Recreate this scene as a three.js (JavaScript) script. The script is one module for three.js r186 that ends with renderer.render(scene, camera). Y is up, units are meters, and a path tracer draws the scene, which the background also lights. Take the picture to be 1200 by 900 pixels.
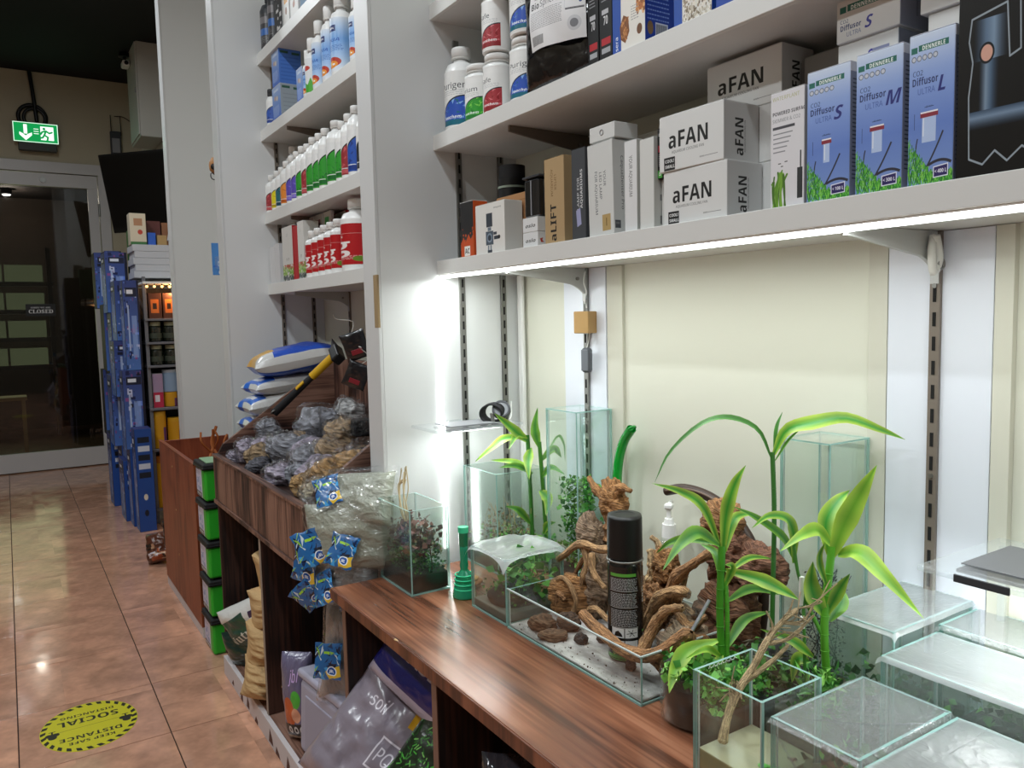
import * as THREE from 'three';
import { RoundedBoxGeometry } from 'three/addons/geometries/RoundedBoxGeometry.js';
import { mergeGeometries, mergeVertices } from 'three/addons/utils/BufferGeometryUtils.js';
import { RectAreaLightUniformsLib } from 'three/addons/lights/RectAreaLightUniformsLib.js';

// ---------------------------------------------------------------- camera, light, exposure
const scene = new THREE.Scene();
scene.background = new THREE.Color(0x000000);
const camera = new THREE.PerspectiveCamera(2 * Math.atan(450 / 921.69) * 180 / Math.PI, 4 / 3, 0.05, 60);
{
  const yaw = 0.570372584, pit = -0.0836025736, rol = -0.022761702;
  const f = new THREE.Vector3(Math.sin(yaw) * Math.cos(pit), Math.sin(pit), -Math.cos(yaw) * Math.cos(pit));
  const r = new THREE.Vector3(Math.cos(yaw), 0, Math.sin(yaw)), u = new THREE.Vector3().crossVectors(r, f);
  const r2 = r.clone().multiplyScalar(Math.cos(rol)).addScaledVector(u, Math.sin(rol));
  const u2 = u.clone().multiplyScalar(Math.cos(rol)).addScaledVector(r, -Math.sin(rol));
  camera.quaternion.setFromRotationMatrix(new THREE.Matrix4().makeBasis(r2, u2, f.clone().negate()));
  camera.position.set(0, 1.58, 0);
}
const renderer = new THREE.WebGLRenderer({ antialias: true });
renderer.toneMapping = THREE.LinearToneMapping;
renderer.toneMappingExposure = 1.4;
renderer.shadowMap.enabled = true;
RectAreaLightUniformsLib.init();
function areaLight(color, intensity, w, h, x, y, z, rx = -Math.PI / 2, ry = 0) {
  const l = new THREE.RectAreaLight(color, intensity, w, h);
  l.position.set(x, y, z); l.rotation.set(rx, ry, 0, 'YXZ'); scene.add(l); return l;
}
const POWER = { led: 56, ledV: 17, lampL: 85, lampR: 7, ceilNear: 165, ceilFarAdded: 200, ceilSideAdded: 190, warm: 0.16 };
// shop ceiling panels plus added fill panels (glowing meshes are built with the ceiling)
const CEIL = [[-0.15, -0.3, POWER.ceilNear, 'nearest'], [-0.15, -2.5, POWER.ceilNear * 0.8, 'middle'], [-0.15, -6.3, POWER.ceilFarAdded, 'added_farthest'], [-1.75, -0.9, POWER.ceilSideAdded, 'nearest added far side'], [-1.75, -3.4, POWER.ceilSideAdded, 'second added far side']];  // farthest panel and side row are unseen, added to brighten door and shelves
for (const [x, z, p] of CEIL) areaLight(new THREE.Color(0.90, 0.965, 1.0), p, 0.22, 0.22, x, 4.26, z);
// LED strip under the front edge of the low shelf
areaLight(new THREE.Color(0.93, 1, 0.97), POWER.led, 0.014, 2.5, 1.172, 1.706, -0.97);
// strip end hanging down the side panel
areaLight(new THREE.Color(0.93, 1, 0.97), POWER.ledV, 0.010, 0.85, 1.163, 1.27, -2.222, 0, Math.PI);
// clear acrylic lamps
areaLight(new THREE.Color(0.95, 1, 1), POWER.lampL, 0.16, 0.10, 1.2, 1.240, -2.13);
areaLight(new THREE.Color(0.95, 1, 1), POWER.lampR, 0.16, 0.10, 1.31, 1.158, -0.59);

// ---------------------------------------------------------------- helpers
const PI = Math.PI, V = (x, y, z) => new THREE.Vector3(x, y, z);
let _s = 7;
function seed(n) { _s = (n * 2654435761) >>> 0 || 1; }
function rnd(a = 0, b = 1) { _s = (_s + 0x6d2b79f5) >>> 0; let t = Math.imul(_s ^ (_s >>> 15), 1 | _s); t = (t + Math.imul(t ^ (t >>> 7), 61 | t)) ^ t; return a + (b - a) * (((t ^ (t >>> 14)) >>> 0) / 4294967296); }
const hash = (x, y, z) => { let h = Math.imul(x, 374761393) ^ Math.imul(y, 668265263) ^ Math.imul(z, 2147483647 - 1274126177); h = Math.imul(h ^ (h >>> 13), 1274126177); return ((h ^ (h >>> 16)) >>> 0) / 4294967296; };
const sm = t => t * t * (3 - 2 * t);
function noise(x, y, z = 0) {
  const X = Math.floor(x), Y = Math.floor(y), Z = Math.floor(z), a = sm(x - X), b = sm(y - Y), c = sm(z - Z), L = (p, q, t) => p + (q - p) * t;
  return L(L(L(hash(X, Y, Z), hash(X + 1, Y, Z), a), L(hash(X, Y + 1, Z), hash(X + 1, Y + 1, Z), a), b), L(L(hash(X, Y, Z + 1), hash(X + 1, Y, Z + 1), a), L(hash(X, Y + 1, Z + 1), hash(X + 1, Y + 1, Z + 1), a), b), c) * 2 - 1;
}
function fbm(x, y, z, o = 4) { let s = 0, a = 0.5; for (let i = 0; i < o; i++) { s += a * noise(x, y, z); x *= 2.03; y *= 2.01; z *= 2.05; a *= 0.5; } return s; }
const names = new Map();
function numbered(n) { const k = names.get(n) || 0; names.set(n, k + 1); return k ? n + '_' + String(k).padStart(3, '0') : n; }
function shade(o) { o.castShadow = true; o.receiveShadow = true; return o; }
function M(name, geo, mat, parent, x = 0, y = 0, z = 0, rx = 0, ry = 0, rz = 0) {
  const m = shade(new THREE.Mesh(geo, mat)); m.name = name; m.position.set(x, y, z); m.rotation.set(rx, ry, rz); parent.add(m); return m;
}
function T(name, label, category, x = 0, y = 0, z = 0, ry = 0, group) {
  const g = new THREE.Group(); g.name = numbered(name); g.position.set(x, y, z); g.rotation.y = ry;
  g.userData = { label, category }; if (group) g.userData.group = group; scene.add(g); return g;
}
function S(name, label) { const g = new THREE.Group(); g.name = numbered(name); g.userData = { kind: 'structure', label }; scene.add(g); return g; }
const B = (w, h, d) => new THREE.BoxGeometry(w, h, d);
const RB = (w, h, d, r = 0.002, s = 1) => new RoundedBoxGeometry(w, h, d, s, Math.min(r, w / 2.01, h / 2.01, d / 2.01));
const CY = (r0, r1, h, n = 24, open = false) => new THREE.CylinderGeometry(r0, r1, h, n, 1, open);
// box given by its limits, as a mesh
function box(name, mat, parent, x0, x1, y0, y1, z0, z1, r = 0.002) {
  const g = r > 0 ? RB(x1 - x0, y1 - y0, z1 - z0, r) : B(x1 - x0, y1 - y0, z1 - z0);
  return M(name, g, mat, parent, (x0 + x1) / 2, (y0 + y1) / 2, (z0 + z1) / 2);
}
function lathe(pts, n = 28) { return new THREE.LatheGeometry(pts.map(p => new THREE.Vector2(p[0], p[1])), n); }
function uvMetres(g, k = 1) { // box projection of uv in metres
  const p = g.attributes.position, n = g.attributes.normal, uv = new Float32Array(p.count * 2);
  for (let i = 0; i < p.count; i++) {
    const a = Math.abs(n.getX(i)), b = Math.abs(n.getY(i)), c = Math.abs(n.getZ(i));
    const [u, v] = a > b && a > c ? [p.getZ(i), p.getY(i)] : b > c ? [p.getZ(i), p.getX(i)] : [p.getX(i), p.getY(i)];
    uv[2 * i] = u * k; uv[2 * i + 1] = v * k;
  }
  g.setAttribute('uv', new THREE.BufferAttribute(uv, 2)); return g;
}
function tube(pts, r, n = 40, k = 8, closed = false) { return new THREE.TubeGeometry(new THREE.CatmullRomCurve3(pts.map(p => p.isVector3 ? p : V(...p)), closed), n, r, k, closed); }

// ---------------------------------------------------------------- textures
function canvasTex(w, h, draw) {
  const c = document.createElement('canvas'); c.width = w; c.height = h; const x = c.getContext('2d');
  draw(x, w, h); const t = new THREE.CanvasTexture(c); t.colorSpace = THREE.SRGBColorSpace; t.anisotropy = 8; return t;
}
function dataTex(w, h, fn, srgb = true) {
  const d = new Uint8Array(w * h * 4);
  for (let j = 0; j < h; j++) for (let i = 0; i < w; i++) { const c = fn(i / w, j / h), o = (j * w + i) * 4; d[o] = c[0]; d[o + 1] = c[1]; d[o + 2] = c[2]; d[o + 3] = c[3] ?? 255; }
  const t = new THREE.DataTexture(d, w, h); t.wrapS = t.wrapT = THREE.RepeatWrapping; t.magFilter = THREE.LinearFilter; t.minFilter = THREE.LinearFilter; if (srgb) t.colorSpace = THREE.SRGBColorSpace; t.needsUpdate = true; return t;
}
function fill(x, c, a, b, w, h) { x.fillStyle = c; x.fillRect(a, b, w, h); }
function tx(x, s, px, py, size, color = '#111', o = {}) {
  x.save(); x.translate(px, py); if (o.rot) x.rotate(o.rot); x.fillStyle = color; x.font = (o.italic ? 'italic ' : '') + (o.bold ? 'bold ' : '') + size + 'px ' + (o.font || 'sans-serif');
  x.textAlign = o.align || 'left'; x.textBaseline = 'middle'; if (o.sx) x.scale(o.sx, 1); x.fillText(s, 0, 0); x.restore();
}
function lines(x, px, py, w, h, n, color = '#777', lw = 2) { // small print too fine to read
  x.fillStyle = color; for (let i = 0; i < n; i++) { let a = px; while (a < px + w) { const l = rnd(6, 22); if (a + l > px + w) break; x.fillRect(a, py + i * h / n, l, lw); a += l + 4; } }
}
function poly(x, pts, c) { x.fillStyle = c; x.beginPath(); pts.forEach((p, i) => i ? x.lineTo(p[0], p[1]) : x.moveTo(p[0], p[1])); x.closePath(); x.fill(); }
function disc(x, a, b, r, c, ry = r) { x.fillStyle = c; x.beginPath(); x.ellipse(a, b, r, ry, 0, 0, 7); x.fill(); }

// ---------------------------------------------------------------- materials
const mat = (color, rough = 0.6, o = {}) => new THREE.MeshStandardMaterial({ color, roughness: rough, ...o });
const phys = (color, rough, o) => new THREE.MeshPhysicalMaterial({ color, roughness: rough, ...o });
const printMats = new Map();
function printed(tex, rough = 0.45) { const k = tex.uuid + rough; if (!printMats.has(k)) printMats.set(k, mat(0xffffff, rough, { map: tex })); return printMats.get(k); }
function woodTex(w, h, cols, streak, seedN, rings = 3) { // grain runs along u
  return dataTex(w, h, (u, v) => {
    const wr = (a, b, s, o) => { const t = u; const f1 = fbm(t * a, v * b + s, s, o), f2 = fbm((t - 1) * a, v * b + s, s, o); return f1 * (1 - sm(t)) + f2 * sm(t); };
    const warp = wr(2.2, 2.5, seedN, 3);
    const cath = Math.sin((v * rings + warp * 1.6) * 6.283);
    const fine = wr(6, 170, seedN + 9, 3), mid = wr(3, 26, seedN + 5, 3);
    let t = 0.5 + streak * (0.34 * cath + 0.9 * mid + 0.75 * fine); t = Math.min(1, Math.max(0, t));
    const k = t * (cols.length - 1), i = Math.min(cols.length - 2, Math.floor(k)), q = k - i;
    return [0, 1, 2].map(c => cols[i][c] + (cols[i + 1][c] - cols[i][c]) * q);
  });
}
const wallBump = dataTex(256, 256, (u, v) => { const n = 128 + 60 * fbm(u * 24, v * 24, 3) + 40 * fbm(u * 90, v * 90, 7, 2); return [n, n, n]; }, false);
const walnut = woodTex(1024, 512, [[84, 50, 36], [116, 72, 52], [138, 88, 64], [160, 108, 82]], 0.75, 3, 3.0);
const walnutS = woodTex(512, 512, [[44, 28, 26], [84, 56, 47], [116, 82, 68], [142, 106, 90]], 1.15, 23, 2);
const cherry = woodTex(512, 512, [[96, 44, 26], [128, 62, 38], [142, 72, 45], [156, 84, 54]], 0.55, 51, 2);
const stone = dataTex(512, 512, (u, v) => {
  const a = fbm(u * 5, v * 5, 2, 5), b = fbm(u * 16 + a, v * 16, 8, 4), c = fbm(u * 60, v * 60, 4, 2), k = 1 + 0.16 * a + 0.16 * b + 0.06 * c;
  return [196 * k, 148 * k, 122 * k].map(x => Math.max(0, Math.min(255, x)));
});
const rockTexNoise = dataTex(256, 256, (u, v) => { const a = fbm(u * 8, v * 8, 31, 5), k = 190 + 130 * a; return [k, k, k].map(x => Math.max(40, Math.min(255, x))); });
const crinkle = dataTex(512, 512, (u, v) => { // crushed film: ridged noise
  const w = fbm(u * 5, v * 5, 1, 3), r1 = 1 - Math.abs(fbm(u * 7 + w, v * 7 - w, 5, 2)) * 3, r2 = 1 - Math.abs(fbm(u * 19 + w, v * 19, 15, 2)) * 3, k = 110 + 70 * Math.max(0, r1) + 40 * Math.max(0, r2);
  return [k, k, k];
}, false);
const dropBump = dataTex(512, 512, (u, v) => { // condensation drops
  let h = 0; const q = 26; for (const [sc, ox] of [[q, 0], [q * 1.7, 40]]) { const X = u * sc, Y = v * sc, i = Math.floor(X), j = Math.floor(Y);
    for (let a = -1; a < 2; a++) for (let b = -1; b < 2; b++) { const I = (i + a + Math.floor(sc)) % Math.floor(sc), J = (j + b + Math.floor(sc)) % Math.floor(sc); const cx = i + a + 0.2 + 0.6 * hash(I + ox, J, 1), cy = j + b + 0.2 + 0.6 * hash(I + ox, J, 2), r = 0.12 + 0.3 * hash(I + ox, J, 3) ** 2, d = Math.hypot(X - cx, Y - cy) / r; if (d < 1) h = Math.max(h, Math.sqrt(1 - d * d) * r * 2.2); } }
  const k = Math.min(255, h * 255); return [k, k, k];
}, false);

const rep = (t, a, b) => { const c = t.clone(); c.repeat.set(a, b); c.needsUpdate = true; return c; };
const MT = {
  panel: mat(new THREE.Color(0.72, 0.73, 0.73), 0.32, { bumpMap: rep(wallBump, 1, 1), bumpScale: 0.00015 }),
  shelf: mat(new THREE.Color(0.66, 0.66, 0.65), 0.42),
  wall: mat(new THREE.Color(0.70, 0.70, 0.60), 0.7, { bumpMap: rep(wallBump, 1.5, 1.5), bumpScale: 0.0008 }),
  farwall: mat(new THREE.Color(0.50, 0.45, 0.33), 0.8, { bumpMap: wallBump, bumpScale: 0.0008 }),
  board: mat(new THREE.Color(0.75, 0.78, 0.86), 0.28), cream: mat(new THREE.Color(0.62, 0.61, 0.52), 0.6),
  ceiling: mat(0x0b0b0d, 0.9), steel: mat(0x8b8a86, 0.4, { metalness: 0.8 }), steelDark: mat(0x7a7066, 0.55, { metalness: 0.2 }), slot: mat(0x0c0b0a, 0.9),
  bracket: mat(0xb9bab8, 0.4, { metalness: 0.25 }), white: mat(0xe9e9e6, 0.4), offwhite: mat(0xd6d5cf, 0.55), plasticW: phys(0xf0f0ee, 0.35, { clearcoat: 0.3 }),
  black: mat(0x0e0e10, 0.4), blackSoft: mat(0x17171a, 0.7), charcoal: mat(0x33353a, 0.5), kraft: mat(0xb48a57, 0.85), kraftDark: mat(0x8f6a40, 0.85), grey: mat(0x8d8e92, 0.6),
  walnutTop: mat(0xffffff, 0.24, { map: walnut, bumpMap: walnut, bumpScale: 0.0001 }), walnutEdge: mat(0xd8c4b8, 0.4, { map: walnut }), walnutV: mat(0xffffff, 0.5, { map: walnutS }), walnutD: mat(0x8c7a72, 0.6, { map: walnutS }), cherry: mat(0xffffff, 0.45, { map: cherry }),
  glow: new THREE.MeshStandardMaterial({ color: 0xffffff, emissive: new THREE.Color(0.95, 1, 0.98), emissiveIntensity: 4.5, roughness: 0.5 }),
  ceilGlow: new THREE.MeshStandardMaterial({ color: 0xffffff, emissive: new THREE.Color(1, 0.96, 0.93), emissiveIntensity: 6 }),
  glass: phys(new THREE.Color(0.955, 0.985, 0.975), 0.02, { transmission: 1, thickness: 0, ior: 1.5 }),
  glassDirty: phys(new THREE.Color(0.90, 0.94, 0.92), 0.16, { transmission: 1, thickness: 0, ior: 1.5 }),
  glassEdge: phys(new THREE.Color(0.38, 0.62, 0.58), 0.25, { transmission: 0.35, thickness: 0 }),
  acrylic: phys(new THREE.Color(0.95, 0.97, 0.98), 0.05, { transmission: 0.92, thickness: 0 }),
  film: phys(new THREE.Color(0.93, 0.94, 0.95), 0.22, { transmission: 1, thickness: 0, ior: 1.5, bumpMap: crinkle, bumpScale: 0.004, side: THREE.DoubleSide }),
  filmTop: phys(new THREE.Color(0.9, 0.92, 0.94), 0.35, { transmission: 0.80, thickness: 0, ior: 1.6, bumpMap: rep(crinkle, 1.2, 1.2), bumpScale: 0.0016, side: THREE.DoubleSide }),
  filmDrops: phys(new THREE.Color(0.92, 0.93, 0.95), 0.25, { transmission: 0.86, thickness: 0, ior: 1.6, bumpMap: dropBump, bumpScale: 0.0018, side: THREE.DoubleSide }),
  silicone: mat(0xb9c4c2, 0.3), soil: mat(0x231a14, 0.95), gravel: mat(0x6b655c, 0.9),
  water: phys(new THREE.Color(0.66, 0.58, 0.35), 0.05, { transmission: 0.75, thickness: 0 }),
  greenGlass: phys(new THREE.Color(0.05, 0.55, 0.33), 0.12, { transmission: 0.65, thickness: 0, ior: 1.5 }),
};
const leafM = phys(0xffffff, 0.45, { vertexColors: true, side: THREE.DoubleSide, transmission: 0.25, thickness: 0 });
const leafSolid = mat(0xffffff, 0.6, { vertexColors: true, side: THREE.DoubleSide });

// ---------------------------------------------------------------- the room
const XW = 1.47, XP = 0.957, XS = 1.162, XL = 1.172, ZP1 = -2.235, ZF = -10.13, CH = 4.35;
{ // floor: stone tiles laid on a screed, dark joints
  const fl = S('floor', 'polished beige stone floor tiles with thin dark joints');
  M('screed', B(4.2, 0.1, 13.4), mat(0x35221c, 0.9), fl, -0.5, -0.0545, -3.9);
  const tm = mat(0xffffff, 0.22, { map: stone, roughnessMap: rockTexNoise }); seed(5);
  const variants = [0, 1, 2, 3].map(k => { const g = RB(0.4995, 0.012, 0.4995, 0.0012); const p = g.attributes.position, uv = g.attributes.uv; for (let i = 0; i < p.count; i++) uv.setXY(i, p.getX(i) * 0.9 + 0.31 * k, p.getZ(i) * 0.9 + 0.17 * k); return g; });
  for (let i = -4; i < 4; i++) for (let j = 0; j < 16; j++) {
    if (i < -2 && j > 15) continue;
    M('tile', variants[Math.floor(rnd(0, 4))], tm, fl, -0.056 + 0.5035 * (i + 0.5), -0.006, -2.21 - 0.503 * (j + 0.5), 0, Math.floor(rnd(0, 2)) * PI, 0);
  }
  M('floor_near', B(4.2, 0.012, 4.7), tm, fl, -0.5, -0.006, 0.141);
}
{
  const w = S('wall_right', 'cream painted shop wall behind the shelving'); box('plaster', MT.wall, w, XW, XW + 0.14, 0, CH, ZF - 0.15, 2.6, 0);
  const w2 = S('wall_left', 'plain wall on the far side of the aisle'); box('plaster', mat(0x8d8272, 0.8), w2, -2.65, -2.5, 0, CH, ZF - 0.15, 2.6, 0);
  const w3 = S('wall_back', 'plain wall behind the viewpoint'); box('plaster', mat(0x6f675c, 0.8), w3, -2.65, XW + 0.14, 0, CH, 2.6, 2.75, 0);
  const w4 = S('wall_far', 'beige end wall around the glazed door');
  box('plaster_top', MT.farwall, w4, -2.5, XW, 3.40, CH, ZF - 0.15, ZF, 0); box('plaster_right', MT.farwall, w4, 1.10, XW, 0, 3.40, ZF - 0.15, ZF, 0); box('plaster_left', MT.farwall, w4, -2.5, -0.9, 0, 3.40, ZF - 0.15, ZF, 0);
  const c = S('ceiling', 'black painted ceiling'); box('soffit', MT.ceiling, c, -2.65, XW + 0.14, CH, CH + 0.1, ZF - 0.15, 2.75, 0);
  for (const [x, z, , which] of CEIL) {
    const l = T('ceiling_light', `square white ceiling light above the aisle, ${which} one, above the picture`, 'light', x, 4.27, z, 0, 'ceiling panels above the aisle');
    M('housing', RB(0.28, 0.08, 0.28, 0.005), MT.white, l, 0, 0.04, 0); M('diffuser', B(0.22, 0.006, 0.22), MT.ceilGlow, l, 0, -0.003, 0);
  }
}
{ // glazed door at the end of the aisle
  const dm = mat(0xc9c7c6, 0.4), d = S('door_1', 'white framed glass door at the end of the aisle');
  box('frame_head', dm, d, -0.9, 1.10, 3.285, 3.40, ZF - 0.1, ZF + 0.03); box('frame_jamb', dm, d, 0.995, 1.10, 0, 3.285, ZF - 0.1, ZF + 0.03);
  box('leaf_top_rail', dm, d, -0.9, 0.985, 3.135, 3.275, ZF - 0.06, ZF + 0.015); box('leaf_bottom_rail', dm, d, -0.9, 0.985, 0.012, 0.215, ZF - 0.06, ZF + 0.015);
  box('leaf_stile', dm, d, 0.885, 0.985, 0.215, 3.135, ZF - 0.06, ZF + 0.015); box('leaf_stile', dm, d, -0.9, -0.8, 0.215, 3.135, ZF - 0.06, ZF + 0.015);
  box('pane', phys(new THREE.Color(0.62, 0.62, 0.62), 0.03, { transmission: 1, thickness: 0, ior: 1.6 }), d, -0.8, 0.885, 0.215, 3.135, ZF - 0.03, ZF - 0.022, 0);
  for (const y of [2.9, 1.6, 0.4]) M('hinge', CY(0.012, 0.012, 0.14, 10), MT.steel, d, 0.99, y, ZF + 0.03);
  M('lock', CY(0.03, 0.03, 0.02, 16), MT.steel, d, 0.46, 3.2, ZF + 0.02, PI / 2);
  // the dark room beyond
  const r = S('wall_beyond', 'dark room seen through the glass door');
  box('back_wall', mat(0x4a4038, 0.9), r, -4, 3, 0, 3.6, -14.6, -14.5, 0); box('lower_floor', mat(0x5c4638, 0.5), r, -4, 3, -0.1, 0, -14.6, ZF - 0.15, 0); box('upper_soffit', mat(0x241a14, 0.9), r, -4, 3, 3.6, 3.7, -14.6, ZF - 0.15, 0);
  box('side_wall', mat(0x3a332e, 0.9), r, 2.0, 2.1, 0, 3.6, -14.6, ZF - 0.15, 0); box('side_wall', mat(0x3a332e, 0.9), r, -4.1, -4, 0, 3.6, -14.6, ZF - 0.15, 0);
  const sg = T('closed_sign', 'small black sign reading CLOSED stuck on the glass door', 'sign', 0.353, 1.785, ZF - 0.012);
  const ct = canvasTex(256, 128, (x) => { x.fillStyle = '#0b0b0b'; x.beginPath(); x.moveTo(4, 22); x.quadraticCurveTo(60, 4, 128, 20); x.quadraticCurveTo(200, 34, 252, 8); x.lineTo(250, 104); x.quadraticCurveTo(190, 124, 128, 108); x.quadraticCurveTo(60, 94, 6, 120); x.fill(); tx(x, 'CLOSED', 128, 78, 52, '#eee', { align: 'center', bold: true, font: 'serif' }); tx(x, 'SORRY WE ARE', 128, 38, 22, '#ddd', { align: 'center', bold: true, font: 'serif' }); });
  ct.generateMipmaps = false; M('plate', RB(0.285, 0.135, 0.006, 0.003), [mat(0x111111), mat(0x111111), mat(0x111111), mat(0x111111), printed(ct), mat(0x111111)], sg);
  // glowing rack added beyond the door as a stand-in for a glass reflection
  const reflectionGlow = new THREE.MeshStandardMaterial({ color: 0x2e3b22, emissive: new THREE.Color(0.24, 0.29, 0.15), emissiveIntensity: 0.3 });
  const rk = T('reflection_rack', 'dim green aquarium rack with four lit rows, added as a door glass reflection', 'rack', -0.45, 0, -13.4);
  for (const x of [-1.05, 0, 1.05]) box('post', MT.black, rk, x - 0.03, x + 0.03, 0, 2.75, -0.05, 0.02);
  for (let j = 0; j < 4; j++) { const y = 1.1 + j * 0.4; box('rail', MT.black, rk, -1.1, 1.1, y - 0.1, y - 0.04, -0.3, 0.03); for (let k = 0; k < 4; k++) box('tank', reflectionGlow, rk, -1.0 + k * 0.5, -0.53 + k * 0.5, y - 0.04, y + 0.2, -0.3, 0, 0.004); }
  areaLight(new THREE.Color(0.75, 0.85, 0.45), 1.2, 2.0, 1.5, -0.45, 1.8, -13.32, 0, PI);  // green glow added with the rack that stands in for the reflection
  const tb = T('wooden_stool', 'pale wooden stool in the dark room behind the glass door', 'stool', -0.02, 0, -11.4);
  const pale = mat(0xb49660, 0.6); box('seat', pale, tb, -0.2, 0.2, 0.72, 0.76, -0.2, 0.2); for (const a of [-1, 1]) for (const b of [-1, 1]) box('leg', pale, tb, a * 0.16 - 0.02, a * 0.16 + 0.02, 0, 0.72, b * 0.16 - 0.02, b * 0.16 + 0.02);
  const sl = T('ceiling_spot', 'small bright ceiling spot seen through the door glass', 'light', 0.15, 3.56, -13.6); M('can', CY(0.07, 0.07, 0.08, 20), MT.black, sl); M('lens', CY(0.05, 0.05, 0.01, 20), MT.ceilGlow, sl, 0, -0.044, 0);
  const bl = new THREE.PointLight(new THREE.Color(1, 0.9, 0.75), 1.0); bl.position.set(0.15, 3.45, -13.6); bl.castShadow = true; scene.add(bl);
}
{ // exit sign on its stem
  const e = T('exit_sign', 'green lit emergency exit sign with arrow and running figure above the door', 'sign', 0.42, 3.66, ZF + 0.1, 0.0);
  const t = canvasTex(512, 256, (x) => {
    fill(x, '#0c8a45', 0, 0, 512, 256); x.strokeStyle = '#dff5e6'; x.lineWidth = 8; x.strokeRect(6, 6, 500, 244);
    fill(x, '#f2fff6', 120, 30, 40, 120); poly(x, [[70, 130], [110, 150], [140, 175], [170, 150], [212, 130], [212, 165], [140, 235], [70, 165]], '#f2fff6');
    fill(x, '#f2fff6', 310, 40, 150, 176); x.strokeStyle = '#0c8a45'; x.lineWidth = 22; x.lineCap = 'round'; x.lineJoin = 'round'; disc(x, 352, 70, 17, '#0c8a45');
    for (const p of [[[372, 96], [352, 150], [392, 176], [384, 214]], [[352, 150], [330, 186], [296, 190]], [[372, 96], [330, 110], [312, 140]], [[372, 96], [410, 122], [440, 108]]]) { x.beginPath(); p.forEach((q, i) => i ? x.lineTo(...q) : x.moveTo(...q)); x.stroke(); }
    x.strokeStyle = '#f2fff6'; x.lineWidth = 8; for (const y of [80, 110, 140]) { x.beginPath(); x.moveTo(236, y); x.lineTo(286, y); x.stroke(); }
  });
  const gm = new THREE.MeshStandardMaterial({ color: 0x222222, emissive: 0xffffff, emissiveMap: t, emissiveIntensity: 0.95 });
  M('light_panel', RB(0.42, 0.21, 0.03, 0.004), [MT.white, MT.white, MT.white, MT.white, gm, MT.white], e, 0, 0.02, 0.0);
  M('housing', RB(0.36, 0.09, 0.06, 0.01), mat(0x3c3f38, 0.5), e, 0.01, -0.13, 0); M('indicator', CY(0.006, 0.006, 0.01, 8), MT.greenGlass, e, 0.1, -0.15, 0.03, PI / 2);
  M('conduit', tube([[0.02, 0.15, -0.05], [0.0, 0.45, -0.05], [-0.02, 0.68, -0.05]], 0.02, 20, 8), MT.black, e);
  const el = new THREE.RectAreaLight(new THREE.Color(0.2, 1, 0.5), 1.6, 0.4, 0.2); el.position.set(0.42, 3.68, ZF + 0.12); el.rotation.y = PI; scene.add(el);
  const cc = T('cable_coil', 'coil of black cable on the wall behind the exit sign', 'cable', 0.40, 3.86, ZF + 0.02); M('loop', new THREE.TorusGeometry(0.13, 0.02, 8, 28), MT.black, cc); M('loop', new THREE.TorusGeometry(0.10, 0.018, 8, 28), MT.black, cc, 0.02, -0.01, 0.02);
}
{ // screen, cabinet, camera at the far right
  const tv = T('wall_television', 'black flat television tilted on the wall above the far display', 'television', 1.2, 2.86, -8.3);
  tv.rotation.set(0.20, -0.85, 0.0, 'YXZ'); const bz = mat(0x070708, 0.5);
  M('back_shell', RB(0.80, 0.68, 0.05, 0.01), MT.black, tv, 0, 0, -0.03); M('bezel', RB(0.86, 0.74, 0.02, 0.008), bz, tv); M('screen', B(0.82, 0.66, 0.004), mat(0x030304, 0.35), tv, 0, 0.015, 0.01); M('bracket_arm', B(0.06, 0.06, 0.25), MT.black, tv, 0.1, 0, -0.17);
  const wb = T('wall_cabinet', 'pale metal cabinet high on the far wall above the television', 'cabinet', 1.36, 3.92, -8.9), wm = mat(0xb9b6ae, 0.55);
  M('body', RB(0.22, 0.95, 0.62, 0.01), wm, wb); M('door', RB(0.012, 0.9, 0.57, 0.004), mat(0xc4c1ba, 0.5), wb, -0.115, 0, 0); M('latch', RB(0.01, 0.05, 0.02, 0.003), MT.steel, wb, -0.124, -0.02, 0.24); M('vent_cap', RB(0.16, 0.06, 0.3, 0.01), wm, wb, 0, 0.49, 0.05);
  const cm = T('security_camera', 'small white security camera beside the pale wall cabinet', 'camera', 1.2, 4.22, -9.0); M('dome_base', CY(0.05, 0.06, 0.04, 18), MT.black, cm, 0, 0.1, 0); M('arm', CY(0.015, 0.015, 0.08, 8), MT.black, cm, 0, 0.05, 0); M('body', RB(0.07, 0.06, 0.14, 0.015), MT.white, cm, 0, 0, 0.03); M('lens', CY(0.02, 0.02, 0.01, 14), MT.black, cm, 0, 0, 0.105, PI / 2);
  const gd = T('wall_box', 'small dark wall box with grey front left of the pale cabinet', 'box', 1.2, 3.66, ZF + 0.04); M('body', RB(0.11, 0.26, 0.05, 0.01), MT.charcoal, gd); M('front', RB(0.08, 0.16, 0.01, 0.004), MT.grey, gd, 0, -0.03, 0.028); for (const a of [-0.04, 0.06]) M('mounting_rod', CY(0.005, 0.005, 0.22, 6), MT.black, gd, a, 0.2, 0, 0, 0, 0);
  M('wire', tube([[0.0, 0.3, 0], [0.09, 0.3, 0], [0.16, 0.26, 0]], 0.005, 12, 6), MT.black, gd);
}
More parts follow.
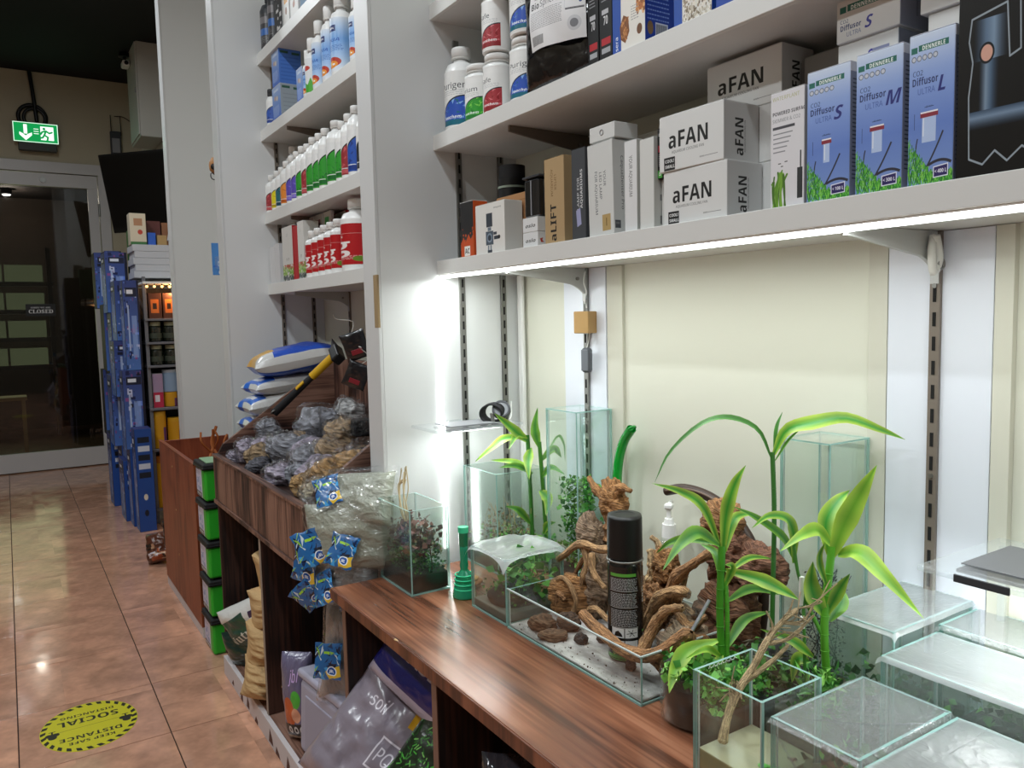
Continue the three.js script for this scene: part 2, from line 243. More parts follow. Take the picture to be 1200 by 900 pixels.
{ // floor sticker, read from the far side
  const st = T('floor_sticker', 'oval yellow social distancing sticker on the tiled floor', 'sticker', 0.185, 0.0006, -3.468, PI);
  const t = canvasTex(768, 1024, (x) => {
    x.save(); x.translate(384, 512); x.scale(1, 1.2); fill(x, '#c9c21a', -384, -512, 768, 1024);
    x.save(); x.translate(0, 0); const R = 380, r = 340; for (let i = 0; i < 56; i++) { if (i % 2) continue; const a = i / 56 * 2 * PI, b = (i + 1) / 56 * 2 * PI; poly(x, [[R * Math.cos(a), R * Math.sin(a) * 1.1], [R * Math.cos(b), R * Math.sin(b) * 1.1], [r * Math.cos(b + 0.06), r * Math.sin(b + 0.06) * 1.1], [r * Math.cos(a + 0.06), r * Math.sin(a + 0.06) * 1.1]], '#141210'); } x.restore(); x.restore();
    const K = '#1b1a12', c = { align: 'center', bold: true };
    tx(x, 'KEEP SAFE', 384, 205, 74, K, c); tx(x, 'DISTANCE', 384, 310, 104, K, c); fill(x, '#6d690f', 130, 505, 520, 6); tx(x, 'SOCIAL', 384, 655, 150, K, { ...c, sx: 0.95 }); tx(x, 'DISTANCING', 384, 785, 72, K, c);
    for (const a of [95, 673]) { disc(x, a, 430, 34, K, 40); disc(x, a - 24, 480, 32, K, 34); disc(x, a + 24, 480, 32, K, 34); fill(x, K, a - 7, 480, 14, 80); fill(x, K, a - 26, 548, 52, 12); }
  });
  t.repeat.set(1, 1); const g = CY(0.5, 0.5, 0.0012, 64); const p = g.attributes.position, uv = g.attributes.uv; for (let i = 0; i < p.count; i++) uv.setXY(i, p.getX(i) + 0.5, 0.5 - p.getZ(i)); g.scale(0.345, 1, 0.42);
  M('decal', g, mat(0xffffff, 0.4, { map: t }), st);
}

// ---------------------------------------------------------------- shelving built on the right wall
function sidePanel(z0, z1, label) {
  const p = T('shelf_side_panel', label, 'panel', 0, 0, 0, 0);
  box('board', MT.panel, p, XP + 0.012, XW, 0, CH - 0.005, z0, z1, 0.001); box('front_edge', mat(0xd3d4d4, 0.4), p, XP, XP + 0.0118, 0, CH - 0.005, z0, z1, 0.002);
  return p;
}
const pnl1 = sidePanel(-2.34, ZP1, 'tall grey white panel with glowing strip, right of the rock bin');
box('chipped_edge', mat(0x9c8560, 0.9), pnl1, XP - 0.0012, XP + 0.006, 1.56, 1.72, -2.262, ZP1 + 0.0009, 0.0008);
sidePanel(-4.275, -4.165, 'tall grey panel at the left end of the bottle shelves');
sidePanel(-5.69, -5.575, 'tall grey panel beside the far display, farthest along the aisle');
function shelf(label, group, y, th, xf, z0, z1) {
  const s = T('wall_shelf', label, 'shelf', 0, y, (z0 + z1) / 2, 0, group), L = z1 - z0;
  box('board', MT.shelf, s, xf + 0.0125, XW, 0, th, -L / 2, L / 2, 0.001); box('front_edge', mat(0xdededb, 0.4), s, xf, xf + 0.0125, -0.0005, th + 0.0008, -L / 2, L / 2, 0.0015); return s;
}
const RZ1 = 0.3, S1 = 1.764, S2 = 2.151, L1 = 1.785, L2 = 2.148, L3 = 2.568, L4 = 2.948;
shelf('long white shelf with a light strip, holding cartons above the counter', 'shelves right of the bright panel', S1 - 0.042, 0.042, XS, ZP1, RZ1);
shelf('second white shelf above the counter, holding jars and a black pouch', 'shelves right of the bright panel', S2 - 0.045, 0.045, XS, ZP1, RZ1);
shelf('top white shelf above the counter, only its corner in view', 'shelves right of the bright panel', 2.50, 0.045, XS, ZP1, RZ1);
shelf('lowest white shelf of the left bay, holding red bottles', 'shelves of the left bay', L1 - 0.055, 0.055, XL, -4.165, -2.34);
shelf('white shelf of the left bay with rows of white bottles', 'shelves of the left bay', L2 - 0.055, 0.055, XL, -4.165, -2.34);
shelf('white shelf of the left bay with blue boxes and tall bottles', 'shelves of the left bay', L3 - 0.055, 0.055, XL, -4.165, -2.34);
shelf('topmost white shelf of the left bay with dark bottles', 'shelves of the left bay', L4 - 0.055, 0.055, XL, -4.165, -2.34);

// slotted wall rails: channel with punched slots
const railGeo = new Map();
function rail(label, x, z, y0, y1, dir, dark, group) { // dir 'z': on a face looking to +z, 'x': on the wall looking to -x
  const t = T('slotted_rail', label, 'rail', x, y0, z, dir === 'x' ? -PI / 2 : 0, group), h = y1 - y0, m = dark ? MT.steelDark : MT.steel;
  M('channel', RB(0.020, h, 0.008, 0.001), m, t, 0, h / 2, 0.0042);
  const g = []; for (let y = 0.03; y < h - 0.02; y += 0.045) { const b = B(0.006, 0.026, 0.002); b.translate(0, y, 0.0085); g.push(b); }
  const sl = M('slots', mergeGeometries(g), MT.slot, t); sl.userData.kind = 'stuff';
  for (const y of [0.1, h * 0.5, h - 0.1]) M('screw', CY(0.0045, 0.0045, 0.003, 10), MT.steel, t, 0, y, 0.0095, PI / 2);
  return t;
}
rail('slotted steel rail on the bright panel, nearer the glowing strip', 1.248, ZP1, 0.81, 2.45, 'z', false);
rail('slotted steel rail on the bright panel, nearer the wall corner', 1.404, ZP1, 0.81, 2.45, 'z', false);
rail('slotted steel rail behind the hanging wooden block', XW - 0.012, -1.85, 0.81, 1.722, 'x', false);
rail('dark rusty slotted rail on the right white board', XW - 0.012, -0.806, 0.81, 1.722, 'x', true);
rail('slotted rail on the grey panel left of the wool packs, outer one', 1.246, -4.165, 1.0, 3.6, 'z', true);
rail('slotted rail on the grey panel left of the wool packs, inner one', 1.411, -4.165, 1.0, 3.6, 'z', true);
rail('thin slotted rail on the wall above the rock bin', XW, -3.78, 1.0, 3.6, 'x', true);
// boards and battens behind the rails
const bd = (label, m, z0, z1, th, name = 'wall_board', cat = 'board') => { const b = T(name, label, cat, XW - th / 2, (0.80 + 1.722) / 2, (z0 + z1) / 2); M('sheet', RB(th, 0.92, z1 - z0, 0.001), m, b); return b; };
bd('narrow white board behind the hanging wooden block', MT.board, -1.965, -1.765, 0.012);
bd('wide white board behind the dark slotted rail', MT.board, -0.902, -0.706, 0.012);
bd('cream batten right of the narrow white board', MT.cream, -1.762, -1.695, 0.010, 'wall_batten', 'batten');
bd('cream batten left of the wide white board', MT.cream, -0.945, -0.905, 0.010, 'wall_batten', 'batten');
bd('cream batten right of the wide white board', MT.cream, -0.703, -0.672, 0.016, 'wall_batten', 'batten');
{ const c = T('conduit', 'white cable conduit in the corner beside the bright panel', 'conduit', XW - 0.012, 0.81, ZP1 + 0.022); for (const d of [0, 0.02]) M('pipe', CY(0.008, 0.008, 0.91, 12), MT.white, c, -d * 0.2, 0.455, d); }
function bracket(label, x0, y, z, dark, len = 0.27, group) {
  const b = T('shelf_bracket', label, 'bracket', x0, y, z, 0, group), m = dark ? MT.steelDark : MT.bracket;
  const s = new THREE.Shape(); s.moveTo(0, 0); s.lineTo(0, -0.075); s.quadraticCurveTo(-0.02, -0.055, -0.05, -0.045); s.lineTo(-len, -0.015); s.lineTo(-len, 0); s.lineTo(0, 0);
  const g = new THREE.ExtrudeGeometry(s, { depth: 0.006, bevelEnabled: true, bevelSize: 0.001, bevelThickness: 0.001, bevelSegments: 1 }); g.translate(0, 0, -0.003); M('arm', g, m, b);
  M('hook_plate', B(0.004, 0.09, 0.016), m, b, 0.001, -0.05, 0); M('pin', CY(0.005, 0.005, 0.02, 8), MT.steel, b, -0.03, -0.03, 0, PI / 2); return b;
}
bracket('pale shelf bracket above the hanging wooden block', XW - 0.022, 1.7205, -1.85, false);
bracket('pale shelf bracket above the dark slotted rail', XW - 0.022, 1.7205, -0.806, false);
bracket('dark bracket under the jar shelf above the small cartons', XW - 0.004, 2.1045, -1.85, true);
bracket('grey bracket under the red bottle shelf of the left bay', XW - 0.010, 1.7295, -3.78, false);
bracket('dark bracket under the white bottle shelf of the left bay', XW - 0.010, 2.0915, -3.78, true);
bracket('dark bracket under the blue box shelf of the left bay', XW - 0.010, 2.5115, -3.78, true);
{ // crumpled tape on the right bracket
  const t = T('tape_scrap', 'scrap of white tape wrapped round the right shelf bracket', 'tape', XW - 0.05, 1.68, -0.80); M('wrap', tube([[0.0, 0.03, 0.006], [-0.012, 0.0, 0.01], [0.0, -0.035, 0.008], [0.008, -0.01, 0.012], [-0.004, 0.03, 0.012]], 0.008, 24, 6), MT.offwhite, t); M('ring', new THREE.TorusGeometry(0.009, 0.003, 6, 16), MT.steel, t, 0.012, -0.02, 0.014);
}
// light strips
{
  const l = T('led_strip', 'glowing white light strip along the front of the carton shelf', 'light strip', XS + 0.012, S1 - 0.0425 - 0.0065, -0.965);
  M('profile', RB(0.018, 0.004, 2.53, 0.001), MT.white, l, 0, 0.0045, 0); M('diffuser', RB(0.016, 0.0085, 2.53, 0.002), MT.glow, l, 0, -0.0018, 0);
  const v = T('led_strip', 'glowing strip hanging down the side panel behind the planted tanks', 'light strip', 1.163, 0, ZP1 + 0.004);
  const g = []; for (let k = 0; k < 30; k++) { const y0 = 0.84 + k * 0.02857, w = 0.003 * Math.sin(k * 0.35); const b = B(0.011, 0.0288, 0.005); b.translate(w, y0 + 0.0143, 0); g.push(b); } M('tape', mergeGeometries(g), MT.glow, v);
}
{ // acrylic lamps
  const lam = (label, x, y, z, w, d, silver) => {
    const t = T('acrylic_lamp', label, 'lamp', x, y, z); M('acrylic_plate', RB(w, 0.010, d, 0.004), MT.acrylic, t); M('led_panel', RB(w * 0.62, 0.006, d * 0.66, 0.001), silver, t, w * 0.02, -0.006, 0);
    M('top_label', RB(w * 0.6, 0.002, d * 0.6, 0.0006), silver, t, w * 0.02, 0.0062, 0); M('light_face', B(w * 0.55, 0.002, d * 0.55), MT.glow, t, w * 0.02, -0.0098, 0);
    M('cord', tube([[w * 0.5, 0.002, 0], [w * 0.5 + 0.015, 0.012, -0.01], [w * 0.5 + 0.02, 0.06, -0.015]], 0.0025, 12, 6), MT.white, t); return t;
  };
  const a = lam('clear acrylic aquarium lamp fixed to the bright side panel', 1.20, 1.25, -2.135, 0.31, 0.17, MT.grey); M('wall_clip', RB(0.05, 0.03, 0.02, 0.003), MT.acrylic, a, 0.0, -0.008, -0.09);
  const b = lam('clear acrylic lamp with grey top over the right tanks', 1.325, 1.17, -0.585, 0.26, 0.20, mat(0x77787c, 0.5, { metalness: 0.3 })); M('slot', RB(0.004, 0.012, 0.08, 0.001), MT.charcoal, b, -0.131, 0, 0.0);
  for (const p of [-0.115, 0.115]) for (const q of [-0.085, 0.085]) M('leg', RB(0.012, 0.134, 0.012, 0.002), MT.acrylic, b, p, -0.0725, q);
}
{ // things hanging on the rail, and the watch on the lamp
  const w = T('wooden_block', 'small golden wooden block hanging on the slotted rail', 'block', 1.428, 1.563, -1.822, 0.35); M('block', RB(0.05, 0.064, 0.05, 0.003), mat(0xb08c58, 0.65), w); M('hook', tube([[0.0, 0.03, 0.0], [0.004, 0.06, 0.0], [0.015, 0.075, 0.0]], 0.0015, 10, 6), MT.steel, w);
  const p = T('remote_pod', 'small rounded grey pod hanging below the wooden block', 'pod', 1.432, 1.452, -1.822, 0.3); M('shell', RB(0.024, 0.074, 0.032, 0.011, 4), mat(0x53565c, 0.45), p); M('face', RB(0.004, 0.062, 0.024, 0.002, 2), mat(0x6b6f76, 0.5), p, -0.0115, 0, 0); M('wire', tube([[0.0, 0.036, 0], [0.012, 0.06, 0], [0.012, 0.14, 0]], 0.0012, 10, 6), MT.white, p);
  const h = T('wire_hook', 'twisted white wire hanging below the left shelf bracket', 'wire', 1.44, 1.66, -1.835); M('wire', tube([[0, 0.05, 0], [-0.012, 0.02, 0.008], [0.004, -0.01, 0], [-0.008, -0.03, 0.006], [0.004, -0.055, 0]], 0.002, 24, 6), MT.white, h);
  const k = T('wrist_watch', 'black and grey wrist watch resting on the acrylic lamp', 'watch', 1.285, 1.290, -2.11, -0.55);
  const ring = new THREE.TorusGeometry(0.033, 0.005, 8, 48); ring.scale(1.2, 0.85, 4.2); M('strap', ring, MT.blackSoft, k, -0.004, -0.006, 0, 0.1, -0.5, 0.25);
  const cd = V(-0.05, 0.45, 0.9).normalize(), cq = new THREE.Quaternion().setFromUnitVectors(V(0, 1, 0), cd), put = (n, g, m, d) => { const o = M(n, g, m, k, 0.022 + cd.x * d, 0.004 + cd.y * d, 0.014 + cd.z * d); o.quaternion.copy(cq); };
  put('case', CY(0.029, 0.030, 0.014, 30), mat(0x2a2c30, 0.35, { metalness: 0.4 }), 0); put('dial', CY(0.0215, 0.0215, 0.002, 30), mat(0x6c6f75, 0.4), 0.0078); put('bezel', lathe([[0.0215, 0], [0.0285, 0], [0.0285, 0.0025], [0.022, 0.0035], [0.0215, 0]], 30), MT.charcoal, 0.007); M('buckle', RB(0.012, 0.036, 0.006, 0.002), MT.steel, k, -0.006, -0.022, 0.020, 0.2, -0.4, 0.2);
}

// ---------------------------------------------------------------- cartons on the low shelf of the right bay
function carton(name, label, cat, [x0, x1], [y0, y1], [z0, z1], o = {}) {
  const w = x1 - x0, h = y1 - y0, d = z1 - z0, t = T(name, label, cat, (x0 + x1) / 2, y0, (z0 + z1) / 2, o.ry || 0, o.group);
  if (o.rz) t.rotation.z = o.rz; if (o.rx) t.rotation.x = o.rx;
  const m = o.mat || mat(o.color ?? 0xdadad8, o.rough ?? 0.55), f = o.front ? printed(o.front, o.rough ?? 0.45) : m, s = o.side ? printed(o.side, o.rough ?? 0.45) : o.sideColor !== undefined ? mat(o.sideColor, 0.5) : m, tp = o.top ? printed(o.top, 0.45) : m;
  M('carton_body', RB(w, h, d, 0.0018), [m, f, tp, m, s, m], t, 0, h / 2, 0);
  if (o.flap !== false) M('top_flap', RB(w * 0.985, 0.0012, d * 0.985, 0.0005), tp, t, 0, h + 0.0006, 0);
  if (o.seam) M('lid', RB(w + 0.002, h * o.seam, d + 0.002, 0.0015), m, t, 0, h * (1 - o.seam / 2) + 0.0012, 0);
  return t;
}
const wt = (w, h, draw, bg = '#dedede') => canvasTex(w, h, (x, W, H) => { fill(x, bg, 0, 0, W, H); seed(W * 7 + H); draw(x, W, H); });
{
  const xf = 1.175;
  // orange and black box
  const bo = wt(128, 256, (x) => { poly(x, [[0, 190], [30, 165], [50, 185], [80, 150], [100, 175], [128, 150], [128, 256], [0, 256]], '#c24a14'); for (let i = 0; i < 14; i++) disc(x, rnd(0, 128), rnd(120, 180), rnd(2, 7), '#c24a14'); fill(x, '#e8e6e2', 36, 205, 56, 46); tx(x, 'AC', 64, 228, 34, '#111', { bold: true, align: 'center' }); }, '#1c1b1d');
  const bs = wt(96, 256, (x) => { fill(x, '#1c1b1d', 20, 40, 40, 90); poly(x, [[10, 120], [30, 70], [44, 100], [70, 40], [80, 160], [20, 170]], '#e0652a'); tx(x, 'Q', 48, 225, 40, '#eee', { bold: true, align: 'center' }); }, '#c8501c');
  carton('carton', 'black and orange box at the far left end of the carton shelf', 'box', [xf, xf + 0.05], [S1, S1 + 0.162], [-2.10, -2.022], { front: bo, side: bs });
  const wf = wt(256, 256, (x) => { tx(x, 'dosing pump', 196, 26, 11, '#555', { align: 'center' }); fill(x, '#39404a', 98, 50, 54, 70); fill(x, '#6a7683', 110, 122, 30, 18); fill(x, '#4b5763', 92, 142, 66, 70); disc(x, 125, 176, 24, '#8393a3'); disc(x, 125, 176, 15, '#2f3a46'); fill(x, '#39404a', 160, 150, 28, 14); fill(x, '#39404a', 164, 170, 40, 18); disc(x, 208, 178, 10, '#222'); fill(x, '#77838f', 108, 214, 12, 24); fill(x, '#77838f', 130, 214, 12, 24); fill(x, '#39404a', 106, 238, 40, 18); }, '#e2e0db');
  carton('carton', 'white carton printed with a grey pump, under a brown box', 'box', [xf, xf + 0.060], [S1, S1 + 0.141], [-2.009, -1.851], { front: wf, color: 0xd9d7d0 });
  carton('carton', 'brown cardboard box behind the pump carton', 'box', [xf + 0.066, xf + 0.15], [S1, S1 + 0.165], [-1.995, -1.83], { color: 0xa0734a, rough: 0.85, seam: 0.12 });
  const sm2 = wt(128, 128, (x) => { tx(x, 'oslo', 64, 70, 44, '#444', { italic: true, align: 'center', bold: true }); });
  const rd = wt(96, 128, (x) => { poly(x, [[20, 60], [50, 50], [42, 72], [60, 90], [30, 92]], '#b02a1c'); });
  carton('carton', 'lower one of two tiny white cartons left of the tall kraft box', 'box', [xf, xf + 0.032], [S1, S1 + 0.038], [-1.762, -1.692], { front: sm2, side: rd });
  carton('carton', 'upper one of two tiny white cartons left of the tall kraft box', 'box', [xf, xf + 0.03], [S1 + 0.0392, S1 + 0.076], [-1.762, -1.692], { front: sm2 });
  // dark blister packs and two black tubs
  const ck = phys(0x141518, 0.12, { clearcoat: 1 });
  const c1 = T('blister_pack', 'glossy black blister pack on top of the tiny white cartons', 'pack', xf + 0.03, S1 + 0.0776, -1.725); M('shell', RB(0.05, 0.10, 0.07, 0.008, 2), ck, c1, 0, 0.05, 0); M('flange', RB(0.055, 0.006, 0.078, 0.002), MT.charcoal, c1, 0, 0.104, 0); M('seam', RB(0.002, 0.09, 0.004, 0.0008), MT.grey, c1, -0.026, 0.05, 0);
  const c2 = T('blister_pack', 'tall glossy black pack beside the kraft box', 'pack', xf + 0.10, S1, -1.70); M('shell', RB(0.06, 0.17, 0.09, 0.008, 2), ck, c2, 0, 0.085, 0); M('header_card', RB(0.004, 0.045, 0.085, 0.001), MT.white, c2, -0.0, 0.19, 0);
  const tubL = (label, z, r) => { const t = T('pump_tub', label, 'tub', xf + 0.13, S1 + 0.17, z); M('body', CY(r, r * 0.97, 0.055, 26), MT.black, t, 0, 0.0275, 0); M('pale_ring', CY(r * 1.02, r * 1.02, 0.006, 26), mat(0x8f9a8a, 0.5), t, 0, 0.032, 0); M('lid', CY(r * 0.93, r * 0.93, 0.06, 26), MT.blackSoft, t, 0, 0.065, 0); return t; };
  carton('carton', 'black carton carrying the two black tubs', 'box', [xf + 0.155, xf + 0.262], [S1, S1 + 0.166], [-1.93, -1.70], { color: 0x1a1a1c });
  const tb1 = tubL('smaller black lidded tub at the back, beside the panel', -1.985, 0.042), tb2 = tubL('larger black lidded tub with a pale ring at the back', -1.86, 0.058); tb1.position.y = S1 + 0.1668; tb2.position.set(xf + 0.2, S1 + 0.1675, -1.85); tb1.position.x = xf + 0.115;
  // kraft box
  const kf = wt(160, 384, (x) => { tx(x, 'aLIFT', 72, 290, 66, '#1a1410', { rot: -PI / 2, bold: true, align: 'center' }); tx(x, 'AQUARIUM', 62, 110, 24, '#6a4c2b', { rot: PI / 2, align: 'center' }); tx(x, 'LIFTER', 90, 110, 24, '#6a4c2b', { rot: PI / 2, align: 'center' }); }, '#ae926a');
  const ks = wt(128, 384, (x) => { for (let i = 0; i < 9; i++) fill(x, '#6a4c2b', 92, 130 + i * 24, 10, 14); fill(x, '#4e3820', 84, 330, 24, 14); fill(x, '#4e3820', 84, 352, 18, 10); }, '#a38a64');
  carton('carton', 'tall brown kraft box printed with a big black word', 'box', [xf, xf + 0.042], [S1, S1 + 0.211], [-1.659, -1.576], { front: kf, side: ks, color: 0xae926a, rough: 0.8 });
  const dg = wt(128, 384, (x) => { tx(x, 'LAMP FOR', 62, 190, 30, '#d8d8d8', { rot: -PI / 2, align: 'center' }); tx(x, 'AQUARIUMS', 92, 170, 28, '#d8d8d8', { rot: -PI / 2, align: 'center', bold: true }); poly(x, [[40, 260], [80, 250], [90, 320], [50, 330]], '#9fa0c4'); }, '#46484c');
  carton('carton', 'dark grey box between the kraft box and the white lamp box', 'box', [xf, xf + 0.012], [S1, S1 + 0.214], [-1.545, -1.492], { front: dg, color: 0x3a3c40 });
  const lf = wt(256, 512, (x) => { for (const [s, a, b] of [['YOUR', 172, 200], ['LED LAMP', 130, 236], ['FOR AQUARIUM', 84, 272]]) tx(x, s, a, b, 34, '#4a4c50', { rot: PI / 2, align: 'center' }); fill(x, '#b59a66', 140, 400, 84, 90); fill(x, '#6c5428', 178, 420, 8, 44); }, '#d3d3d0');
  const ls = wt(200, 512, (x) => { tx(x, 'CaquaDenser Pro', 100, 232, 38, '#3a3c40', { rot: PI / 2, align: 'center' }); fill(x, '#4a4d52', 12, 440, 60, 44); fill(x, '#777', 20, 450, 40, 12); }, '#cfcfcc');
  carton('carton', 'tall white LED lamp box leaning slightly on the shelf', 'box', [xf, xf + 0.056], [S1 + 0.0016, S1 + 0.212], [-1.478, -1.388], { front: lf, side: ls, color: 0xd2d2cf, rz: 0, rx: -0.025, seam: 0.0 });
  const tp = T('carton', 'folded open lid box resting on the white lamp box', 'box', xf + 0.04, S1 + 0.2175, -1.435); M('carton_body', RB(0.07, 0.035, 0.09, 0.002), mat(0xd6d6d3, 0.5), tp, 0, 0.0175, 0); M('hang_hole', new THREE.TorusGeometry(0.006, 0.001, 6, 16), MT.grey, tp, -0.0355, 0.018, 0, 0, PI / 2, 0);
  const w2 = wt(64, 384, (x) => { tx(x, 'YOUR AQUARIUM', 32, 150, 22, '#555', { rot: PI / 2, align: 'center' }); });
  const w3s = wt(128, 384, (x) => { for (let i = 0; i < 6; i++) fill(x, '#a5a5a3', 30 + i * 14, 60, 3, 150); fill(x, '#777', 30, 240, 26, 26); fill(x, '#999', 70, 240, 30, 90); fill(x, '#777', 30, 330, 26, 36); }, '#bdbdb8');
  carton('carton', 'narrow white box standing right of the white lamp box', 'box', [xf, xf + 0.07], [S1, S1 + 0.196], [-1.352, -1.311], { front: w2, side: w3s });
  carton('carton', 'white box with fine grey print left of the fan cartons', 'box', [xf, xf + 0.075], [S1, S1 + 0.19], [-1.302, -1.258], { side: w3s, color: 0xd6d6d2 });
  carton('carton', 'plain white carton at the back behind the lamp boxes', 'box', [xf + 0.135, xf + 0.26], [S1, S1 + 0.245], [-1.65, -1.36], { color: 0xbfc0ba });
  carton('carton', 'plain white carton at the back, above the narrow boxes', 'box', [xf + 0.10, xf + 0.22], [S1, S1 + 0.235], [-1.34, -1.25], { color: 0xc7c7c2 });
  const gr = wt(64, 256, (x) => { tx(x, 'OX', 32, 30, 22, '#eee', { bold: true, align: 'center' }); fill(x, '#b0283c', 12, 84, 30, 34); fill(x, '#ddd', 42, 84, 12, 34); for (let i = 0; i < 8; i++) fill(x, '#9a9a9a', 14, 130 + i * 8, 34, 4); fill(x, '#45a03c', 0, 212, 64, 40); tx(x, 'CO', 32, 232, 24, '#fff', { bold: true, align: 'center' }); }, '#101113');
  carton('carton', 'small white carton tucked left of the lower fan carton', 'box', [xf + 0.02, xf + 0.08], [S1, S1 + 0.10], [-1.256, -1.2315], { color: 0xd9d9d6 });
  carton('carton', 'thin black box with green foot left of the upper fan carton', 'box', [xf + 0.01, xf + 0.08], [S1 + 0.1015, S1 + 0.205], [-1.2575, -1.2425], { front: gr, color: 0x111214 });
  // aFAN cartons
  const qr = (x, a, b) => {};
  const af = wt(512, 320, (x) => { tx(x, 'aFAN', 240, 145, 130, '#141414', { bold: true, align: 'center' }); tx(x, 'AQUARIUM COOLING FAN', 235, 215, 22, '#666', { align: 'center' }); fill(x, '#161616', 40, 240, 92, 76); tx(x, 'COOL!', 48, 262, 26, '#eee', { bold: true }); tx(x, 'SMALL', 48, 294, 26, '#eee', { bold: true }); tx(x, 'www.', 330, 276, 16, '#555'); fill(x, '#777', 368, 276, 100, 3); }, '#dcdcda');
  const as = wt(256, 320, (x) => { tx(x, 'aFAN', 112, 185, 84, '#141414', { bold: true, align: 'center', rot: -PI / 2 }); tx(x, 'AQUARIUM COOLING FAN', 152, 180, 15, '#666', { align: 'center', rot: -PI / 2 }); }, '#c9c9c8');
  carton('carton', 'lower white cooling fan carton of the front stack', 'box', [xf, xf + 0.10], [S1, S1 + 0.108], [-1.229, -1.057], { front: af, side: as, group: 'white fan cartons' });
  carton('carton', 'upper white cooling fan carton of the front stack', 'box', [xf - 0.002, xf + 0.10], [S1 + 0.1095, S1 + 0.221], [-1.238, -1.066], { front: af, side: as, group: 'white fan cartons', ry: 0.02 });
  carton('carton', 'topmost white cooling fan carton, standing on the stack behind', 'box', [xf + 0.104, xf + 0.2], [S1 + 0.2225, S1 + 0.328], [-1.205, -1.015], { front: af, side: as, group: 'white fan cartons' });
  carton('carton', 'lowest white carton of the rear stack behind the fan cartons', 'box', [xf + 0.104, xf + 0.2], [S1, S1 + 0.110], [-1.22, -1.012], { group: 'white fan cartons' });
  carton('carton', 'middle white carton of the rear stack behind the fan cartons', 'box', [xf + 0.104, xf + 0.2], [S1 + 0.1115, S1 + 0.221], [-1.22, -1.008], { group: 'white fan cartons' });
  carton('carton', 'grey carton behind the topmost fan carton', 'box', [xf + 0.15, xf + 0.27], [S1, S1 + 0.30], [-1.0, -0.89], { color: 0x8b8b88 });
  const sk = wt(256, 768, (x) => { tx(x, 'WATERPLANT', 14, 42, 36, '#b9b98a', { sx: 0.95 }); tx(x, 'POWERED SURFACE', 14, 140, 34, '#3b3b3f', { bold: true, sx: 0.85 }); tx(x, 'SKIMMER & CO2', 14, 186, 32, '#8e8e92', { sx: 0.9 }); fill(x, '#44444a', 16, 226, 170, 18); for (let i = 0; i < 5; i++) fill(x, '#8e8e92', 20, 270 + i * 30, 150 - i * 14, 8);
    for (let i = 0; i < 16; i++) { x.strokeStyle = ['#5f8f2a', '#78a838', '#47701f'][i % 3]; x.lineWidth = rnd(8, 18); x.lineCap = 'round'; x.beginPath(); const a = rnd(0, 120); x.moveTo(a, 770); x.quadraticCurveTo(a + rnd(-40, 40), 660, a + rnd(-30, 70), rnd(520, 620)); x.stroke(); } fill(x, '#303234', 206, 520, 40, 200); fill(x, '#303234', 226, 410, 10, 120); fill(x, '#222', 60, 470, 22, 6); fill(x, '#222', 110, 462, 22, 6); fill(x, '#222', 80, 490, 18, 6); }, '#dfdde0');
  carton('carton', 'tall white surface skimmer box printed with green grass', 'box', [xf, xf + 0.045], [S1, S1 + 0.202], [-0.956, -0.885], { front: sk, sideColor: 0xa5a5a8 });
  // diffusor boxes
  const dif = (L, vol, k) => wt(320, 850, (x, W, H) => {
    const g = x.createLinearGradient(0, 0, 0, H); g.addColorStop(0, '#cfdcf0'); g.addColorStop(0.25, '#8fa8de'); g.addColorStop(0.6, '#6684cc'); g.addColorStop(1, '#7f9ad0'); x.fillStyle = g; x.fillRect(0, 0, W, H);
    fill(x, '#1e6a5c', 14, 66, 44, 34); fill(x, '#1b6657', 66, 60, 210, 34); tx(x, 'DENNERLE', 172, 78, 34, '#f2f6f4', { bold: true, align: 'center', sx: 0.95 });
    for (let i = 0; i < 5; i++) { disc(x, 34 + i * 38, 132, 17, '#6f7484'); disc(x, 34 + i * 38, 132, 12, '#c8cdd8'); }
    tx(x, 'CO2', 26, 214, 40, '#2b3c70'); tx(x, 'Diffusor', 22, 262, 58, '#232f63', { bold: true, sx: 0.82 }); tx(x, 'ULTRA', 62, 318, 48, '#4a63ac', { sx: 0.9 }); tx(x, L, 196, 296, 118, '#252a78', { bold: true, italic: true });
    const w = 46 + k * 26, cy = 470 - k * 6; fill(x, '#8c2a3a', 150 - w / 2 - 14, cy - 16, w + 28, 26); fill(x, '#f4eef2', 150 - w / 2 - 12, cy - 22, w + 24, 9); fill(x, 'rgba(210,225,250,0.75)', 150 - w / 2, cy + 10, w, 120 + k * 10); fill(x, 'rgba(245,248,255,0.8)', 150 - w / 2 + 6, cy + 14, 7, 100);
    fill(x, '#23325a', 116, cy - 48, 66, 3); tx(x, '25 mm', 149, cy - 50, 15, '#23325a', { align: 'center' }); fill(x, '#23325a', 44, cy - 20, 3, 90);
    x.strokeStyle = '#2d2a35'; for (const [a, b, c, d, e, f, lw] of [[130, 760, 190, 680, 250, 560, 11], [150, 740, 240, 700, 310, 740, 16], [60, 720, 52, 640, 70, 580, 8]]) { x.lineWidth = lw; x.beginPath(); x.moveTo(a, b); x.quadraticCurveTo(c, d, e, f); x.stroke(); }
    for (let i = 0; i < 700; i++) { const a = rnd(0, W), q = a / W, top = 600 + 200 * Math.min(1, q * 1.9); const b = rnd(top, H); x.strokeStyle = ['#2f8c2a', '#57b23a', '#1f6b26', '#86cf4c'][i % 4]; x.lineWidth = 5; x.beginPath(); x.moveTo(a, b); x.lineTo(a + rnd(-14, 14), b - rnd(14, 40)); x.stroke(); }
    poly(x, [[186, 752], [290, 742], [290, 812], [186, 816]], '#e8e8f4'); poly(x, [[192, 758], [284, 749], [284, 806], [192, 810]], '#2b1f5e'); tx(x, '< ' + vol + ' L', 238, 780, 30, '#f2f2fa', { bold: true, align: 'center', sx: 0.85 });
  });
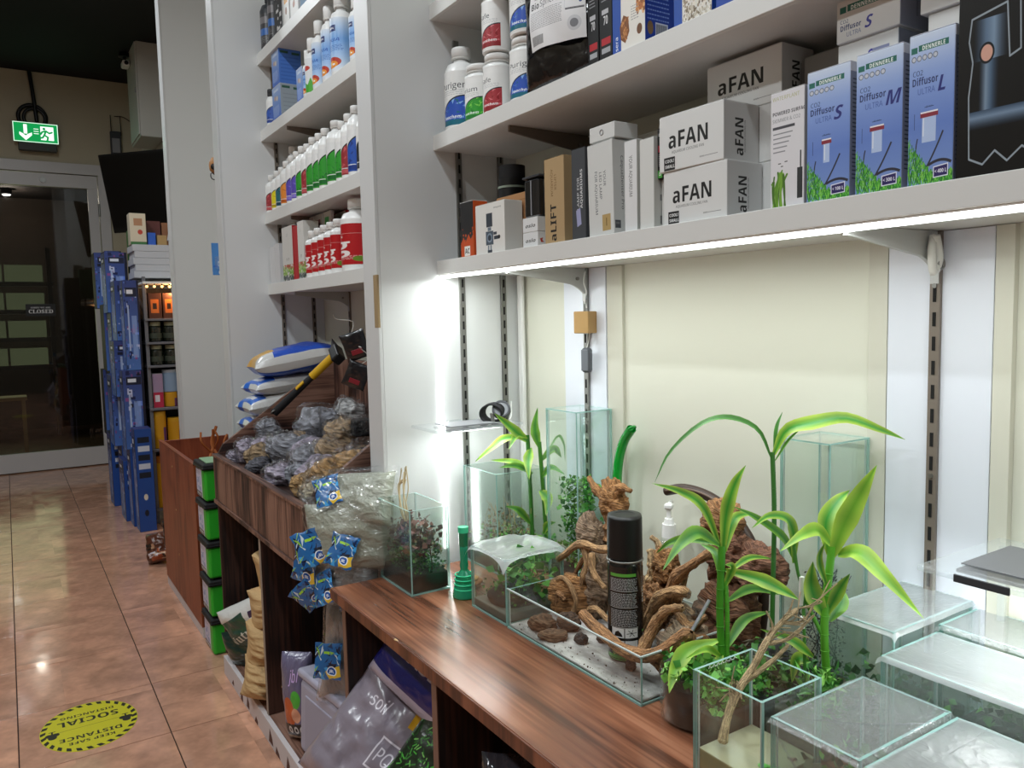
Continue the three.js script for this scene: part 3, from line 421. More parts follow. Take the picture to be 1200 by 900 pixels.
  const ds = wt(64, 512, (x) => { for (let i = 0; i < 26; i++) fill(x, '#3c4456', 14, 60 + i * 15, 34, 5); fill(x, '#d6d8e0', 0, 0, 64, 34); }, '#8a92a8');
  const D = [['S', '100', 0], ['M', '300', 1], ['L', '400', 2]];
  D.forEach(([L, v, k], i) => carton('carton', `blue diffusor box marked with a large ${L}`, 'box', [xf, xf + 0.028], [S1, S1 + 0.217 + 0.003 * i], [[-0.880, -0.798], [-0.788, -0.709], [-0.700, -0.631]][i], { front: dif(L, v, k), side: ds, color: 0xcdd3e2, group: 'blue diffusor boxes' }));
  const hz = wt(384, 220, (x) => { fill(x, '#1e6a5c', 20, 30, 40, 34); fill(x, '#1b6657', 68, 26, 200, 36); tx(x, 'DENNERLE', 168, 46, 32, '#f2f6f4', { bold: true, align: 'center' }); tx(x, 'CO2', 22, 110, 28, '#3a4468'); tx(x, 'Diffusor', 22, 144, 40, '#2d3768', { bold: true, sx: 0.85 }); tx(x, 'ULTRA', 62, 182, 32, '#6b7699'); tx(x, 'S', 172, 150, 86, '#2f2f8e', { bold: true, italic: true }); }, '#d4d3d0');
  const hs = wt(128, 128, (x) => { x.strokeStyle = '#8b93a8'; x.lineWidth = 5; x.beginPath(); x.moveTo(50, 16); x.lineTo(50, 90); x.moveTo(38, 20); x.lineTo(62, 16); x.stroke(); }, '#aab2c6');
  const hy = S1 + 0.218;
  carton('carton', 'white carton lying behind the diffusor boxes, lower of two', 'box', [xf + 0.045, xf + 0.16], [S1, S1 + 0.262], [-0.853, -0.745], { front: wt(256, 512, (x) => { tx(x, 'S', 120, 60, 56, '#2f2f8e', { bold: true, italic: true }); fill(x, '#7a80a0', 150, 40, 70, 10); fill(x, '#7a80a0', 150, 60, 90, 14); }, '#d0cfcc'), side: hs });
  carton('carton', 'white diffusor carton lying on top behind the blue boxes', 'box', [xf + 0.04, xf + 0.16], [S1 + 0.2635, S1 + 0.331], [-0.853, -0.740], { front: hz, side: hs });
  carton('carton', 'white carton behind the blue box marked L', 'box', [xf + 0.04, xf + 0.15], [S1, S1 + 0.262], [-0.695, -0.63], { color: 0xd4d2ce });
  carton('carton', 'small white carton with green stripe touching the black box', 'box', [xf + 0.035, xf + 0.15], [S1 + 0.2635, S1 + 0.33], [-0.705, -0.632], { front: wt(128, 128, (x) => { fill(x, '#1b6657', 14, 50, 110, 30); tx(x, 'XTREME', 68, 66, 24, '#eee', { bold: true, align: 'center' }); }, '#d4d3d0') });
  const bk = wt(640, 900, (x, W, H) => { x.scale(0.72, 1);
    const cyl = (a, b, w, h, c0, c1) => { const g = x.createLinearGradient(a, 0, a + w, 0); g.addColorStop(0, '#0b1018'); g.addColorStop(0.35, c1); g.addColorStop(0.6, c0); g.addColorStop(1, '#0a0e15'); x.fillStyle = g; x.fillRect(a, b, w, h); };
    fill(x, '#d9dde0', 330, 0, 310, 90); cyl(310, 60, 330, 110, '#7d93ab', '#33455c'); cyl(400, 170, 150, 420, '#6d86a2', '#a5b8ca'); cyl(400, 590, 170, 180, '#4b627c', '#8ba1b6');
    cyl(96, 250, 190, 170, '#7f97b0', '#5f7690'); cyl(130, 420, 110, 260, '#4e6680', '#7f95ab'); disc(x, 170, 392, 44, '#0c1118'); disc(x, 170, 392, 34, '#d8a795'); fill(x, '#0b0f15', 60, 600, 10, 10);
    const g = x.createLinearGradient(0, 620, 0, 700); g.addColorStop(0, '#31445b'); g.addColorStop(0.4, '#7b92ab'); g.addColorStop(1, '#0d131c'); x.fillStyle = g; x.fillRect(70, 625, 360, 75);
    x.strokeStyle = '#98a3ad'; x.lineWidth = 9; x.lineJoin = 'round'; x.beginPath(); [[90, 420], [66, 330], [80, 240], [280, 210], [300, 430], [360, 410], [350, 200], [300, 150], [318, 100]].forEach((p, i) => i ? x.lineTo(...p) : x.moveTo(...p)); x.stroke();
    x.beginPath(); [[90, 420], [70, 560], [80, 820], [160, 850], [230, 800], [300, 850], [380, 800], [470, 850], [560, 790], [640, 830]].forEach((p, i) => i ? x.lineTo(...p) : x.moveTo(...p)); x.stroke(); tx(x, 'M', 100, 12, 50, '#eee', { bold: true });
  }, '#06070a');
  carton('carton', 'large black skimmer box filling the right end of the shelf', 'box', [xf, xf + 0.16], [S1, S1 + 0.30], [-0.6275, -0.42], { front: bk, color: 0x07080a, rough: 0.3 });
}
// ---------------------------------------------------------------- second shelf: jars, pouch, boxes
function latheBottle(r, h, o = {}) { // body profile with shoulder and neck
  const nr = o.neck ?? r * 0.45, sh = o.shoulder ?? 0.16, nh = o.nh ?? 0.05, b = h * (1 - sh - nh);
  return lathe([[0, 0], [r * 0.93, 0], [r, 0.004], [r, b], [r * 0.985, b + 0.004], [(r + nr) * 0.56, b + h * sh * 0.72], [nr, b + h * sh], [nr, h], [0, h]]);
}
const bottleKinds = new Map();
function bottle(name, label, cat, x, y, z, r, h, o = {}) {
  if (o.align) z = Math.max(z * x / o.align, -4.163 + r);
  const t = T(name, label, cat, x, y, z, o.ry ?? 2.25, o.group), K = JSON.stringify([r, h, o.capH, o.capR, o.neck, o.shoulder, o.lh]);
  if (!bottleKinds.has(K)) {
    const lh = o.lh ?? [0.07, 0.72], cl = CY(r + 0.0006, r + 0.0006, h * (lh[1] - lh[0]), 30, true), cR = o.capR ?? r * 0.52, cH = o.capH ?? h * 0.14;
    bottleKinds.set(K, { body: latheBottle(r, h, o), lab: cl, lab_y: h * (lh[0] + lh[1]) / 2, cap: lathe([[0, 0], [cR, 0], [cR, cH * 0.86], [cR * 0.94, cH], [0, cH]], 24), cap_y: h - 0.003, ribs: CY(cR * 1.012, cR * 1.012, cH * 0.12, 24, true), cH });
  }
  const k = bottleKinds.get(K);
  M('bottle_body', k.body, o.mat || MT.plasticW, t); if (o.tex) M('printed_label', k.lab, printed(o.tex, 0.35), t, 0, k.lab_y, 0);
  const c = M('cap', k.cap, o.capMat || MT.plasticW, t, 0, k.cap_y, 0); M('cap_ring', k.ribs, o.capMat || MT.offwhite, c, 0, k.cH * 0.1, 0);
  return t;
}
// jar label: white with a coloured quarter disc of pattern, turned towards the aisle
const jarTex = (word, c1, c2, c3) => canvasTex(512, 256, (x, W, H) => {
  fill(x, '#ececea', 0, 0, W, H); seed(word.length * 31 + c1.length); const R = 150; x.save(); x.beginPath(); x.moveTo(320, 250); x.lineTo(320, 95); x.arc(320, 250, R, -PI / 2, -PI, true); x.lineTo(320, 250); x.clip(); fill(x, c1, 150, 60, 200, 200);
  for (let i = 0; i < 90; i++) poly(x, [[rnd(150, 330), rnd(90, 250)], [rnd(150, 330), rnd(90, 250)], [rnd(150, 330), rnd(90, 250)]].map((p, j, a) => j ? [a[0][0] + rnd(-22, 22), a[0][1] + rnd(-22, 22)] : p), [c1, c2, c3][i % 3]); x.restore();
  x.strokeStyle = '#1b2430'; x.lineWidth = 7; x.beginPath(); x.arc(320, 250, R, -PI / 2, -PI, true); x.stroke(); fill(x, c2, 172, 222, 148, 28); tx(x, 'seachem', 246, 208, 24, '#f4f4f4', { align: 'center', italic: true, bold: true }); tx(x, word, 176, 44, 44, '#33363c'); lines(x, 180, 70, 130, 30, 3, '#9a9ca2', 2);
});
{
  const xf = 1.175, JE = jarTex('brium', '#2f9a2e', '#1d7a2c', '#7ccf4e'), JR = jarTex('Safe', '#a8323a', '#8c1c22', '#d87a80'), JB = jarTex('Purigen', '#2c55b8', '#12687c', '#86b4ec'), JL = jarTex('Pure', '#5a9ad8', '#1f5f9a', '#b4dcf4');
  const jar = (label, x, y, z, r, h, tex, ry) => bottle('supplement_jar', label, 'jar', x, y, z, r, h, { tex, capR: r * 0.88, capH: h * 0.16, neck: r * 0.82, shoulder: 0.10, nh: 0.05, lh: [0.06, 0.76], ry, align: 1.175, group: 'white supplement jars' });
  bottle('supplement_bottle', 'largest white bottle with a blue patch, against the panel', 'bottle', xf + 0.062, S2, -2.177, 0.054, 0.225, { tex: JB, capR: 0.030, capH: 0.035, ry: 2.05 });
  jar('white jar with a green leaf patch, lowest at the left', xf + 0.055, S2, -1.962, 0.046, 0.149, JE, 1.95);
  jar('white jar with a red patch, lower of the red pair', xf + 0.05, S2, -1.868, 0.042, 0.149, JR, 2.05); jar('white jar with a red patch, upper of the red pair', xf + 0.05, S2 + 0.1735, -1.868, 0.042, 0.149, JR, 2.05);
  jar('small white jar with a pale blue patch, lower', xf + 0.122, S2, -1.775, 0.029, 0.149, JL, 2.2); jar('small white jar with a pale blue patch, upper', xf + 0.122, S2 + 0.1735, -1.775, 0.029, 0.149, JL, 2.2);
  jar('white jar with a deep blue patch beside the pouch, lower', xf + 0.054, S2, -1.72, 0.050, 0.149, JB, 2.2); jar('white jar with a deep blue patch above its twin by the pouch', xf + 0.054, S2 + 0.1735, -1.715, 0.050, 0.149, JB, 2.2);
}
// filled bag: two sheets joined at the rim, bulging and creased; lies in its own xy plane, thickness along z
function bagGeo(w, h, d, o = {}) {
  const nx = o.nx ?? 36, ny = o.ny ?? 40, pos = [], uv = [], idx = [], sd = o.seed ?? 1, amp = o.amp ?? 0.06, pw = o.pw ?? 0.5;
  for (const s of [1, -1]) for (let j = 0; j <= ny; j++) for (let i = 0; i <= nx; i++) {
    const u = i / nx, v = j / ny, a = 1 - Math.abs(2 * u - 1) ** 2.6, b = 1 - Math.abs(2 * v - 1) ** (o.flatTop && v > 0.5 ? 1.3 : 3), e = Math.max(0, a * b);
    const wr = fbm(u * 4 + sd * 7.1, v * 4, sd * 3.3 + s, 3), fold = 1 - Math.abs(fbm(u * 3.1 + v * 2 + sd, v * 5.5 - u, sd + s * 2, 3)) * 2.4;
    let z = s * d / 2 * Math.pow(e, pw) * (1 + amp * 3 * wr) + s * amp * d * 0.55 * Math.max(0, fold) * Math.min(1, e * 4);
    const pin = 1 - 0.06 * (o.pinch ?? 1) * Math.sin(v * PI) * (u < 0.5 ? 1 : 1), x = (u - 0.5) * w * pin + amp * w * 0.12 * fbm(v * 5, sd, u * 2, 2), y = (v - 0.5) * h + amp * h * 0.12 * fbm(u * 5, sd + 4, v * 2, 2) - (o.sag ?? 0) * h * e * 0.1;
    pos.push(x, y, z); uv.push(s > 0 ? u : 1 - u, v);
  }
  const n = (nx + 1) * (ny + 1);
  for (let q = 0; q < 2; q++) for (let j = 0; j < ny; j++) for (let i = 0; i < nx; i++) { const a = q * n + j * (nx + 1) + i, b = a + 1, c = a + nx + 1, e = c + 1; q ? idx.push(a, c, b, b, c, e) : idx.push(a, b, c, b, e, c); }
  const g = new THREE.BufferGeometry(); g.setAttribute('position', new THREE.Float32BufferAttribute(pos, 3)); g.setAttribute('uv', new THREE.Float32BufferAttribute(uv, 2)); g.setIndex(idx); g.computeVertexNormals(); return g;
}
function rockGeo(rx, ry, rz, sd, amp = 0.28, det = 9, ridged = false) {
  let g = new THREE.IcosahedronGeometry(1, det); g.deleteAttribute('uv'); g.deleteAttribute('normal'); g = mergeVertices(g, 1e-4); const p = g.attributes.position, uv = new Float32Array(p.count * 2);
  for (let i = 0; i < p.count; i++) {
    const x = p.getX(i), y = p.getY(i), z = p.getZ(i); let k = 1 + amp * 1.6 * fbm(x * 1.3 + sd, y * 1.3, z * 1.3 + sd * 2, 3);
    if (ridged) k += amp * 0.7 * (1 - Math.abs(fbm(x * 2.6 + sd, y * 2.6, z * 2.6, 3)) * 3.2); else k += amp * 0.5 * fbm(x * 4 + sd, y * 4, z * 4, 3);
    p.setXYZ(i, x * rx * k, y * ry * k, z * rz * k); uv[2 * i] = Math.atan2(x, z) / 3 + y * 0.3; uv[2 * i + 1] = y + x * 0.2;
  }
  g.setAttribute('uv', new THREE.BufferAttribute(uv, 2)); g.computeVertexNormals(); return g;
}
function bag(name, label, cat, x, y, z, [rx, ry, rz], w, h, d, o = {}) {
  const t = T(name, label, cat, x, y, z, 0, o.group); t.rotation.set(rx, ry, rz, 'YXZ');
  M(o.part || 'filled_bag', bagGeo(w, h, d, o), o.mat, t); return t;
}
const glossBag = (tex, c = 0xffffff) => phys(c, 0.28, { map: tex, clearcoat: 0.5, clearcoatRoughness: 0.2, bumpMap: crinkle, bumpScale: 0.003, side: THREE.DoubleSide });
{
  const xf = 1.175;
  const bs = canvasTex(512, 384, (x) => {
    fill(x, '#e6e5e6', 0, 0, 512, 384); tx(x, 'AQUAMAX', 120, 26, 20, '#333', { italic: true, bold: true, sx: 1.3, align: 'center' }); tx(x, 'Bio', 18, 78, 62, '#2a2a2c', { bold: true }); tx(x, 'Sphere', 122, 76, 60, '#6b6c70'); seed(9);
    lines(x, 20, 122, 320, 130, 11, '#85858a', 4); for (let i = 0; i < 30; i++) fill(x, '#555', 30 + i * 4.2, 290, i % 3 ? 2 : 3.4, 64); disc(x, 430, 276, 52, '#cfcfd2'); disc(x, 430, 276, 30, '#7d7d82'); disc(x, 392, 82, 12, '#b0234e'); disc(x, 470, 40, 10, '#7a4130'); disc(x, 476, 130, 12, '#34508e'); fill(x, '#2a2a2c', 366, 168, 136, 12); x.strokeStyle = '#c2c2c6'; x.lineWidth = 2; x.strokeRect(360, 12, 146, 160);
  });
  const b = T('filter_media_pouch', 'black pouch with a large white paper label leaning over the shelf edge', 'pouch', xf + 0.02, S2 + 0.125, -1.595); b.rotation.set(0.02, -PI / 2 + 0.30, 0, 'YXZ');
  M('pouch_body', bagGeo(0.235, 0.25, 0.075, { seed: 4, amp: 0.10, flatTop: true }), phys(0x0c0c10, 0.22, { clearcoat: 0.6, side: THREE.DoubleSide, bumpMap: crinkle, bumpScale: 0.003 }), b);
  const lg = new THREE.PlaneGeometry(0.165, 0.128, 14, 10), p = lg.attributes.position; for (let i = 0; i < p.count; i++) { const a = p.getX(i), c = p.getY(i); p.setZ(i, 0.058 - 2.6 * a * a - 1.0 * (c - 0.0) ** 2 + 0.002 * Math.sin(a * 60 + c * 40)); } lg.computeVertexNormals(); M('paper_label', lg, mat(0xffffff, 0.5, { map: bs, side: THREE.DoubleSide }), b, 0.012, 0.020, 0);
  M('top_seal', RB(0.22, 0.012, 0.004, 0.001), MT.black, b, 0, 0.122, 0);
  const bb = wt(128, 384, (x) => { seed(3); for (let i = 0; i < 12; i++) fill(x, '#8c8c90', 22, 30 + i * 12, 76 + rnd(-18, 8), 4); fill(x, '#b9b9bd', 26, 196, 70, 18); tx(x, '70', 66, 236, 44, '#d8d8da', { bold: true, align: 'center' }); fill(x, '#b3202a', 20, 300, 96, 26); fill(x, '#a6a8ac', 22, 336, 90, 20); }, '#0e0e11');
  carton('carton', 'black carton with red stripe next to the pouch, left one', 'box', [xf, xf + 0.07], [S2, S2 + 0.23], [-1.474, -1.436], { front: bb, color: 0x101013 });
  carton('carton', 'black carton with red stripe next to the pouch, right one', 'box', [xf, xf + 0.07], [S2, S2 + 0.23], [-1.432, -1.389], { front: bb, color: 0x101013 });
  const bi = wt(256, 384, (x) => { fill(x, '#2450a8', 0, 0, 70, 384); fill(x, '#6ca83a', 14, 100, 60, 60); tx(x, 'NATURAL', 160, 152, 34, '#9c3b2a', { bold: true, align: 'center' }); fill(x, '#e8e4dc', 70, 180, 186, 204); fill(x, '#b9703a', 190, 90, 66, 160); seed(77); for (let i = 0; i < 120; i++) disc(x, rnd(190, 256), rnd(60, 260), rnd(3, 9), ['#c98a4e', '#8e5426', '#e0b27a'][i % 3]); poly(x, [[60, 280], [90, 240], [128, 256], [136, 310], [104, 350], [68, 330]], '#7c4a22'); for (let i = 0; i < 60; i++) disc(x, rnd(74, 128), rnd(256, 336), rnd(3, 7), ['#c98a4e', '#8e5426', '#a86c38'][i % 3]); disc(x, 214, 318, 20, '#6e4526'); lines(x, 150, 220, 60, 60, 6, '#999', 3); tx(x, 'sera', 34, 340, 30, '#fff', { rot: -PI / 2, align: 'center' }); }, '#dfdad0');
  const bis = wt(256, 384, (x) => { seed(12); lines(x, 20, 150, 200, 150, 9, '#8aa4de', 5); disc(x, 44, 320, 26, '#8a6a44'); fill(x, '#dfe2ea', 88, 296, 110, 60); for (let i = 0; i < 24; i++) fill(x, '#444', 94 + i * 4, 302, i % 3 ? 2 : 3, 46); }, '#1f3f9a');
  carton('carton', 'blue and white filter media box printed with brown pellets', 'box', [xf, xf + 0.085], [S2, S2 + 0.21], [-1.387, -1.281], { front: bi, side: bis, color: 0x2450a8 });
  carton('carton', 'blue box with white side, right of the pellet box', 'box', [xf, xf + 0.08], [S2, S2 + 0.20], [-1.197, -1.095], { front: wt(256, 384, (x) => { fill(x, '#2450a8', 0, 0, 60, 384); seed(5); for (let i = 0; i < 420; i++) disc(x, rnd(70, 256), rnd(190, 384), rnd(3, 8), ['#c8bfae', '#9d8f7a', '#e6dfd2', '#7b6d58'][i % 4]); }, '#e0ddd6'), color: 0x2450a8 });
  carton('carton', 'blue box at the right end of the jar shelf', 'box', [xf, xf + 0.08], [S2, S2 + 0.20], [-1.085, -0.96], { color: 0x2348a0 });
}
// ---------------------------------------------------------------- left bay
{
  const leafLab = (c1, c2, word = 'Flourish') => canvasTex(384, 384, (x) => {
    fill(x, '#e9e9e8', 0, 0, 384, 384); tx(x, word, 120, 40, 30, '#33363c', { bold: true, align: 'center' }); lines(x, 90, 60, 70, 30, 3, '#a5a7ab', 3);
    x.save(); x.beginPath(); x.moveTo(96, 384); x.quadraticCurveTo(104, 150, 270, 40); x.lineTo(270, 384); x.clip(); fill(x, c1, 90, 30, 190, 360); seed(c1.length + word.length); for (let i = 0; i < 40; i++) poly(x, [[rnd(100, 260), rnd(40, 384)], [rnd(100, 260), rnd(40, 384)], [rnd(100, 260), rnd(40, 384)]].map((p, j, a) => j ? [a[0][0] + rnd(-40, 40), a[0][1] + rnd(-40, 40)] : p), i % 2 ? c2 : c1); x.restore();
    x.strokeStyle = '#16251a'; x.lineWidth = 10; x.beginPath(); x.moveTo(96, 384); x.quadraticCurveTo(104, 150, 270, 40); x.stroke(); fill(x, c2, 96, 330, 166, 40); fill(x, '#e6e6e6', 120, 318, 110, 8);
  });
  const K = { green: leafLab('#2f9a2e', '#16692a', 'Excel'), yellow: leafLab('#e3d21c', '#b8a010', 'Pro'), red: leafLab('#9a2f36', '#c4585c', 'Iron'), teal: leafLab('#2c6a72', '#123f5a', 'Ad'), violet: leafLab('#5a4bb0', '#8a7ad2', 'Nit'), orange: leafLab('#e08a38', '#b85a1e', 'Pot'), blue: leafLab('#2a55b0', '#1c3a86', 'Clar'), black: leafLab('#23262c', '#44484f', 'Mat') };
  // front row along the shelf edge, from far to near; heights and colours as they stand
  const row = [[-4.06, .032, .165, 'red'], [-3.95, .035, .17, 'yellow'], [-3.87, .037, .175, 'teal'], [-3.79, .037, .19, 'orange'], [-3.71, .034, .20, 'violet'], [-3.635, .034, .205, 'violet'], [-3.56, .035, .215, 'green'], [-3.485, .034, .21, 'red'], [-3.41, .036, .225, 'green'], [-3.33, .035, .225, 'green'], [-3.255, .034, .23, 'green'], [-3.12, .047, .24, 'green'], [-3.06, .032, .215, 'green'], [-2.99, .034, .23, 'red'], [-2.915, .036, .245, 'blue']];
  const nth = ['first', 'second', 'third', 'fourth', 'fifth', 'sixth', 'seventh', 'eighth', 'ninth', 'tenth', 'eleventh', 'twelfth', 'thirteenth', 'fourteenth', 'fifteenth'];
  row.forEach(([z, r, h, k], i) => bottle('supplement_bottle', `white bottle with ${k} leaf patch, ${nth[i]} from the far end of the front row`, 'bottle', XL + r + 0.003, L2, z, r, h, { tex: K[k], capR: r * 0.56, capH: 0.03, ry: 2.0, align: 1.185, group: 'front row of leaf patch bottles' }));
  bottle('supplement_bottle', 'white bottle with black cap and dark patch beside the near panel', 'bottle', XL + 0.04, L2, -2.825, 0.036, 0.215, { tex: K.black, capR: 0.024, capH: 0.055, capMat: MT.black, ry: 2.0, align: 1.185 });
  bottle('supplement_bottle', 'tall white bottle with a yellow patch at the back, far end', 'bottle', XL + 0.135, L2, -4.06, 0.048, 0.30, { tex: K.yellow, capR: 0.026, capH: 0.035, ry: 2.2 });
  bottle('supplement_bottle', 'white bottle behind the row, right of the tall yellow one', 'bottle', XL + 0.15, L2, -3.88, 0.04, 0.27, { tex: K.yellow, capR: 0.024, capH: 0.03, ry: 2.2 });
  for (let i = 0; i < 9; i++) bottle('supplement_bottle', `plain white bottle in the back row, ${nth[i]} from the far end`, 'bottle', XL + 0.145, L2, -3.74 + i * 0.098, 0.037, 0.235 + 0.006 * i, { tex: K.teal, capR: 0.021, capH: 0.03, ry: 2.0, group: 'back row of white bottles' });
  // lowest shelf
  const wc = 0xcfcfd0;
  carton('carton', 'plain white narrow box at the far end of the red bottle shelf', 'box', [1.185, 1.185 + 0.06], [L1, L1 + 0.19], [-4.155, -4.075], { color: wc });
  carton('carton', 'second plain white narrow box on the red bottle shelf', 'box', [1.185, 1.185 + 0.06], [L1, L1 + 0.195], [-4.07, -3.985], { color: wc });
  carton('carton', 'white square box stacked at the back of the narrow white boxes', 'box', [1.30, 1.36], [L1, L1 + 0.29], [-4.09, -3.92], { color: 0xbdbdc2, seam: 0.35 });
  const pl = wt(192, 384, (x) => { tx(x, 'I  I', 96, 60, 26, '#777', { align: 'center' }); tx(x, 'P  P', 96, 232, 30, '#555', { align: 'center' }); seed(21); for (let i = 0; i < 300; i++) { const b = rnd(270, 384); disc(x, rnd(0, 192), b, rnd(3, 9), b < 300 ? ['#a83a2a', '#c86a3a', '#7ea838'][i % 3] : b < 345 ? ['#5f8f2a', '#86b43a', '#a2c44a'][i % 3] : ['#3a4048', '#545a60', '#2f4a2a'][i % 3]); } }, '#d6d4cf');
  carton('carton', 'white box printed with aquarium plants, left one', 'box', [1.185, 1.185 + 0.07], [L1, L1 + 0.262], [-3.93, -3.765], { front: pl, sideColor: 0xb0151c });
  carton('carton', 'red sided box between the two plant boxes', 'box', [1.185, 1.185 + 0.05], [L1, L1 + 0.25], [-3.755, -3.69], { color: 0xb0151c });
  carton('carton', 'white box printed with aquarium plants, right one', 'box', [1.185, 1.185 + 0.075], [L1, L1 + 0.265], [-3.685, -3.60], { front: pl, side: pl });
  const rc = wt(256, 256, (x) => { fill(x, '#b3151c', 0, 0, 256, 256); poly(x, [[0, 40], [70, 0], [110, 0], [140, 150], [100, 256], [0, 256]], '#bdb5a6'); }, '#b3151c');
  carton('carton', 'large red and grey carton behind the red bottles', 'box', [1.337, 1.462], [L1, L1 + 0.30], [-3.78, -3.02], { front: rc, side: rc, color: 0xb3151c });
  const mt = ['#5a5a60', '#7a2f36', '#2f9a3a'].map(c => wt(64, 192, (x) => fill(x, c, 15, 15, 34, 38), '#c4bdb2'));
  for (const [z, c, l] of [[-3.86, '#5a5a60', 'grey'], [-3.58, '#7c3a3c', 'maroon'], [-3.47, '#7a2f33', 'wine red'], [-3.36, '#2f9a3a', 'green']]) carton('carton', `upright box with a ${l} tag behind the plant boxes`, 'box', [1.275, 1.292], [L1, L1 + (l === 'grey' ? 0.31 : 0.30)], [z * 1.05 - 0.05, z * 1.05 + 0.05], { front: mt[l === 'grey' ? 0 : l === 'green' ? 2 : 1] });
  const rl = (w) => canvasTex(384, 384, (x) => { fill(x, '#b3151c', 0, 0, 384, 384); fill(x, '#e2b4b0', 70, 90, 240, 3); tx(x, 'g', 168, 205, 190, '#f2e9e6', { bold: true, align: 'center' }); tx(x, w, 170, 120, 30, '#f2e9e6', { align: 'center', bold: true }); lines(x, 100, 300, 170, 40, 4, '#e8c6c2', 4); disc(x, 250, 330, 26, '#6a8a2a'); });
  const RL = rl('N'), RL2 = rl('P');
  [-3.46, -3.38, -3.30, -3.22, -3.14].forEach((z, i) => bottle('fertiliser_bottle', `red bottle with white cap, ${nth[i]} from the left of the small ones`, 'bottle', XL + 0.046, L1, z, 0.038, 0.185 + 0.004 * i, { tex: i % 2 ? RL : RL2, capR: 0.024, capH: 0.03, lh: [0.11, 0.80], shoulder: 0.1, ry: 1.9, align: 1.185, group: 'small red fertiliser bottles' }));
  bottle('fertiliser_bottle', 'largest red bottle with white shoulders beside the near panel', 'bottle', XL + 0.075, L1, -2.93, 0.072, 0.255, { tex: RL, capR: 0.04, capH: 0.04, lh: [0.1, 0.74], neck: 0.034, shoulder: 0.14, ry: 1.85, align: 1.185 });
  // blue shelf
  const bx = wt(256, 320, (x) => { const g = x.createLinearGradient(0, 0, 0, 320); g.addColorStop(0, '#9db4da'); g.addColorStop(1, '#3a66c0'); x.fillStyle = g; x.fillRect(0, 0, 256, 320); tx(x, 'DENNERLE', 128, 40, 30, '#dfe8f4', { bold: true, align: 'center' }); disc(x, 90, 110, 22, '#c8a080'); disc(x, 150, 120, 24, '#d8c8a8'); lines(x, 30, 190, 180, 100, 8, '#b9c8e8', 5); });
  const bxs = wt(256, 320, (x) => { fill(x, '#2c5a4a', 20, 18, 90, 22); fill(x, '#2c5a4a', 150, 24, 90, 22); for (let i = 0; i < 7; i++) fill(x, '#3f6cc0', 20, 70 + i * 34, 210, 12); }, '#4a78cc');
  const bxg = wt(256, 320, (x) => { fill(x, '#2c5a4a', 20, 18, 90, 22); fill(x, '#2c5a4a', 150, 24, 90, 22); for (let i = 0; i < 6; i++) fill(x, '#8f959c', 30, 90 + i * 38, 190, 8); }, '#9aa4ae');
  carton('carton', 'blue box on top of its grey sided twin', 'box', [1.185, 1.185 + 0.11], [L3 + 0.162, L3 + 0.325], [-3.965, -3.850], { front: bx, side: bxs });
  carton('carton', 'blue box with grey side under its twin', 'box', [1.185, 1.185 + 0.11], [L3, L3 + 0.1605], [-3.98, -3.845], { front: bx, side: bxg });
  const sp = bottle('spray_bottle', 'slim bottle with dark cap left of the stacked blue boxes', 'bottle', XL + 0.03, L3, -4.04, 0.03, 0.15, { tex: K.blue, capR: 0.022, capH: 0.03, capMat: MT.charcoal });
  carton('carton', 'light grey box with stripes beside the tall blue bottles', 'box', [1.185, 1.185 + 0.045], [L3, L3 + 0.15], [-3.60, -3.515], { front: bx, side: bxg });
  const fish = canvasTex(384, 512, (x) => { const g = x.createLinearGradient(0, 0, 0, 512); g.addColorStop(0, '#dfe6f0'); g.addColorStop(0.4, '#6fa2e0'); g.addColorStop(0.7, '#a8c8ee'); g.addColorStop(1, '#e8eaee'); x.fillStyle = g; x.fillRect(0, 0, 384, 512); fill(x, '#1e2f6a', 150, 70, 60, 60); tx(x, 'API', 180, 100, 24, '#fff', { bold: true, align: 'center' }); tx(x, 'AQUA', 170, 210, 44, '#2558b0', { bold: true, italic: true, align: 'center' }); lines(x, 110, 260, 140, 60, 5, '#3a68b8', 5); disc(x, 180, 420, 56, '#b8301c', 48); disc(x, 170, 440, 48, '#e8902a', 36); disc(x, 160, 430, 20, '#f4c85a', 16); disc(x, 190, 440, 10, '#fff'); });
  const grn = canvasTex(256, 384, (x) => { fill(x, '#e2e4e4', 0, 0, 256, 384); disc(x, 120, 110, 28, '#c23a2a'); poly(x, [[70, 384], [90, 240], [130, 300], [150, 220], [180, 384]], '#4aa82e'); });
  bottle('treatment_bottle', 'short white bottle with green leaf print beside the grey box', 'bottle', XL + 0.035, L3, -3.37, 0.034, 0.19, { tex: grn, capR: 0.022, capH: 0.055, lh: [0.05, 0.8], ry: 1.9, align: 1.185 });
  [[-3.44, .022, .15], [-3.28, .034, .235], [-3.16, .035, .255], [-3.02, .048, .268], [-2.87, .03, .20]].forEach(([z, r, h], i) => bottle('treatment_bottle', `${['small', 'first tall', 'second tall', 'widest tall', 'last'][i]} pale blue bottle printed with a goldfish`, 'bottle', XL + r + 0.002, L3, z, r, h, { tex: fish, capR: r * 0.62, capH: 0.055, lh: [0.04, 0.82], ry: 1.9, align: 1.185, group: 'goldfish bottles on the blue shelf' }));
  // top shelf
  const oyt = wt(128, 256, (x) => { fill(x, '#d8982a', 20, 30, 80, 110); disc(x, 60, 180, 20, '#8a5a3a'); }, '#dad8d4');
  const dk = canvasTex(256, 384, (x) => { fill(x, '#3c3a3c', 0, 0, 256, 384); fill(x, '#7a7678', 60, 40, 120, 80); fill(x, '#3a6ab0', 50, 180, 150, 80); lines(x, 60, 280, 120, 80, 5, '#999', 4); });
  bottle('treatment_bottle', 'dark bottle with a blue band at the far end of the top shelf', 'bottle', XL + 0.06, L4, -4.09, 0.055, 0.24, { tex: dk, mat: MT.charcoal, capMat: MT.charcoal });
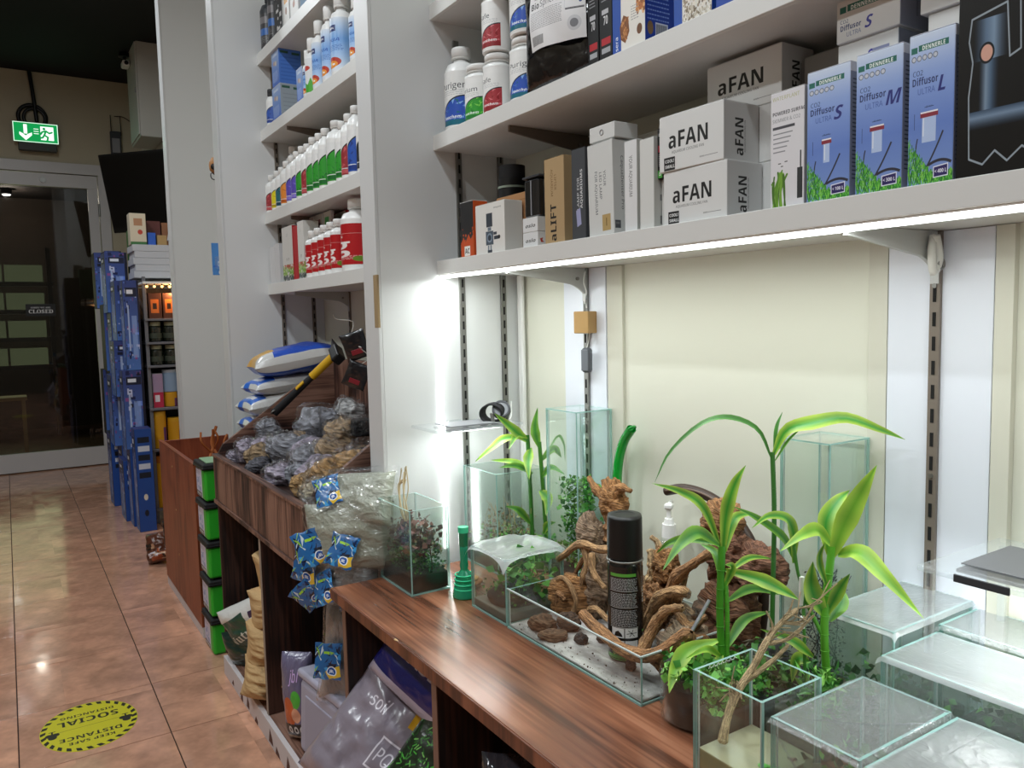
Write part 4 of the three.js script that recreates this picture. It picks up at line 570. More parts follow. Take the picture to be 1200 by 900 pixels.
  bottle('treatment_bottle', 'second dark bottle on the top shelf of the left bay', 'bottle', XL + 0.05, L4, -3.96, 0.045, 0.26, { tex: dk, mat: MT.charcoal, capMat: MT.black, ry: 1.2 });
  carton('carton', 'black and white patterned box on the top shelf', 'box', [1.185, 1.185 + 0.08], [L4, L4 + 0.25], [-3.89, -3.76], { front: wt(128, 256, (x) => { seed(6); for (let i = 0; i < 26; i++) fill(x, i % 2 ? '#cfcfcf' : '#444', rnd(0, 110), rnd(0, 240), rnd(10, 40), rnd(8, 22)); }, '#1c1c1e') });
  carton('carton', 'white box with orange print on the top shelf', 'box', [1.185, 1.185 + 0.08], [L4, L4 + 0.22], [-3.74, -3.66], { front: oyt });
  carton('carton', 'white box with yellow print on the top shelf', 'box', [1.185, 1.185 + 0.08], [L4, L4 + 0.20], [-3.64, -3.53], { front: oyt });
  carton('carton', 'blue grey box near the end of the top shelf', 'box', [1.185, 1.185 + 0.08], [L4, L4 + 0.20], [-3.50, -3.38], { color: 0x5a7fa0 });
}
// blister packs and trinkets hung between the two far panels
{
  const bpm = printed(wt(64, 128, (q) => { seed(34); for (let i = 0; i < 16; i++) fill(q, ['#e8e8ea', '#4a86c8', '#f0d23a', '#2a6ac0'][i % 4], rnd(0, 50), rnd(0, 116), rnd(8, 26), rnd(6, 20)); }, '#4a86c8'));
  const bp = (label, x, y, z, w, h, c) => { const t = T('blister_pack', label, 'pack', x, y, z, -0.1, undefined); M('card', RB(w, h, 0.004, 0.001), bpm, t); M('blister', RB(w * 0.7, h * 0.4, 0.02, 0.006, 2), MT.acrylic, t, 0, -h * 0.12, 0.011); M('hook', tube([[0, h / 2 - 0.01, 0.002], [0.0, h / 2 + 0.02, 0.03], [0.0, h / 2 + 0.02, 0.150]], 0.002, 12, 5), MT.steel, t); };
  bp('blue and yellow blister pack hung behind the left grey panel, upper', 1.00, 1.93, -4.42, 0.09, 0.17, '#4a86c8'); bp('pale green blister pack hung behind the left grey panel, lower', 1.03, 1.64, -4.42, 0.06, 0.14, '#b8cf8a'); bp('white and green pack hung lowest behind the left grey panel', 1.035, 1.02, -4.42, 0.07, 0.14, '#c9d2c9');
  const o = T('shell_ornament', 'small orange and brown ornament on a wire rack behind the left grey panel', 'ornament', 1.00, 2.42, -4.42); M('shell', rockGeo(0.035, 0.045, 0.035, 5, 0.2, 5), mat(0xb4804e, 0.7), o); M('opening', rockGeo(0.014, 0.016, 0.012, 2, 0.2, 4), MT.black, o, -0.02, -0.01, 0.028); M('wire', tube([[0.02, -0.05, 0.150], [0.01, -0.052, 0.06], [0, -0.055, 0.01], [-0.03, -0.04, 0.02], [-0.03, -0.07, 0.02], [0.02, -0.075, 0]], 0.003, 20, 5), MT.charcoal, o);
}

// ---------------------------------------------------------------- wooden rock bin, plinth, cabinet, buckets
const WX = 0.757;
function plank(name, parent, x0, x1, y0, y1, z0, z1, m = MT.walnutV, k = 1.0, r = 0.0015) { const b = box(name, m, parent, x0, x1, y0, y1, z0, z1, r); const g = uvMetres(b.geometry, k); const uv = g.attributes.uv, n = g.attributes.normal; for (let i = 0; i < uv.count; i++) { const u = uv.getX(i), v = uv.getY(i); uv.setXY(i, Math.abs(n.getY(i)) > 0.7 ? u : v, Math.abs(n.getY(i)) > 0.7 ? v : u); } return b; }
{
  const b = T('rock_display_bin', 'dark wood display bin with sloping sides, heaped with rocks', 'bin');
  plank('front_board', b, WX, WX + 0.02, 0.795, 0.988, -3.70, -2.42, MT.walnutV, 1.3);
  plank('front_cap', b, WX - 0.004, WX + 0.024, 0.9885, 1.0, -3.704, -2.416, MT.walnutV); plank('lower_rail', b, WX - 0.006, WX + 0.026, 0.776, 0.7945, -3.70, -2.42, MT.walnutV);
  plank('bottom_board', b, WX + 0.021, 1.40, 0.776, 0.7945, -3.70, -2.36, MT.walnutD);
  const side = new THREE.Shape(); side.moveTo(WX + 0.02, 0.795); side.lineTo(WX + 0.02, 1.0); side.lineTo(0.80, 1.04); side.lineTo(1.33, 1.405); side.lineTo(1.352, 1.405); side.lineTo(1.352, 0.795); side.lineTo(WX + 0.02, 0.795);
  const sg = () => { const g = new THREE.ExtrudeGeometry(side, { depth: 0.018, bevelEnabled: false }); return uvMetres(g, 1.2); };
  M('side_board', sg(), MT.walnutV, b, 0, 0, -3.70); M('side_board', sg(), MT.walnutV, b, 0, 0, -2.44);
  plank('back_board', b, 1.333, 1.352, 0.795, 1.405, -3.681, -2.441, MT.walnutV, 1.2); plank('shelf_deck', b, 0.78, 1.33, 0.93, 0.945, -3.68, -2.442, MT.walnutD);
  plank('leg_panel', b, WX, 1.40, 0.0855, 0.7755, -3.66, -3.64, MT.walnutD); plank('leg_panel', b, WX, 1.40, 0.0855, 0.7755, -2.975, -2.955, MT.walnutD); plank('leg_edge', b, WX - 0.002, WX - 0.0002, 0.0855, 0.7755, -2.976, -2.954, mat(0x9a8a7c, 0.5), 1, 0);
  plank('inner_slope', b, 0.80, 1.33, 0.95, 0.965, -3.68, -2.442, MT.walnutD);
}
{
  const p = T('storage_plinth', 'low wooden storage deck with peeling white plinth along the floor', 'plinth');
  plank('deck', p, 0.76, 1.44, 0.068, 0.085, -3.64, 0.25, MT.walnutV, 1.1); box('kick_board', mat(0xcfc6c6, 0.6), p, 0.741, 0.7595, 0, 0.0845, -3.63, 0.25, 0.001); 
  seed(31); const chip = mat(0x5a3a30, 0.8); for (let i = 0; i < 12; i++) { const z = -3.5 + i * 0.14 + rnd(-0.04, 0.04), s = new THREE.Shape(), h = rnd(0.02, 0.07); s.moveTo(0, 0); s.lineTo(rnd(0.01, 0.03), h); s.lineTo(rnd(0.03, 0.05), h * 0.5); s.lineTo(rnd(0.03, 0.06), 0); const g = new THREE.ExtrudeGeometry(s, { depth: 0.0006, bevelEnabled: false }); g.rotateY(-PI / 2); M('peeled_patch', g, chip, p, 0.741, i % 2 ? 0.002 : 0.012, z); }
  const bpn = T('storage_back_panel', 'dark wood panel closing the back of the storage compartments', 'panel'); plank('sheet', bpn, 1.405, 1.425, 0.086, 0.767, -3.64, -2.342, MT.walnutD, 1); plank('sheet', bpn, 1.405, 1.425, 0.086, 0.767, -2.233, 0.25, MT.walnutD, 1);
  const c = T('counter', 'long walnut counter top carrying the glass tanks', 'counter');
  plank('top', c, WX + 0.004, XW - 0.001, 0.768, 0.800, -2.2, 0.28, MT.walnutTop, 1.05, 0.003); plank('front_edge', c, WX, WX + 0.0038, 0.768, 0.7995, -2.2, 0.28, MT.walnutEdge, 1);
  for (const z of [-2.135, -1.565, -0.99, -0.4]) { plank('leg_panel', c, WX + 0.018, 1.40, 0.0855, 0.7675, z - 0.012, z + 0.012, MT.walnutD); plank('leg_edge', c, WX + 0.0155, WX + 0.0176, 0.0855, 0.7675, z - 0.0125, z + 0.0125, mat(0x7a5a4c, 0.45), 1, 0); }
  M('chipped_spot', rockGeo(0.004, 0.002, 0.012, 3, 0.3, 3), mat(0xc9a676, 0.8), c, WX + 0.003, 0.798, -1.74);
}
{ // reddish cabinet with an open top
  const c = T('open_top_cabinet', 'reddish brown cabinet with open top left of the buckets', 'cabinet');
  const pk = (n, ...a) => plank(n, c, ...a, MT.cherry, 1.2); pk('front_panel', 0.745, 0.763, 0.055, 0.885, -5.14, -4.11); pk('end_panel', 0.7635, 1.30, 0.055, 0.885, -5.14, -5.122); pk('end_panel', 0.7635, 0.90, 0.055, 0.885, -4.128, -4.11); pk('back_panel', 1.282, 1.30, 0.055, 0.885, -5.1215, -4.29); pk('inner_deck', 0.7635, 1.281, 0.66, 0.675, -5.1215, -4.3);
  pk('top_edge', 0.743, 0.765, 0.8855, 0.893, -5.142, -4.108); box('kick_board', mat(0xcfc6c6, 0.6), c, 0.748, 0.76, 0, 0.0545, -5.14, -4.11, 0.001); for (const [y, z] of [[0.79, -4.72], [0.55, -4.68], [0.3, -4.66]]) M('screw_cap', CY(0.006, 0.006, 0.002, 10), MT.kraft, c, 0.7445, y, z, 0, 0, PI / 2);
  for (const [x, z, ry] of [[0.93, -4.75, 0.3], [1.03, -4.55, -0.8], [1.0, -4.85, 1.6]]) { const t = T('orange_twig', ['forked orange twig standing in the open cabinet', 'short bent orange twig in the open cabinet', 'thin orange twig at the back of the open cabinet'][x === 0.93 ? 0 : x === 1.03 ? 1 : 2], 'twig', x, 0.676, z, ry); M('stem', tube([[0, 0, 0], [0.01, 0.12, 0.02], [0.05, 0.2, 0.0], [0.04, 0.30, 0.03]], 0.009, 18, 6), mat(0xb0622e, 0.7), t); M('side_branch', tube([[0.03, 0.17, 0.01], [-0.03, 0.24, 0.02], [-0.02, 0.29, 0]], 0.006, 12, 6), mat(0xb0622e, 0.7), t); }
}
{ // five stacked buckets
  const bl = wt(256, 256, (x) => { fill(x, '#cfcbe0', 0, 0, 180, 256); fill(x, '#3a3a40', 10, 14, 90, 10); seed(8); for (let i = 0; i < 16; i++) disc(x, rnd(40, 140), rnd(80, 190), rnd(6, 26), ['#9fb0cf', '#b9bfd8', '#8a9ac2'][i % 3]); lines(x, 14, 40, 110, 30, 3, '#8a88a0', 3); fill(x, '#17171a', 10, 206, 150, 38); tx(x, 'GROUND', 84, 226, 28, '#eee', { bold: true, align: 'center' }); fill(x, '#2fae2f', 180, 0, 76, 256); }, '#2fae2f');
  const gs = wt(128, 256, (x) => { seed(4); for (let i = 0; i < 14; i++) fill(x, '#4cc24a', 26, 20 + i * 14, rnd(30, 74), 4); }, '#2eb02e');
  const ord = ['bottom', 'second lowest', 'middle', 'second highest', 'top'];
  ord.forEach((o, i) => {
    const h = 0.187, t = T('substrate_bucket', `square green and white bucket with black lid, ${o} of the stack`, 'bucket', 0.862, i * h + 0.001, -3.952, 0, 'stack of green and white buckets'); const gm = mat(0x2eb02e, 0.45), w = 0.236, d = 0.20;
    M('bucket_body', RB(w, h - 0.032, d, 0.014, 3), [gm, printed(bl, 0.4), gm, gm, printed(gs, 0.4), gm], t, 0, (h - 0.032) / 2, 0); M('lid', RB(w + 0.016, 0.024, d + 0.014, 0.008, 2), MT.blackSoft, t, 0, h - 0.0205, 0); M('lid_rim', RB(w + 0.02, 0.012, d + 0.019, 0.005, 2), MT.black, t, 0, h - 0.030, 0); M('lid_panel', RB(w - 0.03, 0.007, d - 0.03, 0.003), i === 4 ? mat(0x8fb08a, 0.6) : MT.black, t, 0, h - 0.005, 0);
  });
}
// rocks in film bags
{
  const RK = [[0.782,1.02,-3.597,0.034],[0.874,1.049,-3.563,0.046],[0.973,1.131,-3.577,0.046],[0.931,1.073,-3.505,0.049],[0.963,1.087,-3.27,0.061],[0.803,1.02,-3.288,0.046],[0.816,1.025,-3.008,0.065],[1.13,1.157,-3.326,0.074],[0.948,1.08,-2.926,0.065],[1.03,1.115,-3.282,0.044],[1.126,1.155,-3.057,0.059],[1.263,1.213,-3.291,0.064],[1.192,1.183,-2.999,0.048],[1.068,1.131,-2.681,0.043],[1.018,1.11,-2.893,0.056],[1.007,1.105,-2.602,0.075],[0.833,1.032,-2.725,0.063],[0.829,1.03,-2.574,0.063],[0.809,1.022,-2.45,0.055],[0.929,1.072,-2.622,0.059]];
  const info = ['small mauve rock in the far front corner of the bin|p|1', 'mauve grey rock beside the far corner of the bin|p|1', 'grey rock at the far back of the bin, upper one|g|1', 'dark grey wrapped rock below the upper back one|d|1', 'tall grey wrapped rock in the middle of the bin|g|1', 'flat dark grey rock near the front board|d|0', 'round mauve wrapped rock at the front board|p|1', 'large grey wrapped rock below the hammer handle|g|1', 'large grey wrapped rock in the centre of the heap|g|1', 'small tan rock behind the tall grey one|t|0', 'tan rock with glossy wrap near the back board|t|1', 'white wrapped rock bundle topmost at the back|w|1', 'black wrapped package at the back right of the bin|k|1', 'black wrapped package below another at the right|k|1', 'brown grey rock in the middle right of the heap|t|1', 'large tan rock in glossy wrap at the right|o|1', 'orange tan rock with a white price tag at the front|o|0', 'beige wrapped rock right of the tagged one|b|1', 'cream wrapped rock at the near front corner|c|1', 'sandy rock between the large tan and beige ones|o|1'];
  const col = { p: 0xc4b9cc, g: 0xa6a8b2, d: 0x76757e, t: 0xbda07c, w: 0xd2d2d2, k: 0x191a1e, o: 0xcaa06a, b: 0xc2b59a, c: 0xe0d2b2 };
  const mats = {}; for (const k in col) mats[k] = mat(col[k], 0.75, { map: rockTexNoise, bumpMap: rockTexNoise, bumpScale: 0.008 });
  const wrap = phys(0xffffff, 0.12, { transmission: 1, thickness: 0, ior: 1.5, bumpMap: rep(crinkle, 1.5, 1.5), bumpScale: 0.004, side: THREE.DoubleSide });
  RK.forEach(([x, y, z, r], i) => {
    const [label, k, w] = info[i].split('|'), t = T(k === 'k' ? 'wrapped_package' : 'bagged_rock', label, k === 'k' ? 'package' : 'rock', x + (x < 0.84 ? 0.045 : 0), y - 0.03, z, i * 1.3, undefined), sx = 1.15 + 0.25 * hash(i, 1, 1), sy = 0.85 + 0.25 * hash(i, 2, 1), big = r * (x < 0.86 ? 0.84 : 1.0);
    M('rock_body', k === 'k' ? RB(r * 1.7, r * 1.4, r * 2.0, r * 0.2, 2) : rockGeo(big * sx, big * sy, big * 1.05, i * 3.7 + 1, 0.34, 9), mats[k], t);
    if (w === '1') M('plastic_wrap', rockGeo(big * sx * 1.05, big * sy * 1.06, big * 1.09, i * 3.7 + 1.04, 0.34, 12, true), wrap, t);
    if (i === 16) M('price_tag', RB(0.035, 0.03, 0.002, 0.0006), MT.white, t, -0.02, 0.05, 0.075, -0.6, 0.3, 0.2);
  });
  seed(44); for (let i = 0; i < 14; i++) { const z = -3.55 + i * 0.083, x = 0.88 + rnd(0, 0.3), t = T('bagged_rock', ['grey', 'mauve', 'tan', 'dark'][i % 4] + ' rock bedded under the heap, ' + ['1st', '2nd', '3rd', '4th', '5th', '6th', '7th', '8th', '9th', '10th', '11th', '12th', '13th', '14th'][i] + ' from the far end', 'rock', x, 0.985 + 0.28 * (x - 0.8), z, i, 'rocks bedded low in the bin'); M('rock_body', rockGeo(0.075, 0.06, 0.07, i * 5.1, 0.3, 7), mats['gptd'[i % 4]], t); }
  // hammer laid over the back board
  const h = T('geology_hammer', 'hammer with black head and yellow banded handle on the rocks', 'hammer', 0, 0, 0), p0 = V(1.255, 1.44, -3.42), p1 = V(1.02, 1.17, -3.62), dir = p1.clone().sub(p0), L = dir.length(); h.position.copy(p0); h.quaternion.setFromUnitVectors(V(0, -1, 0), dir.clone().normalize());
  M('handle', CY(0.015, 0.019, L * 0.62, 14), MT.blackSoft, h, 0, -L * 0.69, 0); M('yellow_sleeve', CY(0.019, 0.019, L * 0.34, 16), mat(0xd8a818, 0.45), h, 0, -L * 0.22, 0); M('yellow_mark', RB(0.008, 0.05, 0.02, 0.003), mat(0xd8a818, 0.45), h, -0.015, -L * 0.55, 0.006);
  M('head', RB(0.05, 0.05, 0.10, 0.01, 2), MT.black, h, 0, 0.0, 0.01); M('pick', new THREE.ConeGeometry(0.022, 0.10, 12), MT.black, h, 0, 0.0, -0.085, -PI / 2); M('end_ring', new THREE.TorusGeometry(0.011, 0.004, 8, 16), MT.steel, h, -0.012, -L * 0.985, 0.008, 0, 0.8, 0);
}
{ // filter wool packs stacked between the panel and the bin
  const wool = mat(0xd8d8d6, 0.9, { bumpMap: rockTexNoise, bumpScale: 0.006 });
  const pk = (label, x, y, z, w, h, d, tex, rz, ry) => { const t = T('filter_wool_pack', label, 'pack', x, y, z, 0); t.rotation.set(0, ry, rz, 'YXZ'); const g = bagGeo(w, d, h, { seed: x * 10 + y, amp: 0.05, pw: 0.42 }); g.rotateX(-PI / 2); M('wool_roll', g, glossBag(tex), t); const s = bagGeo(w * 0.94, d * 0.94, h * 0.9, { seed: 2, amp: 0.04 }); s.rotateX(-PI / 2); M('wool_fill', s, wool, t); return t; };
  const oy = canvasTex(256, 256, (x) => { fill(x, '#dcdcda', 0, 0, 256, 256); fill(x, '#2a57c4', 60, 0, 196, 246); fill(x, '#e0a82a', 0, 10, 66, 190); for (let i = 0; i < 4; i++) fill(x, '#c23a5a', 110, 50 + i * 16, 120, 7); });
  const bw = canvasTex(256, 256, (x) => { fill(x, '#dcdddc', 0, 0, 256, 256); fill(x, '#2f6ed0', 0, 40, 256, 60); fill(x, '#2f6ed0', 10, 20, 60, 210); fill(x, '#e8e8e8', 26, 60, 20, 130); });
  pk('orange and blue wool pack on top of the stack', 1.20, 1.40, -3.88, 0.42, 0.14, 0.26, oy, 0.16, -0.1); pk('plain white wool pack, second from the top', 1.16, 1.285, -3.9, 0.38, 0.09, 0.22, bw, 0.1, 0.1); pk('white wool pack with blue end, third from the top', 1.11, 1.195, -3.9, 0.34, 0.10, 0.24, bw, 0.12, 0.05); pk('white wool pack with blue end, lowest of the stack', 1.10, 1.095, -3.9, 0.32, 0.09, 0.24, bw, 0.02, 0.0);
  const cr = T('stacking_crate', 'plain box under the wool packs, hidden behind the bin', 'crate', 1.12, 0.0, -3.92); M('crate_body', RB(0.28, 1.045, 0.28, 0.01), MT.grey, cr, 0.12, 0.5225, 0); M('rim', RB(0.29, 0.02, 0.29, 0.004), MT.grey, cr, 0.12, 1.04, 0);
}
{ // tags hung at the near panel
  const tg = (label, y, s, rot) => { const t = T('hanging_pack', label, 'pack', 0.985, y, -2.50, 0); t.rotation.set(0.1, -0.5, rot, 'YXZ'); M('card', bagGeo(0.10 * s, 0.11 * s, 0.02, { seed: y, amp: 0.12 }), phys(0x17161c, 0.3, { clearcoat: 0.6, side: THREE.DoubleSide }), t); M('stripe', RB(0.045 * s, 0.02 * s, 0.003, 0.001), mat(0x8c2430, 0.4), t, 0.0, -0.02, 0.012); M('cord', tube([[0, 0.05 * s, 0], [0.02, 0.09 * s, 0.0], [-0.02, 0.12 * s, 0.03], [-0.01, 0.15 * s, 0.15]], 0.0015, 16, 5), MT.offwhite, t); };
  tg('black pack with red stripe hung beside the panel, upper', 1.50, 0.85, 0.3); tg('black pack hung beside the panel, lower', 1.40, 0.8, -0.4);
}

// ---------------------------------------------------------------- bags on the storage deck and over the bin end
{
  const clearBag = phys(0xffffff, 0.16, { transmission: 1, thickness: 0, ior: 1.5, bumpMap: rep(crinkle, 1.3, 1.3), bumpScale: 0.010, side: THREE.DoubleSide });
  const blueTag = canvasTex(256, 256, (x) => { fill(x, '#22609c', 0, 0, 256, 256); seed(19); for (let i = 0; i < 46; i++) poly(x, [[rnd(0, 256), rnd(0, 256)], [rnd(0, 256), rnd(0, 256)], [rnd(0, 256), rnd(0, 256)]].map((p, j, a) => j ? [a[0][0] + rnd(-60, 60), a[0][1] + rnd(-60, 60)] : p), ['#122a56', '#3f9ad8', '#8cb84a', '#0f1e36', '#c8d4dc'][i % 5]); fill(x, '#9ccf3a', 90, 60, 60, 20); poly(x, [[120, 200], [250, 150], [256, 230], [150, 256]], '#e0b83a'); disc(x, 176, 196, 46, '#f0f2f4', 34); disc(x, 176, 196, 38, '#1b4f9c', 27); tx(x, 'JBL', 176, 198, 28, '#fff', { bold: true, align: 'center' }); });
  const tagM = phys(0xffffff, 0.25, { map: blueTag, clearcoat: 0.8, side: THREE.DoubleSide });
  const pebble = mat(0x84847c, 0.9, { map: rockTexNoise }), greyFill = phys(0x8e8f90, 0.4, { clearcoat: 0.7, bumpMap: crinkle, bumpScale: 0.006 }), greenFill = phys(0x979a8c, 0.4, { clearcoat: 0.7, bumpMap: crinkle, bumpScale: 0.006 });
  const gravelBag = (label, x, y, z, rot, w, h, d, fm, tags, sd) => {
    const t = T('gravel_bag', label, 'bag', x, y, z); t.rotation.set(...rot, 'YXZ');
    M('stone_fill', bagGeo(w * 0.92, h * 0.86, d * 0.94, { seed: sd, amp: 0.08 }), fm, t, 0, -h * 0.03, 0); M('clear_film', bagGeo(w, h, d * 1.04, { seed: sd, amp: 0.12 }), clearBag, t);
    tags.forEach(([a, b, c, s, rz]) => { const l = M('printed_card', bagGeo(s, s * 1.1, 0.006, { seed: sd + a * 9, amp: 0.5, nx: 14, ny: 14, pinch: 2 }), tagM, t, a, b, c + 0.004, 0.25 * Math.sin(sd + a * 70), 0.35 * Math.sin(sd * 2 + b * 90), rz); });
    return t;
  };
  // pile hanging over the right end of the bin
  gravelBag('clear gravel bag with a blue card, uppermost at the bin end', 0.895, 1.035, -2.285, [-0.5, -0.9, 0.1], 0.25, 0.20, 0.09, greenFill, [[-0.085, 0.01, 0.050, 0.085, 0.35]], 3);
  gravelBag('large clear gravel bag in the middle of the pile beside the counter', 0.86, 0.925, -2.29, [-0.12, -0.75, 0.06], 0.32, 0.24, 0.11, greenFill, [[-0.105, -0.03, 0.050, 0.10, 0.35], [0.0, -0.04, 0.066, 0.09, -0.3]], 5);
  gravelBag('clear gravel bag with crumpled blue cards, lowest over the bin end', 0.835, 0.80, -2.31, [-0.05, -0.8, 0.0], 0.28, 0.20, 0.10, greyFill, [[-0.10, 0.03, 0.045, 0.10, -0.2], [-0.03, -0.03, 0.062, 0.09, 0.4], [-0.09, -0.06, 0.05, 0.08, 0.8]], 7);
  // middle compartment
  gravelBag('tall clear bag with blue and yellow card standing under the bin', 0.90, 0.53, -2.36, [0.0, -0.7, -0.12], 0.26, 0.42, 0.14, greyFill, [[-0.02, 0.20, 0.075, 0.12, 0.25], [-0.07, -0.02, 0.085, 0.10, 0.1]], 9);
  const po = canvasTex(256, 384, (x) => { fill(x, '#6a6480', 0, 0, 256, 384); tx(x, 'jbl', 150, 90, 70, '#d8b8f0', { italic: true, align: 'center' }); disc(x, 160, 190, 40, '#4ab03a'); disc(x, 90, 250, 50, '#c25a2a', 70); disc(x, 150, 260, 34, '#e0a080'); fill(x, '#16161a', 0, 300, 256, 60); for (let i = 0; i < 3; i++) { disc(x, 80 + i * 50, 328, 18, '#cfcfcf'); disc(x, 80 + i * 50, 328, 9, '#16161a'); } fill(x, '#b8a890', 0, 360, 256, 24); });
  bag('soil_pouch', 'dark pouch printed with orange and green, standing on the deck', 'pouch', 0.81, 0.25, -2.715, [-0.06, -0.95, 0.1], 0.13, 0.31, 0.10, { seed: 11, amp: 0.06, mat: glossBag(po), part: 'pouch_body' });
  const gb = T('grey_tub', 'large pale grey plastic tub with ribbed side under the counter end', 'tub', 0.862, 0.0855, -2.44, 0.25); gb.rotation.set(0, 0.1, -0.05, 'YXZ'); M('tub_body', RB(0.15, 0.27, 0.40, 0.03, 4), mat(0xa8a5b6, 0.5), gb, 0, 0.14, 0); M('raised_panel', RB(0.01, 0.19, 0.30, 0.012, 3), mat(0x9e9bac, 0.5), gb, -0.0735, 0.13, 0.01); M('lid', RB(0.16, 0.03, 0.41, 0.012, 2), mat(0xaeabbc, 0.5), gb, 0, 0.285, 0);
  // left compartment
  const gw = canvasTex(256, 256, (x) => { fill(x, '#dcdcd8', 0, 0, 256, 256); poly(x, [[0, 60], [150, 30], [190, 256], [0, 256]], '#134a40'); tx(x, 'Nutri', 84, 150, 64, '#e8efe8', { italic: true, bold: true, align: 'center', rot: -0.25, font: 'serif' }); fill(x, '#3a2a4a', 180, 40, 40, 30); });
  bag('soil_bag', 'green and white soil bag slumped out of the left compartment', 'bag', 0.83, 0.285, -3.42, [0.25, -0.8, 0.45], 0.28, 0.22, 0.12, { seed: 13, amp: 0.07, mat: glossBag(gw) });
  bag('soil_bag', 'dark green soil bag lying under the green and white one', 'bag', 0.84, 0.165, -3.46, [0.2, -0.8, 0.25], 0.28, 0.18, 0.12, { seed: 15, amp: 0.08, mat: phys(0x12322c, 0.3, { clearcoat: 0.5, side: THREE.DoubleSide }) });
  const pm = mat(0xc4a272, 0.8, { bumpMap: crinkle, bumpScale: 0.004, side: THREE.DoubleSide });
  [['lowest brown paper sack', 0.17, 0.16, 0.86], ['second brown paper sack from the deck', 0.32, 0.17, 0.88], ['third brown paper sack from the deck', 0.46, 0.16, 0.90], ['topmost brown paper sack, upright', 0.60, 0.20, 0.93]].forEach(([l, y, h, x], i) => bag('paper_sack', l + ' in the left compartment', 'sack', x - 0.03, y, -3.10, [0.1 * (i % 2 ? 1 : -1), -0.35 + 0.1 * i, 0.1 * (i - 1.5)], 0.26, h, 0.24, { seed: 20 + i, amp: 0.10, mat: pm }));
  // right compartment: soil bags
  const pw = canvasTex(512, 512, (x) => { fill(x, '#8d8490', 0, 0, 512, 512); x.strokeStyle = '#e6e0ea'; x.lineWidth = 6; x.save(); x.translate(385, 300); x.rotate(0.0); x.strokeRect(-110, -46, 220, 92); tx(x, 'POWDER', 0, 2, 58, '#e6e0ea', { align: 'center', sx: 0.85 }); x.restore(); tx(x, 'aqua', 130, 90, 64, '#f0e8f8', { italic: true, font: 'serif', align: 'center' }); tx(x, 'soil', 190, 190, 56, '#e6e0ea', { align: 'center' }); fill(x, '#d8a416', 330, 70, 130, 120); tx(x, 'SOIL', 395, 130, 44, '#f4e8c0', { align: 'center', rot: -PI / 2 }); lines(x, 240, 430, 190, 50, 4, '#b8b0bc', 4); });
  bag('soil_bag', 'grey soil bag with a yellow square and boxed lettering', 'bag', 0.865, 0.40, -2.0, [-0.62, -0.86, -0.50], 0.40, 0.46, 0.20, { seed: 31, amp: 0.13, pw: 0.42, mat: glossBag(pw), sag: 0.2 });
  const bb = canvasTex(384, 256, (x) => { fill(x, '#10186a', 0, 0, 384, 256); tx(x, 'BASIS', 180, 120, 72, '#c9c6d8', { align: 'center', bold: true }); fill(x, '#b9b4cc', 0, 218, 384, 38); fill(x, '#1b2478', 30, 40, 60, 20); });
  bag('soil_bag', 'deep blue soil bag with silver bottom at the back', 'bag', 0.93, 0.63, -1.85, [-0.45, -1.05, -0.42], 0.40, 0.24, 0.14, { seed: 33, amp: 0.06, mat: glossBag(bb) });
  const fern = canvasTex(256, 256, (x) => { fill(x, '#0c2410', 0, 0, 256, 256); seed(15); for (let i = 0; i < 420; i++) { const a = rnd(0, 256), b = rnd(0, 256), q = rnd(0, 6.3); x.strokeStyle = ['#2f7a2c', '#4aa83e', '#1c5420', '#79c25a'][i % 4]; x.lineWidth = 3; x.beginPath(); x.moveTo(a, b); x.lineTo(a + 14 * Math.cos(q), b + 14 * Math.sin(q)); x.stroke(); } });
  bag('soil_bag', 'soil bag printed with dark green ferns beside the counter leg', 'bag', 0.90, 0.455, -1.735, [-0.55, -0.9, -0.5], 0.26, 0.32, 0.12, { seed: 35, amp: 0.05, mat: glossBag(fern) });
  bag('soil_bag', 'crumpled silver bag under the grey soil bag', 'bag', 0.82, 0.245, -2.04, [-0.7, -0.8, -0.25], 0.42, 0.26, 0.12, { seed: 37, amp: 0.16, mat: phys(0xa8a4b8, 0.25, { metalness: 0.35, clearcoat: 0.5, side: THREE.DoubleSide, bumpMap: crinkle, bumpScale: 0.01 }) });
  bag('soil_bag', 'grey bag with dark print lowest on the deck', 'bag', 0.86, 0.145, -2.18, [-0.9, -0.6, 0], 0.40, 0.34, 0.13, { seed: 39, amp: 0.10, mat: glossBag(pw) });
  bag('gravel_bag', 'dark clear bag in the near compartment under the counter', 'bag', 0.90, 0.38, -1.22, [-0.3, -0.8, 0], 0.42, 0.55, 0.22, { seed: 41, amp: 0.1, mat: phys(0x3a3a40, 0.15, { clearcoat: 0.8, side: THREE.DoubleSide, bumpMap: crinkle, bumpScale: 0.01 }) });
}
